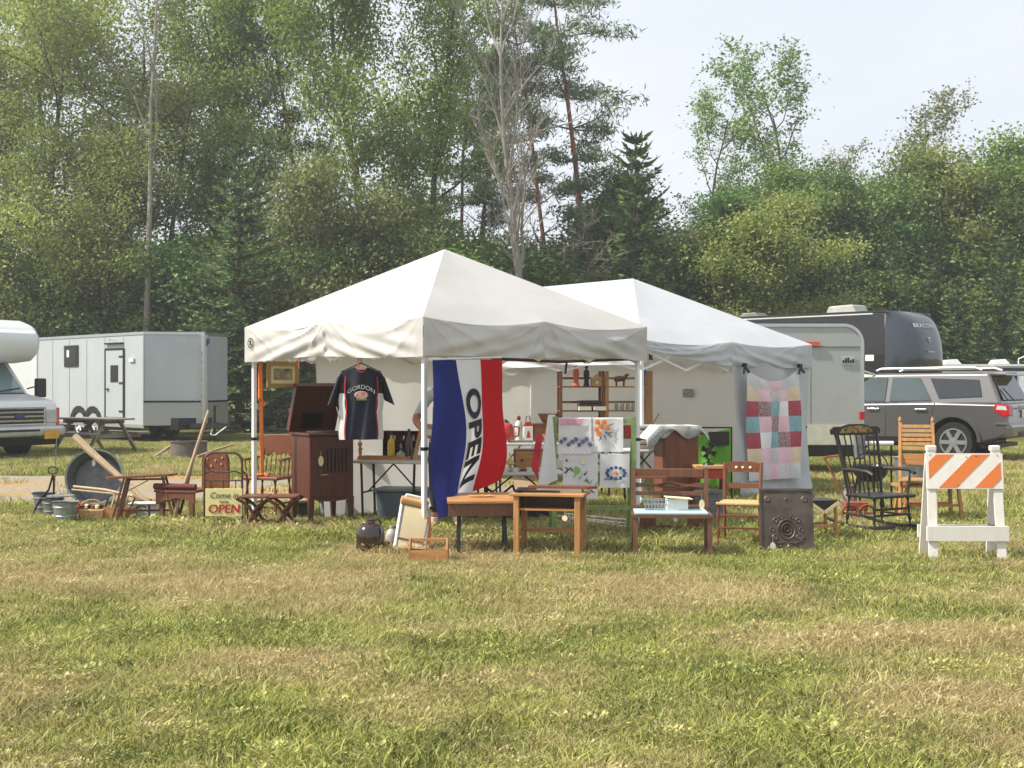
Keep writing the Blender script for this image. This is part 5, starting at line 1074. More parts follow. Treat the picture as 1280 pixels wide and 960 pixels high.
for a, b in (((-1.4, 0, .40), (-.85, 0, .71)), ((-.25, 0, .40), (-.8, 0, .71))): MB().bar(a, b, .09, .04).build('diagonal_brace', M['oldwood'], pt)
fg = item('fire_ring', 'rusty grey steel fire ring on the grass before the silver trailer', 'fire ring', 236, 573)
MB().lathe([(.36, 0), (.36, .33), (.38, .335), (.38, .35), (.34, .35), (.34, 0)], n=28, cap=False).build('ring_wall', material('rust_grey', (88, 80, 78), .8, .3, rgb2=(120, 108, 102), scale=5), fg, smooth=True)
for k in range(5): MB().tube([(-.30+.04*abs(k-2), -.2+k*.1, .34), (.30-.04*abs(k-2), -.2+k*.1, .34)], .008, 5).build('grate_bar', M['dark_metal'], fg)
tag(MB().tube([G(188, 574), at3(222, 552, 26.2)], [.03, .035], 7).build('poker_stick', M['handle'], None), 'pale stick propped against the steel fire ring', 'stick')
rg_ = item('white_rag', 'crumpled white rag on the grass by the fire ring', 'rag', 205, 573); MB().grid(lambda u, v: ((u-.5)*.5, (v-.5)*.35, .012+.06*abs(math.sin(u*7+v*5))*math.sin(math.pi*u)*math.sin(math.pi*v)), 14, 10).build('cloth', M['whitecloth'], rg_, smooth=True, solid=.008)

# --- framed print, T-shirt on a hanger
fr_ = thing('framed_print', 'gilt-framed old landscape print hanging inside the front tent', 'picture', A1, 42.85)
yy = W1-.13; x0, x1, z0, z1 = .10, .50, 1.46, 1.74
for a in ((x0, x1, z1-.045, z1), (x0, x1, z0, z0+.045), (x0, x0+.045, z0+.045, z1-.045), (x1-.045, x1, z0+.045, z1-.045)): MB().lo(a[0], a[1], yy-.02, yy, a[2], a[3]).build('frame_side', material('gilt', (168, 136, 84), .4, .3), fr_)
MB().lo(x0+.04, x1-.04, yy-.008, yy-.002, z0+.04, z1-.04).build('mat_board', M['paper'], fr_); MB().lo(x0+.085, x1-.085, yy-.012, yy-.009, z0+.085, z1-.075).build('print', material('old_print', (84, 78, 62), .7, rgb2=(176, 164, 128), scale=14), fr_)
MB().tube([(x0+.08, yy-.01, z1), ((x0+x1)/2, yy-.01, z1+.16), (x1-.08, yy-.01, z1)], .004, 4).build('hanging_wire', M['dark_metal'], fr_)
ts = thing('tee_shirt', 'navy racing T-shirt lettered GORDON on a hanger under the tent edge', 'shirt', (-1.44, 12.22, 0), 8)
zt2 = 1.67
def shirt(u, v):
    w2 = .205 - .03*math.sin(v*3.1)*.3 + .005*v; x = (u-.5)*2*w2; z = zt2 - .70*v - .05*(1-abs(u-.5)*2 > .0)*0 - (abs(u-.5)*2)**1.6*.075*(1-v)**3
    if abs(u-.5) < .16: z -= .035*(1-v)**8*math.cos((u-.5)*9)
    return (x, -.05*math.sin(math.pi*u) - .012*math.sin(u*17+v*4)*(.3+v), z)
def shirt_b(u, v): p = shirt(u, v); return (p[0], -p[1]*.8+.02, p[2])
navy = material('navy_jersey', (34, 36, 52), .85, var=.08, scale=20); 
sb = MB(); sb.grid(shirt, 24, 26).grid(shirt_b, 24, 26).build('body_front', navy, ts, smooth=True, recalc=False)
for s_ in (-1, 1):
    def slv(u, v, s_=s_): a = u*math.pi; x = .17 + .10*v; z = zt2 - .05 - .28*v; return (s_*(x + .055*math.cos(a)*(1-.1*v)), -.05*math.sin(a*2)*.9, z - .02 - .035*math.cos(a)*(1-v*.3))
    MB().grid(slv, 12, 8).build('sleeve', navy, ts, smooth=True, recalc=False)
    MB().grid(lambda u, v: (s_*(.150+.055*u+.008*math.sin(v*9)), -.045+.03*u-.004, zt2-.26-.44*v), 3, 12).build('side_panel', M['whitecloth'], ts, smooth=True, recalc=False)
    MB().grid(lambda u, v: (s_*(.143+.012*u+.008*math.sin(v*9)), -.052+.004*u, zt2-.10-.60*v), 2, 12).build('red_piping', material('red_cloth', (170, 34, 44), .8), ts, smooth=True, recalc=False)
MB().tube([(-.06, -.035, zt2-.01), (-.03, -.05, zt2-.045), (0, -.055, zt2-.06), (.03, -.05, zt2-.045), (.06, -.035, zt2-.01)], .006, 5).build('collar', material('red_cloth', (170, 34, 44), .8), ts)
MB().lo(-.02, .02, -.012, -.008, zt2-.05, zt2-.015).build('neck_label', M['tin'], ts)
tx = text_mb('GORDON', .058, cuts=.03); tx.v = [(p[0], -.068, zt2-.20 + p[2] - 3.0*p[0]*p[0]) for p in tx.v]; tx.build('lettering', M['tin'], ts)
MB().lathe([(.001, -.004), (.055, -.003), (.06, 0)], n=18, axis='y').xf(Matrix.Diagonal((1.1, 1, .62, 1))).xf(Matrix.Translation((0, -.068, zt2-.275))).build('emblem', material('emblem_print', (180, 52, 60), .8, rgb2=(232, 200, 190), scale=40), ts); MB().lo(-.045, .05, -.071, -.067, zt2-.325, zt2-.305).build('emblem_band', material('emblem_green', (110, 150, 90), .8), ts)
MB().tube([(-.19, 0, zt2-.055), (0, 0, zt2+.03), (.19, 0, zt2-.055), (-.19, 0, zt2-.055)], .006, 6).tube([(0, 0, zt2+.03), (0, 0, zt2+.07), (.018, 0, zt2+.09), (.0, 0, zt2+.11)], .004, 5).build('hanger', M['black'], ts)

# --- folding tables
def folding_table(px, py, w, d, h, rz, lab, mat=None, legm=None):
    t = item('folding_table', lab, 'table', px, py, rz); MB().lo(-w/2, w/2, -d/2, d/2, h-.035, h).build('table_top', mat or M['tin'], t, bevel=.01)
    for sx in (-1, 1):
        for sy in (-1, 1): MB().tube([(sx*(w/2-.14), sy*(d/2-.08), 0), (sx*(w/2-.12), sy*(d/2-.08), h-.03)], .014, 7).build('leg', legm or M['dark_metal'], t)
        MB().tube([(sx*(w/2-.13), -(d/2-.08), h*.45), (sx*(w/2-.13), d/2-.08, h*.45)], .011, 6).build('cross_rail', legm or M['dark_metal'], t); MB().tube([(sx*(w/2-.13), 0, h*.45), (sx*(w/2-.45), 0, h-.03)], .009, 6).build('brace', legm or M['dark_metal'], t)
    return t
lt1 = folding_table(492, 648, .86, .55, .66, -14, 'white folding table with dark legs beside the gramophone cabinet')
def on(t, x, y, z): return t.matrix_basis @ Vector((x, y, z))
def place_on(t, name, lab, cat, x, y, z, rz=0, group=None):
    p = t.location + Matrix.Rotation(t.rotation_euler.z, 3, 'Z') @ Vector((x, y, z)); return thing(name, lab, cat, p, rz + math.degrees(t.rotation_euler.z), group)
bx_ = place_on(lt1, 'storage_tote', 'blue-grey plastic storage tote under the white folding table', 'tote', .10, .02, 0, 4)
MB().prism([(-.24, 0), (.24, 0), (.27, .31), (-.27, .31)], -.18, .18).build('tub', material('tote_blue_grey', (86, 104, 108), .5, var=.06), bx_, bevel=.02); MB().lo(-.285, .285, -.20, .20, .31, .345).build('lid', material('tote_lid', (120, 128, 130), .5), bx_, bevel=.012)
q = place_on(lt1, 'tray', 'pale wooden tray lying on the white folding table', 'tray', -.05, -.12, .662); MB().lo(-.28, .28, -.10, .10, 0, .015).build('base', M['pine'], q)
for a in ((-.28, .28, -.10, -.088, .015, .04), (-.28, .28, .088, .10, .015, .04), (-.28, -.268, -.088, .088, .015, .04), (.268, .28, -.088, .088, .015, .04)): MB().lo(*a).build('rim', M['oak_x'], q)
q = place_on(lt1, 'display_case', 'open black and red display case of small goods on the white folding table', 'case', .05, .16, .662)
MB().lo(-.20, .20, .03, .05, 0, .30).build('back', material('case_red', (96, 30, 28), .7), q)
for a in ((-.215, -.20, -.06, .05, 0, .30), (.20, .215, -.06, .05, 0, .30), (-.2, .2, -.06, .03, .0, .012), (-.2, .2, -.06, .03, .10, .11), (-.2, .2, -.06, .03, .19, .20), (-.215, .215, -.06, .05, .30, .312)): MB().lo(*a).build('shelf' if a[4] > 0 and a[5] < .3 else 'side', M['ebony'], q)
for k in range(10): MB().lathe([(.012, 0), (.016, .01), (.012, .05), (.006, .06)], (-.17+.038*k, 0, (.012, .112, .202)[k % 3]), 8).build('trinket', (M['tin'], M['chrome'], M['paper'], M['dark_metal'])[k % 4], q, smooth=True)
def bottle(t, x, y, z, r, h, lab, c, name='bottle', group=None):
    q = place_on(t, name, lab, 'bottle', x, y, z, 0, group); m_ = material('glaze_%d_%d_%d' % c, c, .25, var=.1, coat=.3)
    MB().lathe([(.004, 0), (r, 0), (r, h*.55), (r*.8, h*.68), (r*.35, h*.78), (r*.32, h*.92)], n=16).build('flask', m_, q, smooth=True); MB().lathe([(r*.38, h*.92), (r*.38, h), (.003, h)], n=12).build('stopper', M['black'], q, smooth=True); return q
bottle(lt1, -.02, -.02, .70, .042, .25, 'yellow bottle with dark cap standing before the display case', (206, 170, 36)); bottle(lt1, .20, -.06, .662, .04, .34, 'slim dark carved bottle standing at the end of the display case', (60, 50, 48)); bottle(lt1, .13, -.13, .662, .05, .12, 'squat grey jar beside the slim dark bottle', (150, 146, 138))
q = place_on(lt1, 'mirror_frame', 'brown wooden frame leaning at the end of the white folding table', 'frame', .37, -.14, .662, -4); tl_ = Matrix.Rotation(R(-14), 4, 'X') @ Matrix.Rotation(R(8), 4, 'Y')
for a in ((-.10, .12, -.02, 0, 0, .05), (-.10, .12, -.02, 0, .36, .41), (-.10, -.06, -.02, 0, .05, .36), (.08, .12, -.02, 0, .05, .36)): MB().lo(*a).xf(tl_).build('frame_side', M['oak'], q)
MB().lo(-.06, .08, -.01, -.004, .05, .36).xf(tl_).build('glass', material('mirror_glass', (190, 196, 200), .1, .6), q)
for k, (xx, hh) in enumerate(((-.36, .19), (-.40, .12))):
    q = place_on(lt1, 'turned_post', ('taller' if k == 0 else 'shorter') + ' turned wooden candlestick at the end of the table by the gramophone', 'candlestick', xx, -.1 + k*.12, .662); MB().lathe([(.035, 0), (.03, .02), (.012, .04), (.02, hh*.5), (.012, hh*.7), (.028, hh*.9), (.02, hh)], n=12).build('stem', M['oak'], q, smooth=True); MB().lathe([(.012, hh), (.012, hh+.05), (.002, hh+.055)], n=8).build('candle', M['tin'], q)

# --- things round the near tent leg
jg = item('stoneware_jug', 'large glossy dark brown stoneware jug on the grass', 'jug', 463, 691); MB().lathe([(.005, 0), (.115, 0), (.125, .02), (.128, .17), (.115, .225), (.08, .255), (.04, .268), (.034, .29), (.04, .30), (.03, .302), (.005, .30)], n=28).build('jug_body', material('brown_glaze', (44, 28, 22), .15, var=.2, coat=.6), jg, smooth=True)
MB().tube([(.036, 0, .29), (.075, 0, .305), (.095, 0, .27), (.085, 0, .245)], .012, 7).build('handle', material('brown_glaze', (44, 28, 22), .15), jg, smooth=True); MB().lathe([(.1285, .05), (.1295, .06), (.1285, .07)], n=28, cap=False).build('base_line', M['dark_metal'], jg)
j2 = item('stoneware_bottle', 'small pale grey stoneware bottle tucked behind the scroll easel', 'bottle', 490, 687); MB().lathe([(.005, 0), (.055, 0), (.06, .01), (.06, .13), (.045, .17), (.022, .19), (.024, .22), (.005, .222)], n=18).build('flask', material('grey_glaze', (168, 164, 154), .35, dirt=.3), j2, smooth=True); MB().tube([(.02, 0, .205), (.055, 0, .20), (.05, 0, .165)], .008, 6).build('handle', M['dark_metal'], j2)
es = item('scroll_easel', 'white framed easel with a roll of brown paper leaning by the tent leg', 'easel', 511, 692, 12); lean = Matrix.Rotation(R(13), 4, 'Y') @ Matrix.Rotation(R(-24), 4, 'X')
MB().tube([Vector(p) for p in [(-.13, 0, 0), (-.13, 0, .46), (-.10, 0, .52), (.10, 0, .52), (.13, 0, .46), (.13, 0, 0)]], .016, 8).xf(Matrix.Translation((0, 0, .015)) @ lean).build('frame', M['white_metal'], es, smooth=True)
MB().lo(-.115, .115, .0, .012, .02, .51).xf(Matrix.Translation((0, 0, .015)) @ lean).build('backboard', M['tin'], es)
rl = Matrix.Translation((0, 0, .015)) @ lean
MB().tube([(-.15, -.045, .45), (.10, -.045, .45)], .036, 14).xf(rl).build('paper_roll', material('kraft_paper', (196, 156, 104), .8), es, smooth=True); MB().tube([(.12, -.045, .43), (.15, -.045, .43), (.15, 0, .45)], .012, 8).xf(rl).build('roll_spindle', M['dark_metal'], es)
MB().grid(lambda u, v: (-.11+.22*u, -.055+.04*v-.01*math.sin(v*3), .40-.30*v), 4, 10).xf(rl).build('paper_sheet', M['paper'], es, smooth=True); MB().bar((-.12, -.02, .10), (.12, -.02, .10), .02, .012).xf(rl).build('tear_bar', M['walnut'], es); MB().grid(lambda u, v: (-.11+.22*u, -.018-.004*math.sin(6*v), .095-.08*v), 3, 3).xf(rl).build('paper_tail', M['paper'], es, smooth=True)
MB().tube([(-.20, -.06, .012), (.14, -.06, .012), (.14, .24, .012), (-.20, .24, .012)], .009, 6, closed=True).build('wire_stand', M['dark_metal'], es)
q = item('orange_slat', 'bright orange wooden slat leaning at the tent leg', 'slat', 534, 690, 6); tag(q, None, None); MB().bar((0, 0, 0), (.01, .10, .36), .06, .012, up=(0, 1, 0)).build('slat_board', material('orange_paint', (224, 120, 30), .5), q); MB().bar((.012, .0, .28), (.014, .09, .30), .02, .01).build('slat_cleat', material('orange_paint', (224, 120, 30), .5), q)
td = item('tool_caddy', 'small open wooden tool caddy with a square handle', 'caddy', 536, 702, -4)
MB().lo(-.155, .155, -.06, -.048, .005, .10).build('front_board', M['oak_x'], td); MB().lo(-.155, .155, .048, .06, .005, .10).build('back_board', M['oak_x'], td); MB().lo(-.155, .155, -.048, .048, .005, .016).build('bottom_board', M['oak_x'], td)
for s_ in (-1, 1): MB().prism([(-.06, 0), (.06, 0), (.06, .11), (.02, .20), (-.02, .20), (-.06, .11)], s_*.158-.008, s_*.158+.008, 'yz').build('end_board', M['oak'], td)
MB().lo(-.15, .15, -.012, .012, .172, .196).build('handle_bar', M['oak_x'], td)

# --- school desk and small oak desk
sd_ = item('school_desk', 'old school desk with slanted wooden lid and dark iron legs', 'desk', 602, 690, 4)
MB().prism([(-.17, .34), (-.17, .45), (.19, .50), (.19, .34)], -.30, .30, 'yz').build('desk_box', M['walnut'], sd_); MB().prism([(-.20, .452), (-.20, .470), (.12, .512), (.12, .495)], -.31, .31, 'yz').build('desk_lid', M['oak_x'], sd_); MB().lo(-.31, .31, .12, .20, .497, .515).build('pencil_ledge', M['oak_x'], sd_)
iro = material('green_black_iron', (30, 40, 40), .5, .4)
for s_ in (-1, 1):
    MB().bar((s_*.21, -.14, 0), (s_*.20, -.06, .35), .03, .05).build('leg', iro, sd_); MB().bar((s_*.21, .16, 0), (s_*.20, .08, .35), .03, .05).build('leg', iro, sd_); MB().bar((s_*.205, -.09, .2), (s_*.205, .11, .2), .02, .03).build('leg_tie', iro, sd_)
MB().lo(-.22, .22, -.05, .10, .325, .34).build('under_shelf', M['walnut'], sd_)
q = place_on(sd_, 'carved_hand', 'pale carved wooden hand lying on the school desk lid', 'carving', -.02, -.02, .489); 
MB().prism([(-.10, -.02), (.0, -.035), (.05, -.02), (.05, .03), (-.10, .02)], 0, .022, 'xy').build('palm', M['pine'], q, bevel=.006)
for k in range(4): MB().tube([(.04, -.018+k*.014, .012), (.10, -.03+k*.02, .018), (.14-.01*abs(k-1.5), -.035+k*.023, .012)], [.007, .0065, .005], 6).build('finger', M['pine'], q)
MB().tube([(-.01, .025, .012), (.02, .05, .016), (.05, .055, .012)], .007, 6).build('thumb', M['pine'], q)
od = item('oak_desk', 'small golden oak desk with open shelf beside the school desk', 'desk', 688, 692, -12)
for x, y in ((-.27, -.17), (.27, -.17), (-.27, .17), (.27, .17)): MB().lo(x-.024, x+.024, y-.024, y+.024, 0, .52).build('leg', M['oak'], od, bevel=.003, seg=1)
MB().lo(-.33, .33, -.21, .21, .52, .545).build('top_board', M['oak_x'], od, bevel=.004, seg=1); MB().lo(-.25, .25, -.17, .17, .395, .412).build('shelf', M['oak_x'], od); MB().lo(-.246, .246, .15, .165, .412, .52).build('back_board', M['walnut'], od)
for s_ in (-1, 1): MB().lo(s_*.262, s_*.278, -.146, .146, .40, .52).build('side_board', M['redwood'], od); MB().lo(s_*.26, s_*.28, -.146, .146, .15, .19).build('stretcher', M['oak'], od)
MB().lo(-.246, .246, .15, .17, .17, .21).build('stretcher', M['oak_x'], od)
for k in range(3): MB().lo(.2465, .2475, -.12+.0*k, -.02, .24+.05*k, .26+.05*k).build('side_mark', M['tin'], od) if False else None
q = place_on(od, 'bread_board', 'long brown wooden board lying on the small oak desk', 'board', .08, .05, .547, 3); MB().prism([(-.28, -.07), (.26, -.08), (.33, -.02), (.33, .02), (.26, .08), (-.28, .07)], 0, .022, 'xy').xf(Matrix.Translation((0, 0, .03))).build('plank', M['redwood'], q)
MB().lo(-.20, .20, -.09, .09, 0, .03).build('under_plank', M['oldwood_x'], q)
q = place_on(od, 'iron_tool', 'dark iron hand tool lying along the front of the oak desk', 'tool', -.05, -.14, .547, -4); MB().tube([(-.22, 0, .012), (.05, .0, .014), (.16, .015, .012)], [.012, .010, .008], 6).build('shaft', M['dark_metal'], q); MB().box((-.22, 0, .015), (.05, .07, .02)).build('head', M['dark_metal'], q)
tagcard(od, (.16, -.18, .41), M['paper'], .05, .05)
# ------------------------------------------------------------ goods on the other side
# --- green towel rack with embroidered cloths
tr = item('towel_rack', 'green painted wooden drying rack hung with embroidered cloths', 'rack', 743, 678, 0)
xl, xr = -.38, .37
for x in (xl, xr): MB().lo(x-.022, x+.022, -.02, .02, 0, 1.19).build('post', M['greenpaint'], tr); MB().bar((x, -.16, .012), (x, .16, .012), .05, .024).build('foot', M['greenpaint'], tr); MB().bar((x-.03, .30, 0), (x-.005, .03, .95), .035, .02).build('rear_leg', M['greenpaint'], tr)
for z in (1.15, .815, .33): MB().lo(xl+.022, xr-.022, -.012, .012, z-.02, z+.02).build('rail', M['greenpaint'], tr)
def ink_on(root, mb, mat): mb.build('embroidery', mat, root)
cols = dict(v=material('thread_violet', (108, 104, 136), .9), o=material('thread_orange', (226, 132, 60), .9), b=material('thread_blue', (60, 90, 128), .9), g=material('thread_green', (124, 176, 96), .9), k=material('thread_black', (40, 40, 48), .9), p=material('thread_pink', (216, 150, 178), .9), r=material('thread_red', (176, 40, 50), .9))
def flower(mb, x, z, r, y, n=5, rot=0):
    for k in range(n):
        a = rot + 2*math.pi*k/n; c = (x + r*.6*math.cos(a), z + r*.6*math.sin(a)); mb.prism([(c[0] + r*.42*math.cos(b)*(1 if True else 0), c[1] + r*.42*math.sin(b)) for b in [2*math.pi*i/7 for i in range(7)]], y-.0015-.0004*k, y-.0004*k)
    mb.prism([(x + r*.35*math.cos(b), z + r*.35*math.sin(b)) for b in [2*math.pi*i/7 for i in range(7)]], y-.005, y-.0036); return mb
def towel(x0, x1, z0, z1, lab, seed, amp=.006, slantl=0.0):
    q = thing('embroidered_cloth', lab, 'cloth', tr.location, 0, 'cloths on the green rack')
    def f(u, v):
        w = amp*math.sin(u*9+seed)*(.3+v); return (x0+(x1-x0)*u + slantl*v, -.034 + w, z1+(z0-z1)*v)
    MB().grid(f, 20, 14).build('front_drop', M['whitecloth'], q, smooth=True, recalc=False); MB().grid(lambda u, v: (x0+(x1-x0)*u, .028, z1+(z0-z1)*v*.5), 6, 4).build('rear_drop', M['whitecloth'], q, smooth=True, recalc=False)
    MB().grid(lambda u, v: (x0+(x1-x0)*u, -.034+.062*v, z1+.006*math.sin(math.pi*v)), 6, 4).build('fold', M['whitecloth'], q, smooth=True, recalc=False)
    return q
Y = -.046
q = towel(-.34, -.03, .78, 1.175, 'white cloth with pink band and violet flower border on the top rail', 1)
for k in range(3): MB().prism([(-.33+k*.073, 1.12), (-.262+k*.073, 1.12), (-.262+k*.073, 1.172), (-.33+k*.073, 1.172)], Y-.001, Y).build('pink_band', cols['p'], q)
m_ = MB()
for k in range(9): flower(m_, -.315+k*.034, .955+.03*math.sin(k*2.1), .022, Y, 5, k)
for k in range(12): m_.bar((-.33+k*.026, Y, .95+.02*math.sin(k)), (-.31+k*.026, Y, .975+.02*math.sin(k+1)), .004, .004)
ink_on(q, m_, cols['v']); m_ = MB()
for k in range(7): m_.tube([(-.33+k*.043, Y, .845), (-.31+k*.043, Y, .83), (-.287+k*.043, Y, .845)], .003, 4)
ink_on(q, m_, cols['p'])
q = towel(-.02, .27, .86, 1.175, 'white cloth with orange flower spray on the top rail', 2); m_ = MB()
for x, z in ((.03, 1.14), (.06, 1.10), (.02, 1.07), (.09, 1.14), (.12, 1.09), (.04, 1.03)): flower(m_, x, z, .026, Y, 6, x*40)
ink_on(q, m_, cols['o']); m_ = MB()
for a, b in (((.10, 1.05), (.16, 1.0)), ((.12, 1.10), (.18, 1.13)), ((.06, 1.0), (.04, .96)), ((.13, 1.04), (.17, 1.04)), ((.09, 1.02), (.11, .97))): m_.bar((a[0], Y, a[1]), (b[0], Y, b[1]), .012, .003, up=(0, 1, 0), w2=.003)
ink_on(q, m_, cols['k'])
q = towel(-.30, .03, .42, .835, 'white cloth with black bird and green flower on the lower rail', 3); m_ = MB()
flower(m_, -.17, .69, .035, Y, 6); 
for k in range(5): m_.bar((-.2+k*.05, Y, .62-.02*k), (-.17+k*.05, Y, .66-.02*k), .014, .003, up=(0, 1, 0), w2=.004)
ink_on(q, m_, cols['g']); m_ = MB()
for a, b in (((-.28, .66), (-.22, .72)), ((-.25, .69), (-.28, .72)), ((-.23, .70), (-.20, .68)), ((-.10, .64), (-.07, .68)), ((-.08, .60), (-.05, .56)), ((-.14, .54), (-.05, .50)), ((-.04, .50), (.0, .47))): m_.bar((a[0], Y, a[1]), (b[0], Y, b[1]), .016, .003, up=(0, 1, 0), w2=.004)
ink_on(q, m_, cols['k']); MB().prism([(-.28, .77), (-.25, .77), (-.265, .80)], Y-.001, Y).build('red_mark', cols['r'], q)
MB().prism([(-.13, .745), (-.09, .745), (-.095, .79), (-.11, .80), (-.125, .79)], Y-.001, Y).build('paper_tag', M['paper'], q)
q = towel(.05, .33, .52, .835, 'white cloth with a blue flower wreath on the lower rail', 4); m_ = MB()
for k in range(12): a = 2*math.pi*k/12; flower(m_, .20+.085*math.cos(a), .66+.052*math.sin(a), .018, Y, 5, a)
for k in range(8): m_.bar((.09+k*.022, Y, .595+.005*(k % 2)), (.105+k*.022, Y, .61), .010, .003, up=(0, 1, 0))
ink_on(q, m_, cols['b']); flower(MB(), .2, .66, .02, Y).build('embroidery', cols['o'], q)
q = thing('draped_towel', 'long white towel with red trim hung over the rack post', 'towel', tr.location + Vector((-.41, 0, 0)), 0)
MB().grid(lambda u, v: (-.03-.10*v*(1-u)+.10*u*(.4+v*.5), -.055-.02*math.sin(u*7)*v, 1.21-.66*v+.10*v*(u-.5)), 10, 16).build('front_drop', M['whitecloth'], q, smooth=True, recalc=False); MB().grid(lambda u, v: (-.08-.06*u-.05*v, -.05-.01*math.sin(v*9), 1.02-.30*v-.12*v*(1-u)), 4, 10).build('red_trim', cols['r'], q, smooth=True, recalc=False); MB().grid(lambda u, v: (-.02+.06*u, .01+.02*v, 1.21-.4*v), 4, 5).build('rear_drop', M['whitecloth'], q, smooth=True, recalc=False)
# white poles lying on the grass
for k, (a, b) in enumerate((((690, 652), (792, 664)), ((706, 650), (795, 659)), ((715, 656), (788, 668)))):
    o_ = MB().tube([G(*a) + Vector((0, 0, .065)), G(*b) + Vector((0, 0, .065))], .014, 7).build('tent_pole', M['white_metal'], None); tag(o_, 'slim white tent pole lying on the grass behind the drying rack', 'pole', 'white poles on the grass behind the rack')

# --- bench with blue seat, and what is on and behind it
bn = item('bench', 'brown wooden settee with diamond back splat and pale blue seat', 'bench', 839, 692, -3)
for x in (-.325, .325):
    MB().bar((x, -.20, 0), (x*.985, -.17, .36), .034, w2=.045, h2=.045).build('leg', M['walnut'], bn); MB().bar((x, .17, 0), (x, .16, .40), .036).build('leg', M['walnut'], bn); MB().bar((x, .16, .40), (x, .20, .745), .036, .03).build('back_post', M['walnut'], bn)
MB().lo(-.35, .35, -.21, .18, .335, .36).build('seat_frame', M['walnut'], bn); MB().lo(-.33, .31, -.20, .15, .36, .385).build('seat_pad', material('pale_blue_vinyl', (168, 192, 202), .5, var=.06, dirt=.1), bn, bevel=.01)
MB().lo(-.305, .305, .185, .205, .66, .74).build('crest_rail', M['walnut'], bn, bevel=.006, seg=1)
MB().prism([(-.305, .615), (-.18, .60), (-.12, .60), (0, .625), (.12, .60), (.18, .60), (.305, .615), (.305, .57), (.18, .58), (.12, .575), (0, .55), (-.12, .575), (-.18, .58), (-.305, .57)], .178, .196).build('shaped_splat', M['walnut'], bn)
for a, b in (((-.10, .588), (0, .612)), ((0, .612), (.10, .588)), ((.10, .588), (0, .564)), ((0, .564), (-.10, .588))): MB().bar((a[0], .174, a[1]), (b[0], .174, b[1]), .006, .006).build('diamond_inlay', M['ebony'], bn)
MB().lo(-.305, .305, .172, .19, .50, .535).build('lower_rail', M['walnut'], bn); MB().lo(-.305, -.03, .10, .17, .655, .672).build('arm_shelf', M['redwood'], bn); tagcard(bn, (.28, .12, .52), M['paper'])
def on_bench(*a, **k): return place_on(bn, *a, **k)
q = on_bench('wire_basket', 'small wire basket on the blue settee seat', 'basket', -.14, .02, .386)
for z, s_ in ((0.005, .8), (.05, .9), (.09, 1.0)): MB().tube([(-.11*s_, -.07*s_, z), (.11*s_, -.07*s_, z), (.11*s_, .07*s_, z), (-.11*s_, .07*s_, z)], .004, 5, closed=True).build('hoop', M['galv'], q)
for k in range(7):
    for y in (-1, 1): x = -.10+k*.0333; MB().tube([(x*.8, y*.056, .005), (x, y*.07, .09)], .003, 4).build('wire', M['galv'], q)
q = on_bench('carton', 'open white carton on the blue settee seat', 'box', .05, .04, .386, 6); MB().lo(-.09, .09, -.07, .07, 0, .10).build('box_body', M['tin'], q); MB().lo(-.11, .12, -.10, .08, .104, .11).xf(Matrix.Rotation(R(4), 4, 'Y')).build('flap', M['paper'], q)
q = item('trestle_stool', 'low brown plank stool on two board legs behind the settee', 'stool', 838, 668, 4)
for s_ in (-1, 1): MB().lo(s_*.24-.08, s_*.24+.08, -.08, -.055, 0, .26).build('board_leg', M['redwood'], q)
MB().lo(-.36, .36, -.14, .14, .26, .285).build('seat', M['redwood'], q); MB().lo(-.16, .16, -.075, -.06, .07, .10).build('stretcher', M['redwood'], q); tagcard(q, (.02, -.15, .26), M['tin'], .07, .045)
# cabinet with lace on it, table with clothes
cb = item('cabinet', 'plain red-brown wooden cabinet under a lace cloth', 'cabinet', 845, 636, 8); MB().lo(-.22, .22, -.2, .2, .05, .99).build('case', M['redwood'], cb, bevel=.006, seg=1); MB().lo(-.20, .20, -.212, -.202, .10, .93).build('door', M['redwood'], cb, bevel=.004, seg=1); MB().lathe([(.012, -.235), (.016, -.225), (.006, -.214)], (.16, 0, .5), 10, 'y').build('knob', M['dark_metal'], cb)
for s_ in (-1, 1): MB().lo(s_*.20-.02, s_*.20+.02, -.19, .19, 0, .05).build('foot', M['redwood'], cb)
q = thing('lace_cloth', 'pale grey-green lace cloth draped over the red-brown cabinet', 'cloth', cb.location, 8); lacem = material('lace', (168, 172, 164), .9, rgb2=(214, 216, 212), scale=50, trans=.2)
MB().grid(lambda u, v: (-.42+.76*u, -.26+.5*v, 1.004-.003*math.sin(u*20)-max(0, abs(-.42+.76*u+.02)-.24)*1.0-max(0, .06-v)*1.6*(1+.6*math.sin(u*12))), 36, 16).build('drape', lacem, q, smooth=True, recalc=False, solid=.004)
MB().grid(lambda u, v: (-.25+.50*u, -.232-.008*math.sin(u*22), 1.0-v*(.09+.05*math.sin(u*9+1))), 26, 5).build('front_fall', lacem, q, smooth=True, recalc=False)
ctb = folding_table(805, 632, .70, .5, .70, 4, 'white folding table of folded clothes behind the drying rack')
q = place_on(ctb, 'clothes_pile', 'heap of grey and beige folded clothes on the table behind the rack', 'clothes', .08, 0, .702)
for k, c in enumerate(((150, 142, 132), (176, 170, 160), (120, 112, 104), (186, 176, 156), (160, 158, 156))): MB().lo(-.20, .18, -.16, .16, k*.06, k*.06+.056).build('folded_cloth', material('cloth_%d' % k, c, .9, var=.1, scale=9), q, bevel=.02)
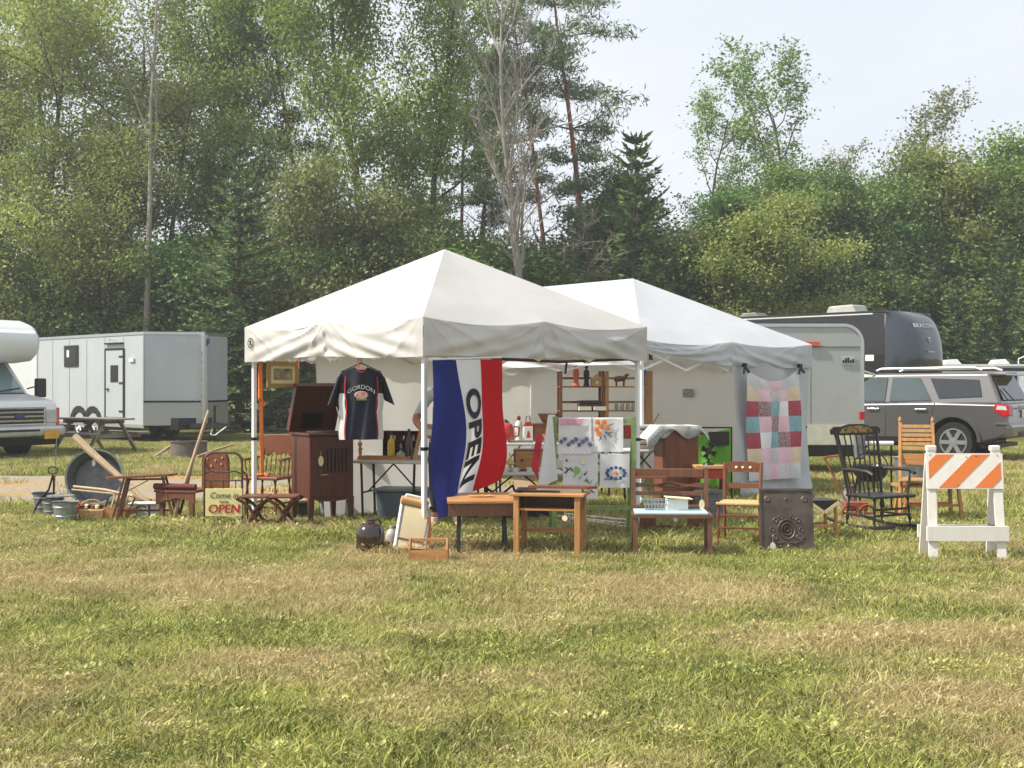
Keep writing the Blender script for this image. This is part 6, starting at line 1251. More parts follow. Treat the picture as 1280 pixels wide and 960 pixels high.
q = place_on(ctb, 'hand_mirror', 'small oval white hand mirror hung by the clothes table', 'mirror', .02, -.27, .86); MB().lathe([(.001, -.006), (.045, -.006), (.045, .0), (.001, .0)], n=20, axis='y').xf(Matrix.Diagonal((.8, 1, 1.3, 1))).build('glass', M['tin'], q); MB().lathe([(.045, -.008), (.053, -.008), (.053, .002), (.045, .002), (.045, -.008)], n=20, axis='y', cap=False).xf(Matrix.Diagonal((.8, 1, 1.3, 1))).build('rim', M['ebony'], q); MB().tube([(0, 0, .05), (.04, 0, .15), (.12, .02, .28)], .006, 5).build('cord', M['ebony'], q)
# shelf bench, fan, banner, bin
sb = item('console_table', 'low red-brown side table behind the ladder-back chair', 'table', 886, 640, 0); MB().lo(-.17, .20, -.16, .16, .52, .55).build('top_board', M['pine'], sb); MB().lo(-.16, .19, -.155, -.135, .40, .52).build('apron', material('red_wood_paint', (136, 46, 24), .4, var=.15), sb)
for x, y in ((-.14, -.12), (.16, -.12), (-.14, .12), (.16, .12)): MB().lo(x-.018, x+.018, y-.018, y+.018, 0, .52).build('leg', M['mahogany'], sb)
fn = place_on(sb, 'desk_fan', 'old black desk fan on the low red-brown table', 'fan', .0, .02, .552); MB().lathe([(.07, 0), (.06, .02), (.015, .035), (.012, .08)], n=16).build('base', M['black'], fn, smooth=True)
MB().lathe([(.10, -.03), (.105, -.02), (.10, -.01)], (0, 0, .16), 20, 'y', cap=False).build('guard_ring', M['black'], fn)
for k in range(10): a = 2*math.pi*k/10; MB().tube([(0, -.045, .16), (.1*math.cos(a), -.02, .16+.1*math.sin(a))], .003, 4).build('guard_wire', M['black'], fn)
for k in range(4):
    a = math.pi*k/2+.4; MB().prism([(.015, -.012), (.085, -.04), (.09, .03), (.02, .012)], -.012, -.008, 'xz').xf(Matrix.Translation((0, 0, .16)) @ Matrix.Rotation(a, 4, 'Y')).build('blade', M['dark_metal'], fn)
MB().lathe([(.035, -.005), (.04, .03), (.03, .08), (.005, .09)], (0, 0, .16), 14, 'y').build('motor', M['black'], fn, smooth=True)
gb = item('green_banner', 'bright green cloth with a black square hung behind the desk fan', 'banner', 890, 630, -6); MB().grid(lambda u, v: (-.20+.44*u, .12+.015*math.sin(u*12), .94-.72*v-.10*(1-u)*(1-v)), 16, 12).build('cloth', material('bright_green', (96, 160, 44), .8, var=.08), gb, smooth=True, recalc=False); MB().grid(lambda u, v: (-.04+.26*u, .098, .90-.17*v), 4, 4).build('black_square', M['ebony'], gb, recalc=False)
MB().tube([(-.21, .13, .95), (.26, .13, .95)], .01, 6).build('rod', M['dark_metal'], gb)
for x in (-.2, .25): MB().tube([(x, .13, 0), (x, .13, .95)], .01, 6).build('stand_post', M['dark_metal'], gb)
bucket(888, 655, .17, .34, 'big dull grey metal bin behind the settee and the ladder-back chair', M['galv_dull'], handle=False)

# --- ladder-back chair
lc = item('ladder_chair', 'golden-brown ladder-back chair with woven seat between settee and metal panel', 'chair', 926, 682, -16)
rw_ = M['redwood']
for s_ in (-1, 1):
    MB().tube([(s_*.165, .14, 0), (s_*.165, .14, .40), (s_*.17, .20, .76)], .017, 8).build('back_post', rw_, lc, smooth=True); turned((s_*.19, -.16, 0), (s_*.19, -.16, .42), .018, 3).build('leg', rw_, lc, smooth=True)
    for z in (.14, .26): MB().tube([(s_*.185, -.16, z), (s_*.165, .14, z)], .010, 6).build('stretcher', rw_, lc)
for z in (.18, .29): MB().tube([(-.19, -.16, z), (.19, -.16, z)], .010, 6).build('stretcher', rw_, lc)
rush = material('rush_seat', (178, 140, 90), .85, rgb2=(204, 172, 124), scale=40, stretch=(1, 6, 1), bump=.3)
MB().prism([(-.21, -.19), (.21, -.19), (.175, .15), (-.175, .15)], .385, .415, 'xy').build('woven_seat', rush, lc, bevel=.012)
MB().prism([(-.165, .67), (.165, .67), (.17, .75), (.08, .77), (-.08, .77), (-.17, .75)], .185, .202).build('crest_slat', rw_, lc); MB().prism([(-.16, .52), (.16, .52), (.16, .565), (-.16, .565)], .165, .18).build('back_slat', rw_, lc); tagcard(lc, (.19, -.19, .56), material('yellow_card', (222, 186, 70), .7), .09, .055)
for x in (-.06, .0, .07): MB().lathe([(.014, .180), (.006, .176)], (x, 0, .715), 8, 'y').build('painted_flower', M['paper'], lc)

# --- embossed metal panel
fp_ = item('fireplace_cover', 'dark embossed iron fireplace cover with a medallion leaning on the chair', 'panel', 984, 690, -3)
ironp = material('aged_iron', (70, 60, 54), .5, .55, rgb2=(104, 92, 84), scale=7, bump=.15, dirt=.2); Lr = Matrix.Rotation(R(-9), 4, 'X')
MB().lo(-.235, .235, 0, .012, 0, .56).xf(Lr).build('plate', ironp, fp_)
for a in ((-.24, .24, -.012, 0, .545, .565), (-.24, .24, -.012, 0, 0, .018), (-.24, -.222, -.012, 0, .018, .545), (.222, .24, -.012, 0, .018, .545)): MB().lo(*a).xf(Lr).build('rim', ironp, fp_)
me_ = MB()
for r_, h_ in ((.075, .012), (.06, .006), (.045, .016), (.02, .02)): me_.lathe([(r_+.008, 0), (r_, -h_), (max(.002, r_-.012), -.002)], (0, 0, 0), 24, 'y', cap=False)
me_.xf(Matrix.Diagonal((1, 1, 1.15, 1))).xf(Lr @ Matrix.Translation((0, 0, .20))).build('medallion', ironp, fp_, smooth=True)
sw = MB()
for s_ in (-1, 1):
    for (x, z, r_) in ((.105, .13, .03), (.13, .20, .022), (.10, .28, .026), (.05, .31, .02)): sw.lathe([(r_, 0), (r_*.7, -.010), (r_*.3, -.004), (.002, -.010)], (s_*x, 0, z), 12, 'y')
    sw.tube([(s_*.02, -.004, .09), (s_*.07, -.006, .075), (s_*.13, -.004, .10), (s_*.15, -.004, .14)], .008, 6); sw.lathe([(.035, 0), (.02, -.008), (.003, -.004)], (s_*.165, 0, .47), 10, 'y')
sw.lathe([(.016, 0), (.01, -.008), (.002, -.008)], (0, 0, .47), 8, 'y'); sw.xf(Lr).build('scrollwork', ironp, fp_, smooth=True); tagcard(fp_, (-.13, -.02, .14), M['tin'], .08, .05)

# --- stool with patchwork seat, black rocker and the clutter behind
ps_ = item('padded_stool', 'small wooden stool with a chevron patterned seat beside the metal panel', 'stool', 1022, 676, 10)
for x, y in ((-.13, -.12), (.13, -.12), (-.13, .12), (.13, .12)): MB().bar((x*1.1, y*1.1, 0), (x*.95, y*.95, .37), .026).build('leg', M['oak'], ps_)
for y in (-.125, .125): MB().lo(-.12, .12, y-.01, y+.01, .14, .165).build('stretcher', M['oak'], ps_)
MB().lo(-.16, .16, -.15, .15, .37, .40).build('seat', M['ebony'], ps_, bevel=.01)
MB().prism([(-.16, .37), (-.02, .28), (.0, .27), (.02, .28), (.16, .37), (.16, .40), (-.16, .40)], -.158, -.152).build('seat_cloth', M['ebony'], ps_)
for s_ in (-1, 1): MB().bar((s_*.15, -.161, .385), (0, -.161, .285), .03, .004, up=(0, 1, 0)).build('chevron', M['paper'], ps_)
rk = item('rocking_chair', 'black spindle-back rocking chair with gold stencilled crest', 'rocking chair', 1097, 666, 30)
eb = M['ebony']; rk.location.z = .035
for s_ in (-1, 1):
    MB().tube([(s_*.25, -.46+.095*k, .035 + .0022*(k-4.7)**2) for k in range(11)], .018, 6).build('rocker', eb, rk, smooth=True)
    turned((s_*.25, -.20, .03), (s_*.23, -.18, .33), .019, 3).build('leg', eb, rk, smooth=True); turned((s_*.25, .18, .03), (s_*.22, .17, .33), .019, 3).build('leg', eb, rk, smooth=True)
    MB().tube([(s_*.23, .17, .34), (s_*.26, .22, .65), (s_*.29, .30, .98)], .016, 8).build('back_post', eb, rk, smooth=True)
    MB().tube([(s_*.27, .20, .60), (s_*.30, .0, .605), (s_*.30, -.16, .60), (s_*.29, -.22, .57)], .019, 8).build('arm', eb, rk, smooth=True); turned((s_*.27, -.15, .36), (s_*.30, -.15, .59), .014, 3).build('arm_post', eb, rk, smooth=True)
    MB().tube([(s_*.25, -.20, .15), (s_*.25, .18, .15)], .010, 6).build('stretcher', eb, rk)
for z in (.16, .22): MB().tube([(-.25, -.195, z), (.25, -.195, z)], .012, 6).build('stretcher', eb, rk)
MB().prism([(-.29, -.24), (.29, -.24), (.25, .20), (-.25, .20)], .33, .36, 'xy').build('seat', eb, rk, bevel=.012)
for k in range(7): x = -.20+.4*k/6; MB().tube([(x*.95, .175, .36), (x*1.05, .24, .66), (x*1.25, .30, .95)], .008, 6).build('spindle', eb, rk, smooth=True)
MB().prism([(-.34, .95), (-.35, 1.0), (-.30, 1.03), (-.2, 1.03), (-.1, 1.055), (.1, 1.055), (.2, 1.03), (.30, 1.03), (.35, 1.0), (.34, .95), (.2, .94), (-.2, .94)], .295, .318).build('crest_rail', eb, rk, bevel=.006)
MB().prism([(-.24, .965), (-.2, 1.01), (-.08, 1.035), (.08, 1.035), (.2, 1.01), (.24, .965)], .2915, .2945).build('gold_stencil', material('gold_stencil', (40, 30, 24), .5, rgb2=(186, 150, 84), scale=26, detail=2), rk)
pc = item('push_cultivator', 'rusty red push cultivator with a looped handle behind the stool', 'cultivator', 1062, 652, 0); rust = material('rust_red', (120, 54, 36), .8, rgb2=(150, 84, 58), scale=14)
MB().tube([(-.27, .05, .68), (-.25, .05, .70), (-.09, .05, .72), (-.06, .05, .69), (.05, .0, .22)], .012, 7).build('handle', rust, pc, smooth=True); MB().tube([(-.26, .05, .68), (-.03, .0, .20)], .011, 7).build('handle', rust, pc, smooth=True)
MB().lo(-.06, .18, -.08, .08, .12, .22).build('tool_box', rust, pc, bevel=.01); MB().tube([(-.12, -.09, .10), (.26, -.09, .10)], .013, 6).build('axle_bar', rust, pc)
for x in (-.02, .16): MB().lathe([(.09, -.012), (.10, -.008), (.10, .008), (.09, .012), (.075, 0), (.09, -.012)], (x, -.10, .10), 18, 'y', cap=False).build('wheel_ring', rust, pc, smooth=True)
for k in range(4): MB().tube([(.02+.05*k, -.02, .12), (.0+.05*k, -.05, .0)], .006, 5).build('tine', rust, pc)
mc = item('milk_can', 'small grey metal milk can behind the rusty cultivator', 'can', 1062, 640); MB().lathe([(.005, 0), (.085, 0), (.09, .01), (.09, .20), (.06, .255), (.055, .29), (.07, .30), (.07, .315), (.005, .32)], n=18).build('can_body', M['galv_dull'], mc, smooth=True); MB().tube([(.088, 0, .2), (.12, 0, .22), (.075, 0, .27)], .007, 6).build('handle', M['galv_dull'], mc)
kt = item('iron_kettle', 'black iron kettle hung on a white-topped stand behind the black rocker', 'kettle', 1088, 642)
MB().lathe([(.005, .36), (.12, .38), (.19, .46), (.20, .54), (.205, .56), (.18, .56), (.1, .40), (.005, .38)], n=24).build('bowl', M['ebony'], kt, smooth=True); MB().tube([(.20*math.cos(R(a)), 0, .55 + .16*math.sin(R(a))) for a in range(0, 181, 15)], .007, 6).build('bail_handle', M['dark_metal'], kt)
for k in range(3): a = 2*math.pi*k/3+.5; MB().tube([(.15*math.cos(a), .15*math.sin(a), .43), (.22*math.cos(a), .22*math.sin(a), 0)], .012, 6).build('leg', M['dark_metal'], kt)
MB().tube([(-.08, .26, .80), (.34, .26, .80)], .028, 10).build('white_roller', M['white_metal'], kt); MB().tube([(-.05, .26, 0), (-.05, .26, .80)], .012, 6).tube([(.32, .26, 0), (.32, .26, .80)], .012, 6).build('stand_post', M['dark_metal'], kt); MB().lo(-.12, .0, .2, .3, .62, .92).build('crank_housing', M['galv_dull'], kt, bevel=.02)
# wooden folding chair, bench with square tub
fc = item('folding_chair', 'pale wooden folding chair with slatted back behind the striped barricade', 'chair', 1146, 652, -14)
for s_ in (-1, 1):
    MB().bar((s_*.19, -.20, 0), (s_*.17, .12, 1.08), .032, .022).build('frame_post', M['oak'], fc); MB().bar((s_*.165, .22, 0), (s_*.165, -.14, .46), .03, .022).build('leg', M['oak'], fc); MB().lathe([(.014, 1.08), (.02, 1.10), (.012, 1.13), (.004, 1.14)], (s_*.17, .12, 0), 8).build('finial', M['oak'], fc)
for k in range(6): MB().lo(-.155, .155, .035+.012*k, .047+.012*k, .78+.048*k, .814+.048*k).build('back_slat', M['pine'], fc)
for k in range(5): MB().lo(-.15, .15, -.18+.066*k, -.125+.066*k, .455, .473).build('seat_slat', M['pine'], fc)
MB().lo(-.16, .16, .02, .035, .62, .74).build('back_panel', M['oak_x'], fc); MB().tube([(-.17, .2, .05), (.17, .2, .05)], .012, 6).build('stretcher', M['oak'], fc); MB().lo(-.15, .15, -.135, -.12, .22, .26).build('foot_rest', M['oak_x'], fc)
wb_ = item('plank_bench', 'plain wooden bench behind the barricade carrying the square tub', 'bench', 1168, 648, 6)
MB().lo(-.44, .30, -.16, .16, .36, .39).build('seat', M['oak_x'], wb_)
for x in (-.38, .24):
    for y in (-.12, .12): MB().bar((x*1.08, y*1.15, 0), (x*.94, y*.9, .36), .035).build('leg', M['oak'], wb_)
for y in (-.12, .12): MB().lo(-.37, .23, y-.01, y+.01, .14, .17).build('stretcher', M['oak_x'], wb_)
q = place_on(wb_, 'square_tub', 'ribbed galvanised square washtub on the plank bench', 'tub', -.18, 0, .392)
MB().prism([(-.20, 0), (.20, 0), (.235, .28), (-.235, .28)], -.15, .15).build('tub_shell', M['galv'], q, bevel=.02); MB().lo(-.245, .245, -.17, .17, .278, .295).build('rim', M['galv'], q, bevel=.006)
for z in (.20, .235): MB().lo(-.232, .232, -.158, -.15, z-.008, z+.008).build('rib', M['galv'], q)

# --- striped barricade
br = item('barricade', 'white folding A-frame barricade with orange and white striped board', 'barricade', 1205, 698, -2)
wp = material('white_weathered_paint', (220, 216, 208), .6, var=.05, scale=9, stretch=(3, 3, .6), dirt=.22)
for y, zt3, nm in ((-.10, .93, 'front'), (.20, .90, 'rear')):
    for s_ in (-1, 1):
        top = (s_*.275, .03 if y < 0 else .065, zt3); lg = MB().bar((s_*.275 + s_*.015, y, 0), top, .075, .022, up=(0, 1, 0)).build('leg', wp, br)
for s_ in (-1, 1): MB().box((s_*.272, .04, .945), (.085, .07, .05)).build('post_cap', wp, br, bevel=.012)
Ms = Matrix.Translation((0, -.028, .60)) @ Matrix.Rotation(R(-7.5), 4, 'X')
bd = MB().lo(-.325, .325, -.012, .008, 0, .305).xf(Ms).build('striped_board', wp, br)
oran = material('orange_reflective', (214, 118, 54), .45, var=.05, scale=30, dirt=.08)
def para(xb):   # stripe leaning up to the right, clipped to the board
    wS, k = .15, 1.02; a, b, h = -.305, .305, .285; z0 = .01
    pts = [(xb, 0), (xb+wS, 0), (xb+wS+h*k, h), (xb+h*k, h)]
    def clip(P, f, g):
        out = []
        for i in range(len(P)):
            p, q = P[i], P[(i+1) % len(P)]; fp, fq = f(p), f(q)
            if fp >= 0: out.append(p)
            if (fp >= 0) != (fq >= 0): t = fp/(fp-fq); out.append((p[0]+(q[0]-p[0])*t, p[1]+(q[1]-p[1])*t))
        return out
    P = clip(pts, lambda p: p[0]-a, 0); P = clip(P, lambda p: b-p[0], 0) if P else P
    return [(x, z+z0) for x, z in P]
for xb in (-.53, -.225, .08):
    P = para(xb)
    if len(P) > 2: MB().prism(P, -.0145, -.0125).xf(Ms).build('orange_stripe', oran, bd)
for x, z in ((-.29, .29), (.28, .285), (-.06, .03), (.02, .27), (.1, .28)): MB().lathe([(.006, -.016), (.003, -.018)], (x, 0, z), 6, 'y').xf(Ms).build('bolt', M['dark_metal'], bd)
MB().bar((-.345, -.10, .225), (.345, -.10, .225), .028, .125).build('lower_rail', wp, br); MB().bar((-.34, .20, .215), (.34, .20, .215), .024, .11).build('rear_rail', wp, br)
for s_ in (-1, 1): MB().box((s_*.285, .215, .06), (.03, .03, .06)).build('hinge_block', M['dark_metal'], br); MB().tube([(s_*.26, -.06, .30), (s_*.26, .08, .27), (s_*.26, .17, .29)], .004, 4).build('spreader_chain', M['dark_metal'], br)

# ------------------------------------------------------------ tables and shelves at the back
lowt = folding_table(648, 648, .98, .60, .53, 4, 'low white folding table of bric-a-brac behind the OPEN flag', legm=M['dark_metal'])
def jar(t, x, y, z, r, h, lab, c, cat='jar', name='jar', group=None, prof=None):
    q = place_on(t, name, lab, cat, x, y, z, 0, group); m_ = material('glaze_%d_%d_%d' % c, c, .3, var=.1)
    MB().lathe([(.003, 0)] + [(r*a, h*b) for a, b in (prof or ((.8, 0), (1, .3), (.95, .7), (.6, .9), (.65, 1), (.5, 1)))], n=16).build('vessel', m_, q, smooth=True); return q
q = place_on(lowt, 'wooden_drawer_box', 'plain orange-brown wooden drawer box on the low white table', 'box', .16, .05, .532, -3); MB().lo(-.21, .21, -.12, .12, 0, .24).build('box_body', M['redwood'], q, bevel=.008); MB().lo(-.19, .19, -.128, -.12, .02, .22).build('drawer_front', M['oak_x'], q); MB().lathe([(.014, -.142), (.008, -.130)], (-.12, 0, .12), 8, 'y').build('knob', M['dark_metal'], q)
for k, (x, y) in enumerate(((-.05, -.22), (.10, -.24), (.24, -.22), (.32, -.2), (-.15, -.2))):
    q = jar(lowt, x, y, .532, .035, .05, 'small white china cup set along the front of the low table', (222, 220, 214), 'cup', 'china_cup', 'china cups on the low table', ((.6, 0), (.8, .3), (1, 1), (.9, 1), (.7, .3)))
    MB().tube([(.033, 0, .04), (.052, 0, .032), (.028, 0, .015)], .005, 5).build('handle', material('glaze_222_220_214', (222, 220, 214), .3), q)
q = jar(lowt, -.22, .0, .532, .07, .20, 'red tin canister on the low table beside the drawer box', (140, 34, 34), 'canister', 'canister', None, ((1, 0), (1, .85), (.9, .9), (.9, 1))); MB().lathe([(.015, .2), (.02, .22), (.004, .23)], n=10).build('knob', M['dark_metal'], q)
q = jar(lowt, -.34, .06, .532, .05, .16, 'white enamel jug with dark rim on the low table', (214, 210, 200), 'jug', 'enamel_jug'); MB().tube([(.045, 0, .13), (.085, 0, .11), (.05, 0, .05)], .006, 6).build('handle', M['black'], q)
q = jar(lowt, -.10, -.10, .532, .06, .15, 'small brass oil lamp with a wide cream shade on the low table', (196, 168, 104), 'lamp', 'oil_lamp', None, ((.5, 0), (.25, .3), (.3, .45), (1, .55), (.3, .95), (.2, 1)))
MB().lathe([(.012, .15), (.010, .20), (.004, .21)], n=8).build('chimney', M['tin'], q)
q = place_on(lowt, 'travel_chest', 'dark brown travel chest stored under the low white table', 'chest', .20, .0, 0, 2); MB().lo(-.20, .20, -.14, .14, .0, .26).build('trunk_body', M['ebony'], q, bevel=.01); MB().lo(-.205, .205, -.145, .145, .26, .34).build('lid', M['ebony'], q, bevel=.02); MB().box((0, -.15, .26), (.05, .012, .05)).build('latch', M['chrome'], q)
q = place_on(lowt, 'folded_frame', 'black folded metal frame leaning under the low white table', 'frame', -.25, -.25, 0, 8)
for a, b in (((-.25, 0, .05), (.20, .12, .38)), ((-.20, .02, .42), (.28, .10, .08)), ((-.25, 0, .05), (-.20, .02, .42)), ((.20, .12, .38), (.28, .10, .08))): MB().tube([a, b], .013, 6).build('bar', M['black'], q)
q = place_on(lowt, 'cardboard_box', 'brown cardboard box on the grass under the school desk end', 'box', -.36, -.1, 0, 10); MB().lo(-.2, .2, -.14, .14, 0, .20).build('carton', material('cardboard', (140, 96, 60), .85), q); MB().lo(-.21, -.02, -.15, .15, .203, .207).build('flap', material('cardboard', (140, 96, 60), .85), q)

bk1 = folding_table(690, 622, 1.7, .7, .74, 6, 'long white folding table against the rear tent wall')
def figure(t, x, y, z, h, lab, c1, c2, cat='figurine'):
    q = place_on(t, 'carved_figurine', lab, cat, x, y, z); MB().lathe([(.003, 0), (h*.16, 0), (h*.14, h*.06), (h*.10, h*.3), (h*.15, h*.55), (h*.13, h*.72), (h*.05, h*.8), (h*.03, h*.82)], n=14).build('robe', material('fig_%d' % c1[0], c1, .6), q, smooth=True); MB().lathe([(.002, h*.80), (h*.07, h*.84), (h*.085, h*.9), (h*.06, h*.97), (.002, h)], n=12).build('head', material('figh_%d' % c2[0], c2, .6), q, smooth=True); return q
q = place_on(bk1, 'enamel_pot', 'large red enamel coffee pot on the rear table', 'pot', -.62, -.05, .742); MB().lathe([(.004, 0), (.10, 0), (.12, .04), (.11, .18), (.085, .23), (.05, .25)], n=18).build('pot_body', material('red_enamel', (176, 48, 34), .3, coat=.3), q, smooth=True); MB().lathe([(.05, .25), (.03, .28), (.012, .29), (.003, .30)], n=12).build('lid', M['black'], q, smooth=True); MB().tube([(.11, 0, .20), (.18, 0, .19), (.17, 0, .08), (.11, 0, .06)], .010, 6).build('handle', M['black'], q); MB().tube([(-.10, 0, .08), (-.16, 0, .16), (-.18, 0, .21)], [.025, .016, .012], 7).build('spout', material('red_enamel', (176, 48, 34), .3), q)
q = place_on(bk1, 'toy_cart', 'painted toy cart with red and green loads on the rear table', 'toy', -.76, .14, .742); MB().lo(-.13, .13, -.06, .06, .26, .30).build('cart_bed', M['greenpaint'], q)
for x in (-.11, .11): MB().lo(x-.012, x+.012, -.05, .05, 0, .26).build('stand_leg', M['oak'], q)
for k in range(5): MB().lathe([(.003, .30), (.035, .31), (.04, .34), (.025, .39), (.003, .40)], (-.09+.045*k, 0, 0), 10).build('load', (material('red_paint', (178, 26, 32), .4), M['tin'], M['galv'])[k % 3], q, smooth=True)
q = place_on(bk1, 'lantern', 'square tin lantern with a red motif on the rear table', 'lantern', -.32, .0, .742); MB().lo(-.06, .06, -.06, .06, 0, .20).build('case', M['tin'], q, bevel=.006); MB().prism([(-.03, .05), (.03, .05), (.018, .10), (.012, .14), (-.012, .14), (-.018, .10)], -.064, -.061).build('red_motif', cols['r'], q); MB().prism([(-.065, .20), (.065, .20), (.03, .26), (-.03, .26)], -.05, .05).build('roof', material('red_enamel', (176, 48, 34), .3), q); MB().tube([(-.03, 0, .26), (-.02, 0, .33), (.02, 0, .34), (.03, 0, .26)], .006, 6).build('carry_loop', M['black'], q)
figure(bk1, -.43, .12, .742, .34, 'small figure in white and red beside the tin lantern', (206, 196, 190), (120, 30, 30))
q = place_on(bk1, 'small_chest', 'brown wooden chest carrying two bowls on the rear table', 'chest', -.08, .06, .742); MB().lo(-.17, .17, -.11, .11, 0, .22).build('chest_body', M['redwood'], q, bevel=.008); MB().lo(-.175, .175, -.115, .115, .22, .24).build('lid', M['redwood'], q)
bowlp = ((.4, 0), (.5, .05), (1, 1), (.93, 1), (.4, .12)); p_ = place_on(bk1, 'wooden_bowl', 'dark red-brown bowl stacked on top of the wooden chest', 'bowl', -.05, .03, .984); MB().lathe([(.003, 0)] + [(.14*a, .12*b) for a, b in bowlp], n=20).build('bowl_wall', M['redwood'], p_, smooth=True); MB().lathe([(.141, .117), (.146, .122), (.137, .124)], n=20, cap=False).build('rim', M['mahogany'], p_)
p_ = place_on(bk1, 'wooden_bowl', 'pale wooden bowl standing before the wooden chest', 'bowl', -.04, -.20, .742); MB().lathe([(.003, 0)] + [(.12*a, .10*b) for a, b in bowlp], n=20).build('bowl_wall', M['pine'], p_, smooth=True); MB().lathe([(.121, .097), (.126, .102), (.117, .104)], n=20, cap=False).build('rim', M['oak'], p_)
for k in range(3): q = place_on(bk1, 'wooden_plank', 'flat pale board lying along the front edge of the rear table', 'board', -.45+.38*k, -.29, .742, 0, 'boards along the rear table'); MB().lo(-.17, .17, -.04, .04, 0, .03).build('plank', M['oldwood_x'], q); MB().lo(-.17, -.14, -.045, .045, .031, .036).build('batten', M['dark_metal'], q)
# shelf unit(s)
def shelves(x, w, h, m_, lab, zs):
    q = place_on(bk1, 'shelf_unit', lab, 'shelf', x, .12, .742)
    for s_ in (-1, 1):
        for y in (-.12, .12): MB().lo(s_*(w/2)-.018, s_*(w/2)+.018, y-.012, y+.012, 0, h).build('post', m_, q)
    for z in zs: MB().lo(-w/2-.01, w/2+.01, -.13, .13, z-.01, z+.01).build('shelf_board', m_, q); MB().lo(-w/2, w/2, .108, .12, z+.10, z+.13).build('back_rail', m_, q)
    return q
shelves(.40, .56, .93, M['redwood'], 'dark red-brown wooden shelf unit with two figurines on top shelf', (.04, .40, .72, ))
sh2 = shelves(1.02, .56, .93, M['oak'], 'golden wooden shelf unit beside the dark red-brown one', (.04, .40, .72))
MB().lo(.25, .33, -.13, .13, .0, .93).build('side_panel', M['oak'], sh2)
figure(bk1, .33, .06, .742+.73, .30, 'tall orange-robed figurine on the dark shelf unit', (196, 92, 48), (90, 30, 30)); figure(bk1, .47, .06, .742+.73, .28, 'dark figurine with white front on the dark shelf unit', (44, 36, 44), (70, 28, 30))
q = place_on(bk1, 'wicker_hut', 'little wicker house with a tag on the dark shelf unit', 'ornament', .60, .04, .742+.73); MB().lo(-.07, .07, -.05, .05, 0, .09).build('walls', wk, q); MB().prism([(-.085, .09), (.085, .09), (0, .16)], -.06, .06).build('roof', wk, q); MB().lo(-.015, .02, -.056, -.051, .03, .07).build('tag', M['tin'], q)
q = place_on(bk1, 'dark_case', 'black lidded case on the middle board of the dark shelf unit', 'case', .50, .0, .742+.412); MB().lo(-.15, .15, -.09, .09, 0, .09).build('case_body', M['ebony'], q, bevel=.01); MB().lo(-.15, .15, -.092, .092, .09, .13).build('case_lid', M['ebony'], q, bevel=.01)
for k in range(2): q = place_on(bk1, 'book_stack', ('pale books lying flat before the black case', 'stack of cream booklets beside the black case')[k], 'books', .42+.20*k, -.11, .742+.412); [MB().lo(-.08, .08, -.05+.003*j, .05-.004*j, j*.017, j*.017+.015).build('book', (M['tin'], M['paper'])[j % 2], q) for j in range(3)]
q = place_on(bk1, 'carved_animal', 'brown carved animal on the golden shelf unit', 'carving', .92, .04, .742+.73); MB().tube([(-.08, 0, .09), (-.02, 0, .10), (.05, 0, .10), (.09, 0, .15), (.12, 0, .15)], [.03, .04, .035, .022, .012], 10).build('body', M['walnut'], q, smooth=True); [MB().tube([(x, y, .08), (x, y, 0)], .010, 6).build('leg', M['walnut'], q) for x in (-.05, .05) for y in (-.02, .02)]
jar(bk1, 1.22, .02, .742+.73, .05, .24, 'tall cobalt blue glass vase on the golden shelf unit', (30, 44, 130), 'vase', 'blue_vase', None, ((.8, 0), (.7, .1), (.5, .4), (.8, .8), (1, 1), (.85, 1)))
figure(bk1, 1.20, .0, .742+.412, .26, 'brown kneeling figurine on the golden shelf unit', (132, 72, 44), (60, 34, 26))
for k in range(4): jar(bk1, .86+.075*k, -.02, .742+.412, .028, .10, 'small clear bottle lined up on the golden shelf unit', (150, 140, 124), 'bottle', 'small_bottle', 'small bottles on the golden shelf')
q = place_on(bk1, 'red_plates', 'row of dull red tins on the lowest board of the golden shelf unit', 'tins', .95, 0, .742+.052); [MB().lo(-.16+.09*k, -.08+.09*k, -.05, .05, 0, .16).build('tin', (material('red_enamel', (176, 48, 34), .3), M['walnut'])[k % 2], q, bevel=.006) for k in range(4)]

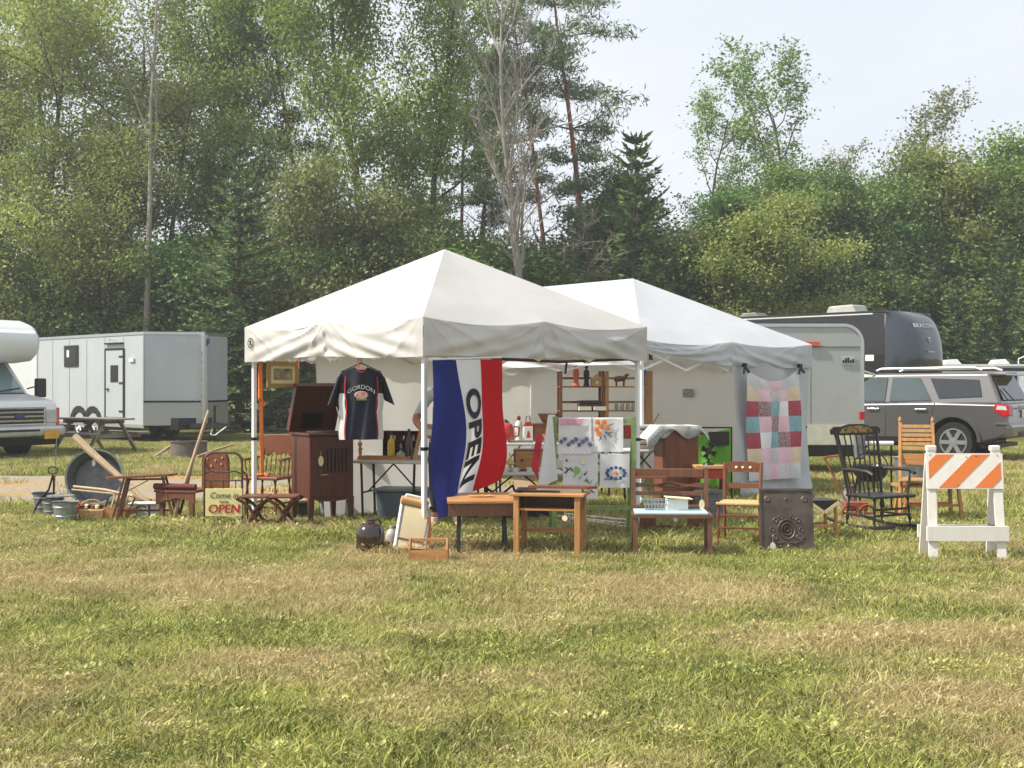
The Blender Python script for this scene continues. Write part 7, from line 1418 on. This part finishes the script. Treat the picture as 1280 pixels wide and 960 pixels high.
# ------------------------------------------------------------ person standing behind the flag
def person():
    root = item('person', 'person in pale shirt and dark trousers standing behind the OPEN flag', 'person', 557, 664, 8)
    V = {'pel': (0, 0, .92, .15), 'wst': (0, .0, 1.06, .135), 'chs': (0, .01, 1.27, .155), 'nkb': (0, .01, 1.42, .085), 'nck': (0, 0, 1.49, .055), 'hd0': (0, -.015, 1.565, .078), 'hd1': (0, -.01, 1.66, .088), 'hd2': (0, 0, 1.71, .05)}
    E = [('pel', 'wst'), ('wst', 'chs'), ('chs', 'nkb'), ('nkb', 'nck'), ('nck', 'hd0'), ('hd0', 'hd1'), ('hd1', 'hd2')]
    for s_, n in ((-1, 'l'), (1, 'r')):
        V.update({n+'hp': (s_*.095, 0, .86, .10), n+'kn': (s_*.11, -.02, .48, .065), n+'cf': (s_*.115, .01, .33, .06), n+'an': (s_*.12, .02, .09, .042), n+'ft': (s_*.13, -.10, .045, .038), n+'sh': (s_*.17, .01, 1.38, .062), n+'el': (s_*.31, .04, 1.13, .045), n+'wr': (s_*.19, -.11, .99, .034), n+'pm': (s_*.15, -.13, .965, .032)})
        E += [('pel', n+'hp'), (n+'hp', n+'kn'), (n+'kn', n+'cf'), (n+'cf', n+'an'), (n+'an', n+'ft'), ('nkb', n+'sh'), (n+'sh', n+'el'), (n+'el', n+'wr'), (n+'wr', n+'pm')]
        for k in range(4):
            b = 'f%d%s' % (k, n); V[b+'a'] = (s_*(.115), -.145+.016*k, .985-.018*k, .010); V[b+'b'] = (s_*(.085+.004*k), -.150+.02*k, .97-.022*k, .009); E += [(n+'pm', b+'a'), (b+'a', b+'b')]
        V[n+'t1'] = (s_*.15, -.10, 1.0, .011); V[n+'t2'] = (s_*.125, -.09, 1.02, .009); E += [(n+'pm', n+'t1'), (n+'t1', n+'t2')]
    keys = list(V); me = bpy.data.meshes.new('body'); me.from_pydata([V[k][:3] for k in keys], [(keys.index(a), keys.index(b)) for a, b in E], [])
    ob = bpy.data.objects.new('body', me); COL.objects.link(ob); sk = ob.modifiers.new('skin', 'SKIN'); sk.use_smooth_shade = True
    for i, k in enumerate(keys): r_ = V[k][3]; me.skin_vertices[0].data[i].radius = (r_, r_*.82 if k in ('pel', 'wst', 'chs') else r_); me.skin_vertices[0].data[i].use_root = (k == 'pel')
    ob.modifiers.new('smooth', 'SUBSURF').levels = 2; ob.modifiers['smooth'].render_levels = 2
    dg = bpy.context.evaluated_depsgraph_get(); m2 = bpy.data.meshes.new_from_object(ob.evaluated_get(dg)); bpy.data.objects.remove(ob)
    m2.materials.clear()
    for m_ in (material('skin', (176, 122, 96), .5, var=.06), material('pale_shirt', (196, 200, 206), .85, var=.05), material('dark_trousers', (34, 38, 52), .85, var=.1)): m2.materials.append(m_)
    for p in m2.polygons:
        x, y, z = p.center; a = abs(x)
        mi = 0
        if z > .98 and z < 1.44 and a < .20: mi = 1
        elif a >= .14 and z > 1.20 and z < 1.46: mi = 1
        elif z <= .98 and z > .20 and not (a > .13 and z > .88 and y < -.04): mi = 2
        if z <= .98 and y < -.125: mi = 0
        p.material_index = mi; p.use_smooth = True
    body = place(m2, 'body', root)
    MB().lathe([(.095, 1.60), (.102, 1.66), (.088, 1.73), (.05, 1.765), (.003, 1.772)], (0, .012, 0), 18).build('hair', material('brown_hair', (72, 50, 36), .7, scale=40, stretch=(8, 8, 1), bump=.3), root, smooth=True)
    for s_ in (-1, 1):
        MB().lathe([(.002, -.014), (.009, -.010), (.011, 0)], (s_*.032, -.088, 1.635), 10, 'y').build('eye', M['ebony'], root, smooth=True); MB().lathe([(.008, -.015), (.018, -.008), (.020, .008), (.008, .018)], (s_*.088, .0, 1.62), 8, 'y').build('ear', material('skin', (176, 122, 96), .5), root, smooth=True)
        sh = MB().prism([(-.19, 0), (.06, 0), (.07, .05), (.05, .10), (-.0, .10), (-.08, .07), (-.17, .05), (-.20, .025)], s_*.125-.045, s_*.125+.045, 'yz').build('shoe', M['black'], root, bevel=.018); MB().lo(s_*.125-.048, s_*.125+.048, -.20, .07, .0, .018).build('sole', M['tin'], sh)
        MB().lathe([(.046, .10), (.048, .14), (.044, .145)], (s_*.121, .018, 0), 12, cap=False).build('sock', M['tin'], root, smooth=True)
    MB().prism([(-.115, 1.60), (-.125, 1.575), (-.09, 1.57), (-.09, 1.63)], -.012, .012, 'yz').build('nose', material('skin', (176, 122, 96), .5), root, bevel=.005); MB().bar((-.025, -.095, 1.545), (.025, -.095, 1.545), .008, .01).build('mouth', material('lips', (150, 84, 74), .5), root)
person()
# ------------------------------------------------------------ thin summer haze
hz = MB().lo(-400, 400, -80, 440, -1.0, 32).build('haze', None)
m = bpy.data.materials.new('haze_air'); m.use_nodes = True; t = m.node_tree; t.nodes.clear()
o = t.nodes.new("ShaderNodeOutputMaterial"); v = t.nodes.new("ShaderNodeVolumePrincipled"); v.inputs['Color'].default_value = (0.93, 0.95, 0.97, 1)
v.inputs['Density'].default_value = 0.0013; v.inputs['Anisotropy'].default_value = 0.2; t.links.new(v.outputs['Volume'], o.inputs['Volume'])
hz.data.materials.append(m); tag(hz, 'thin pale summer haze filling the air', 'haze', kind='stuff')
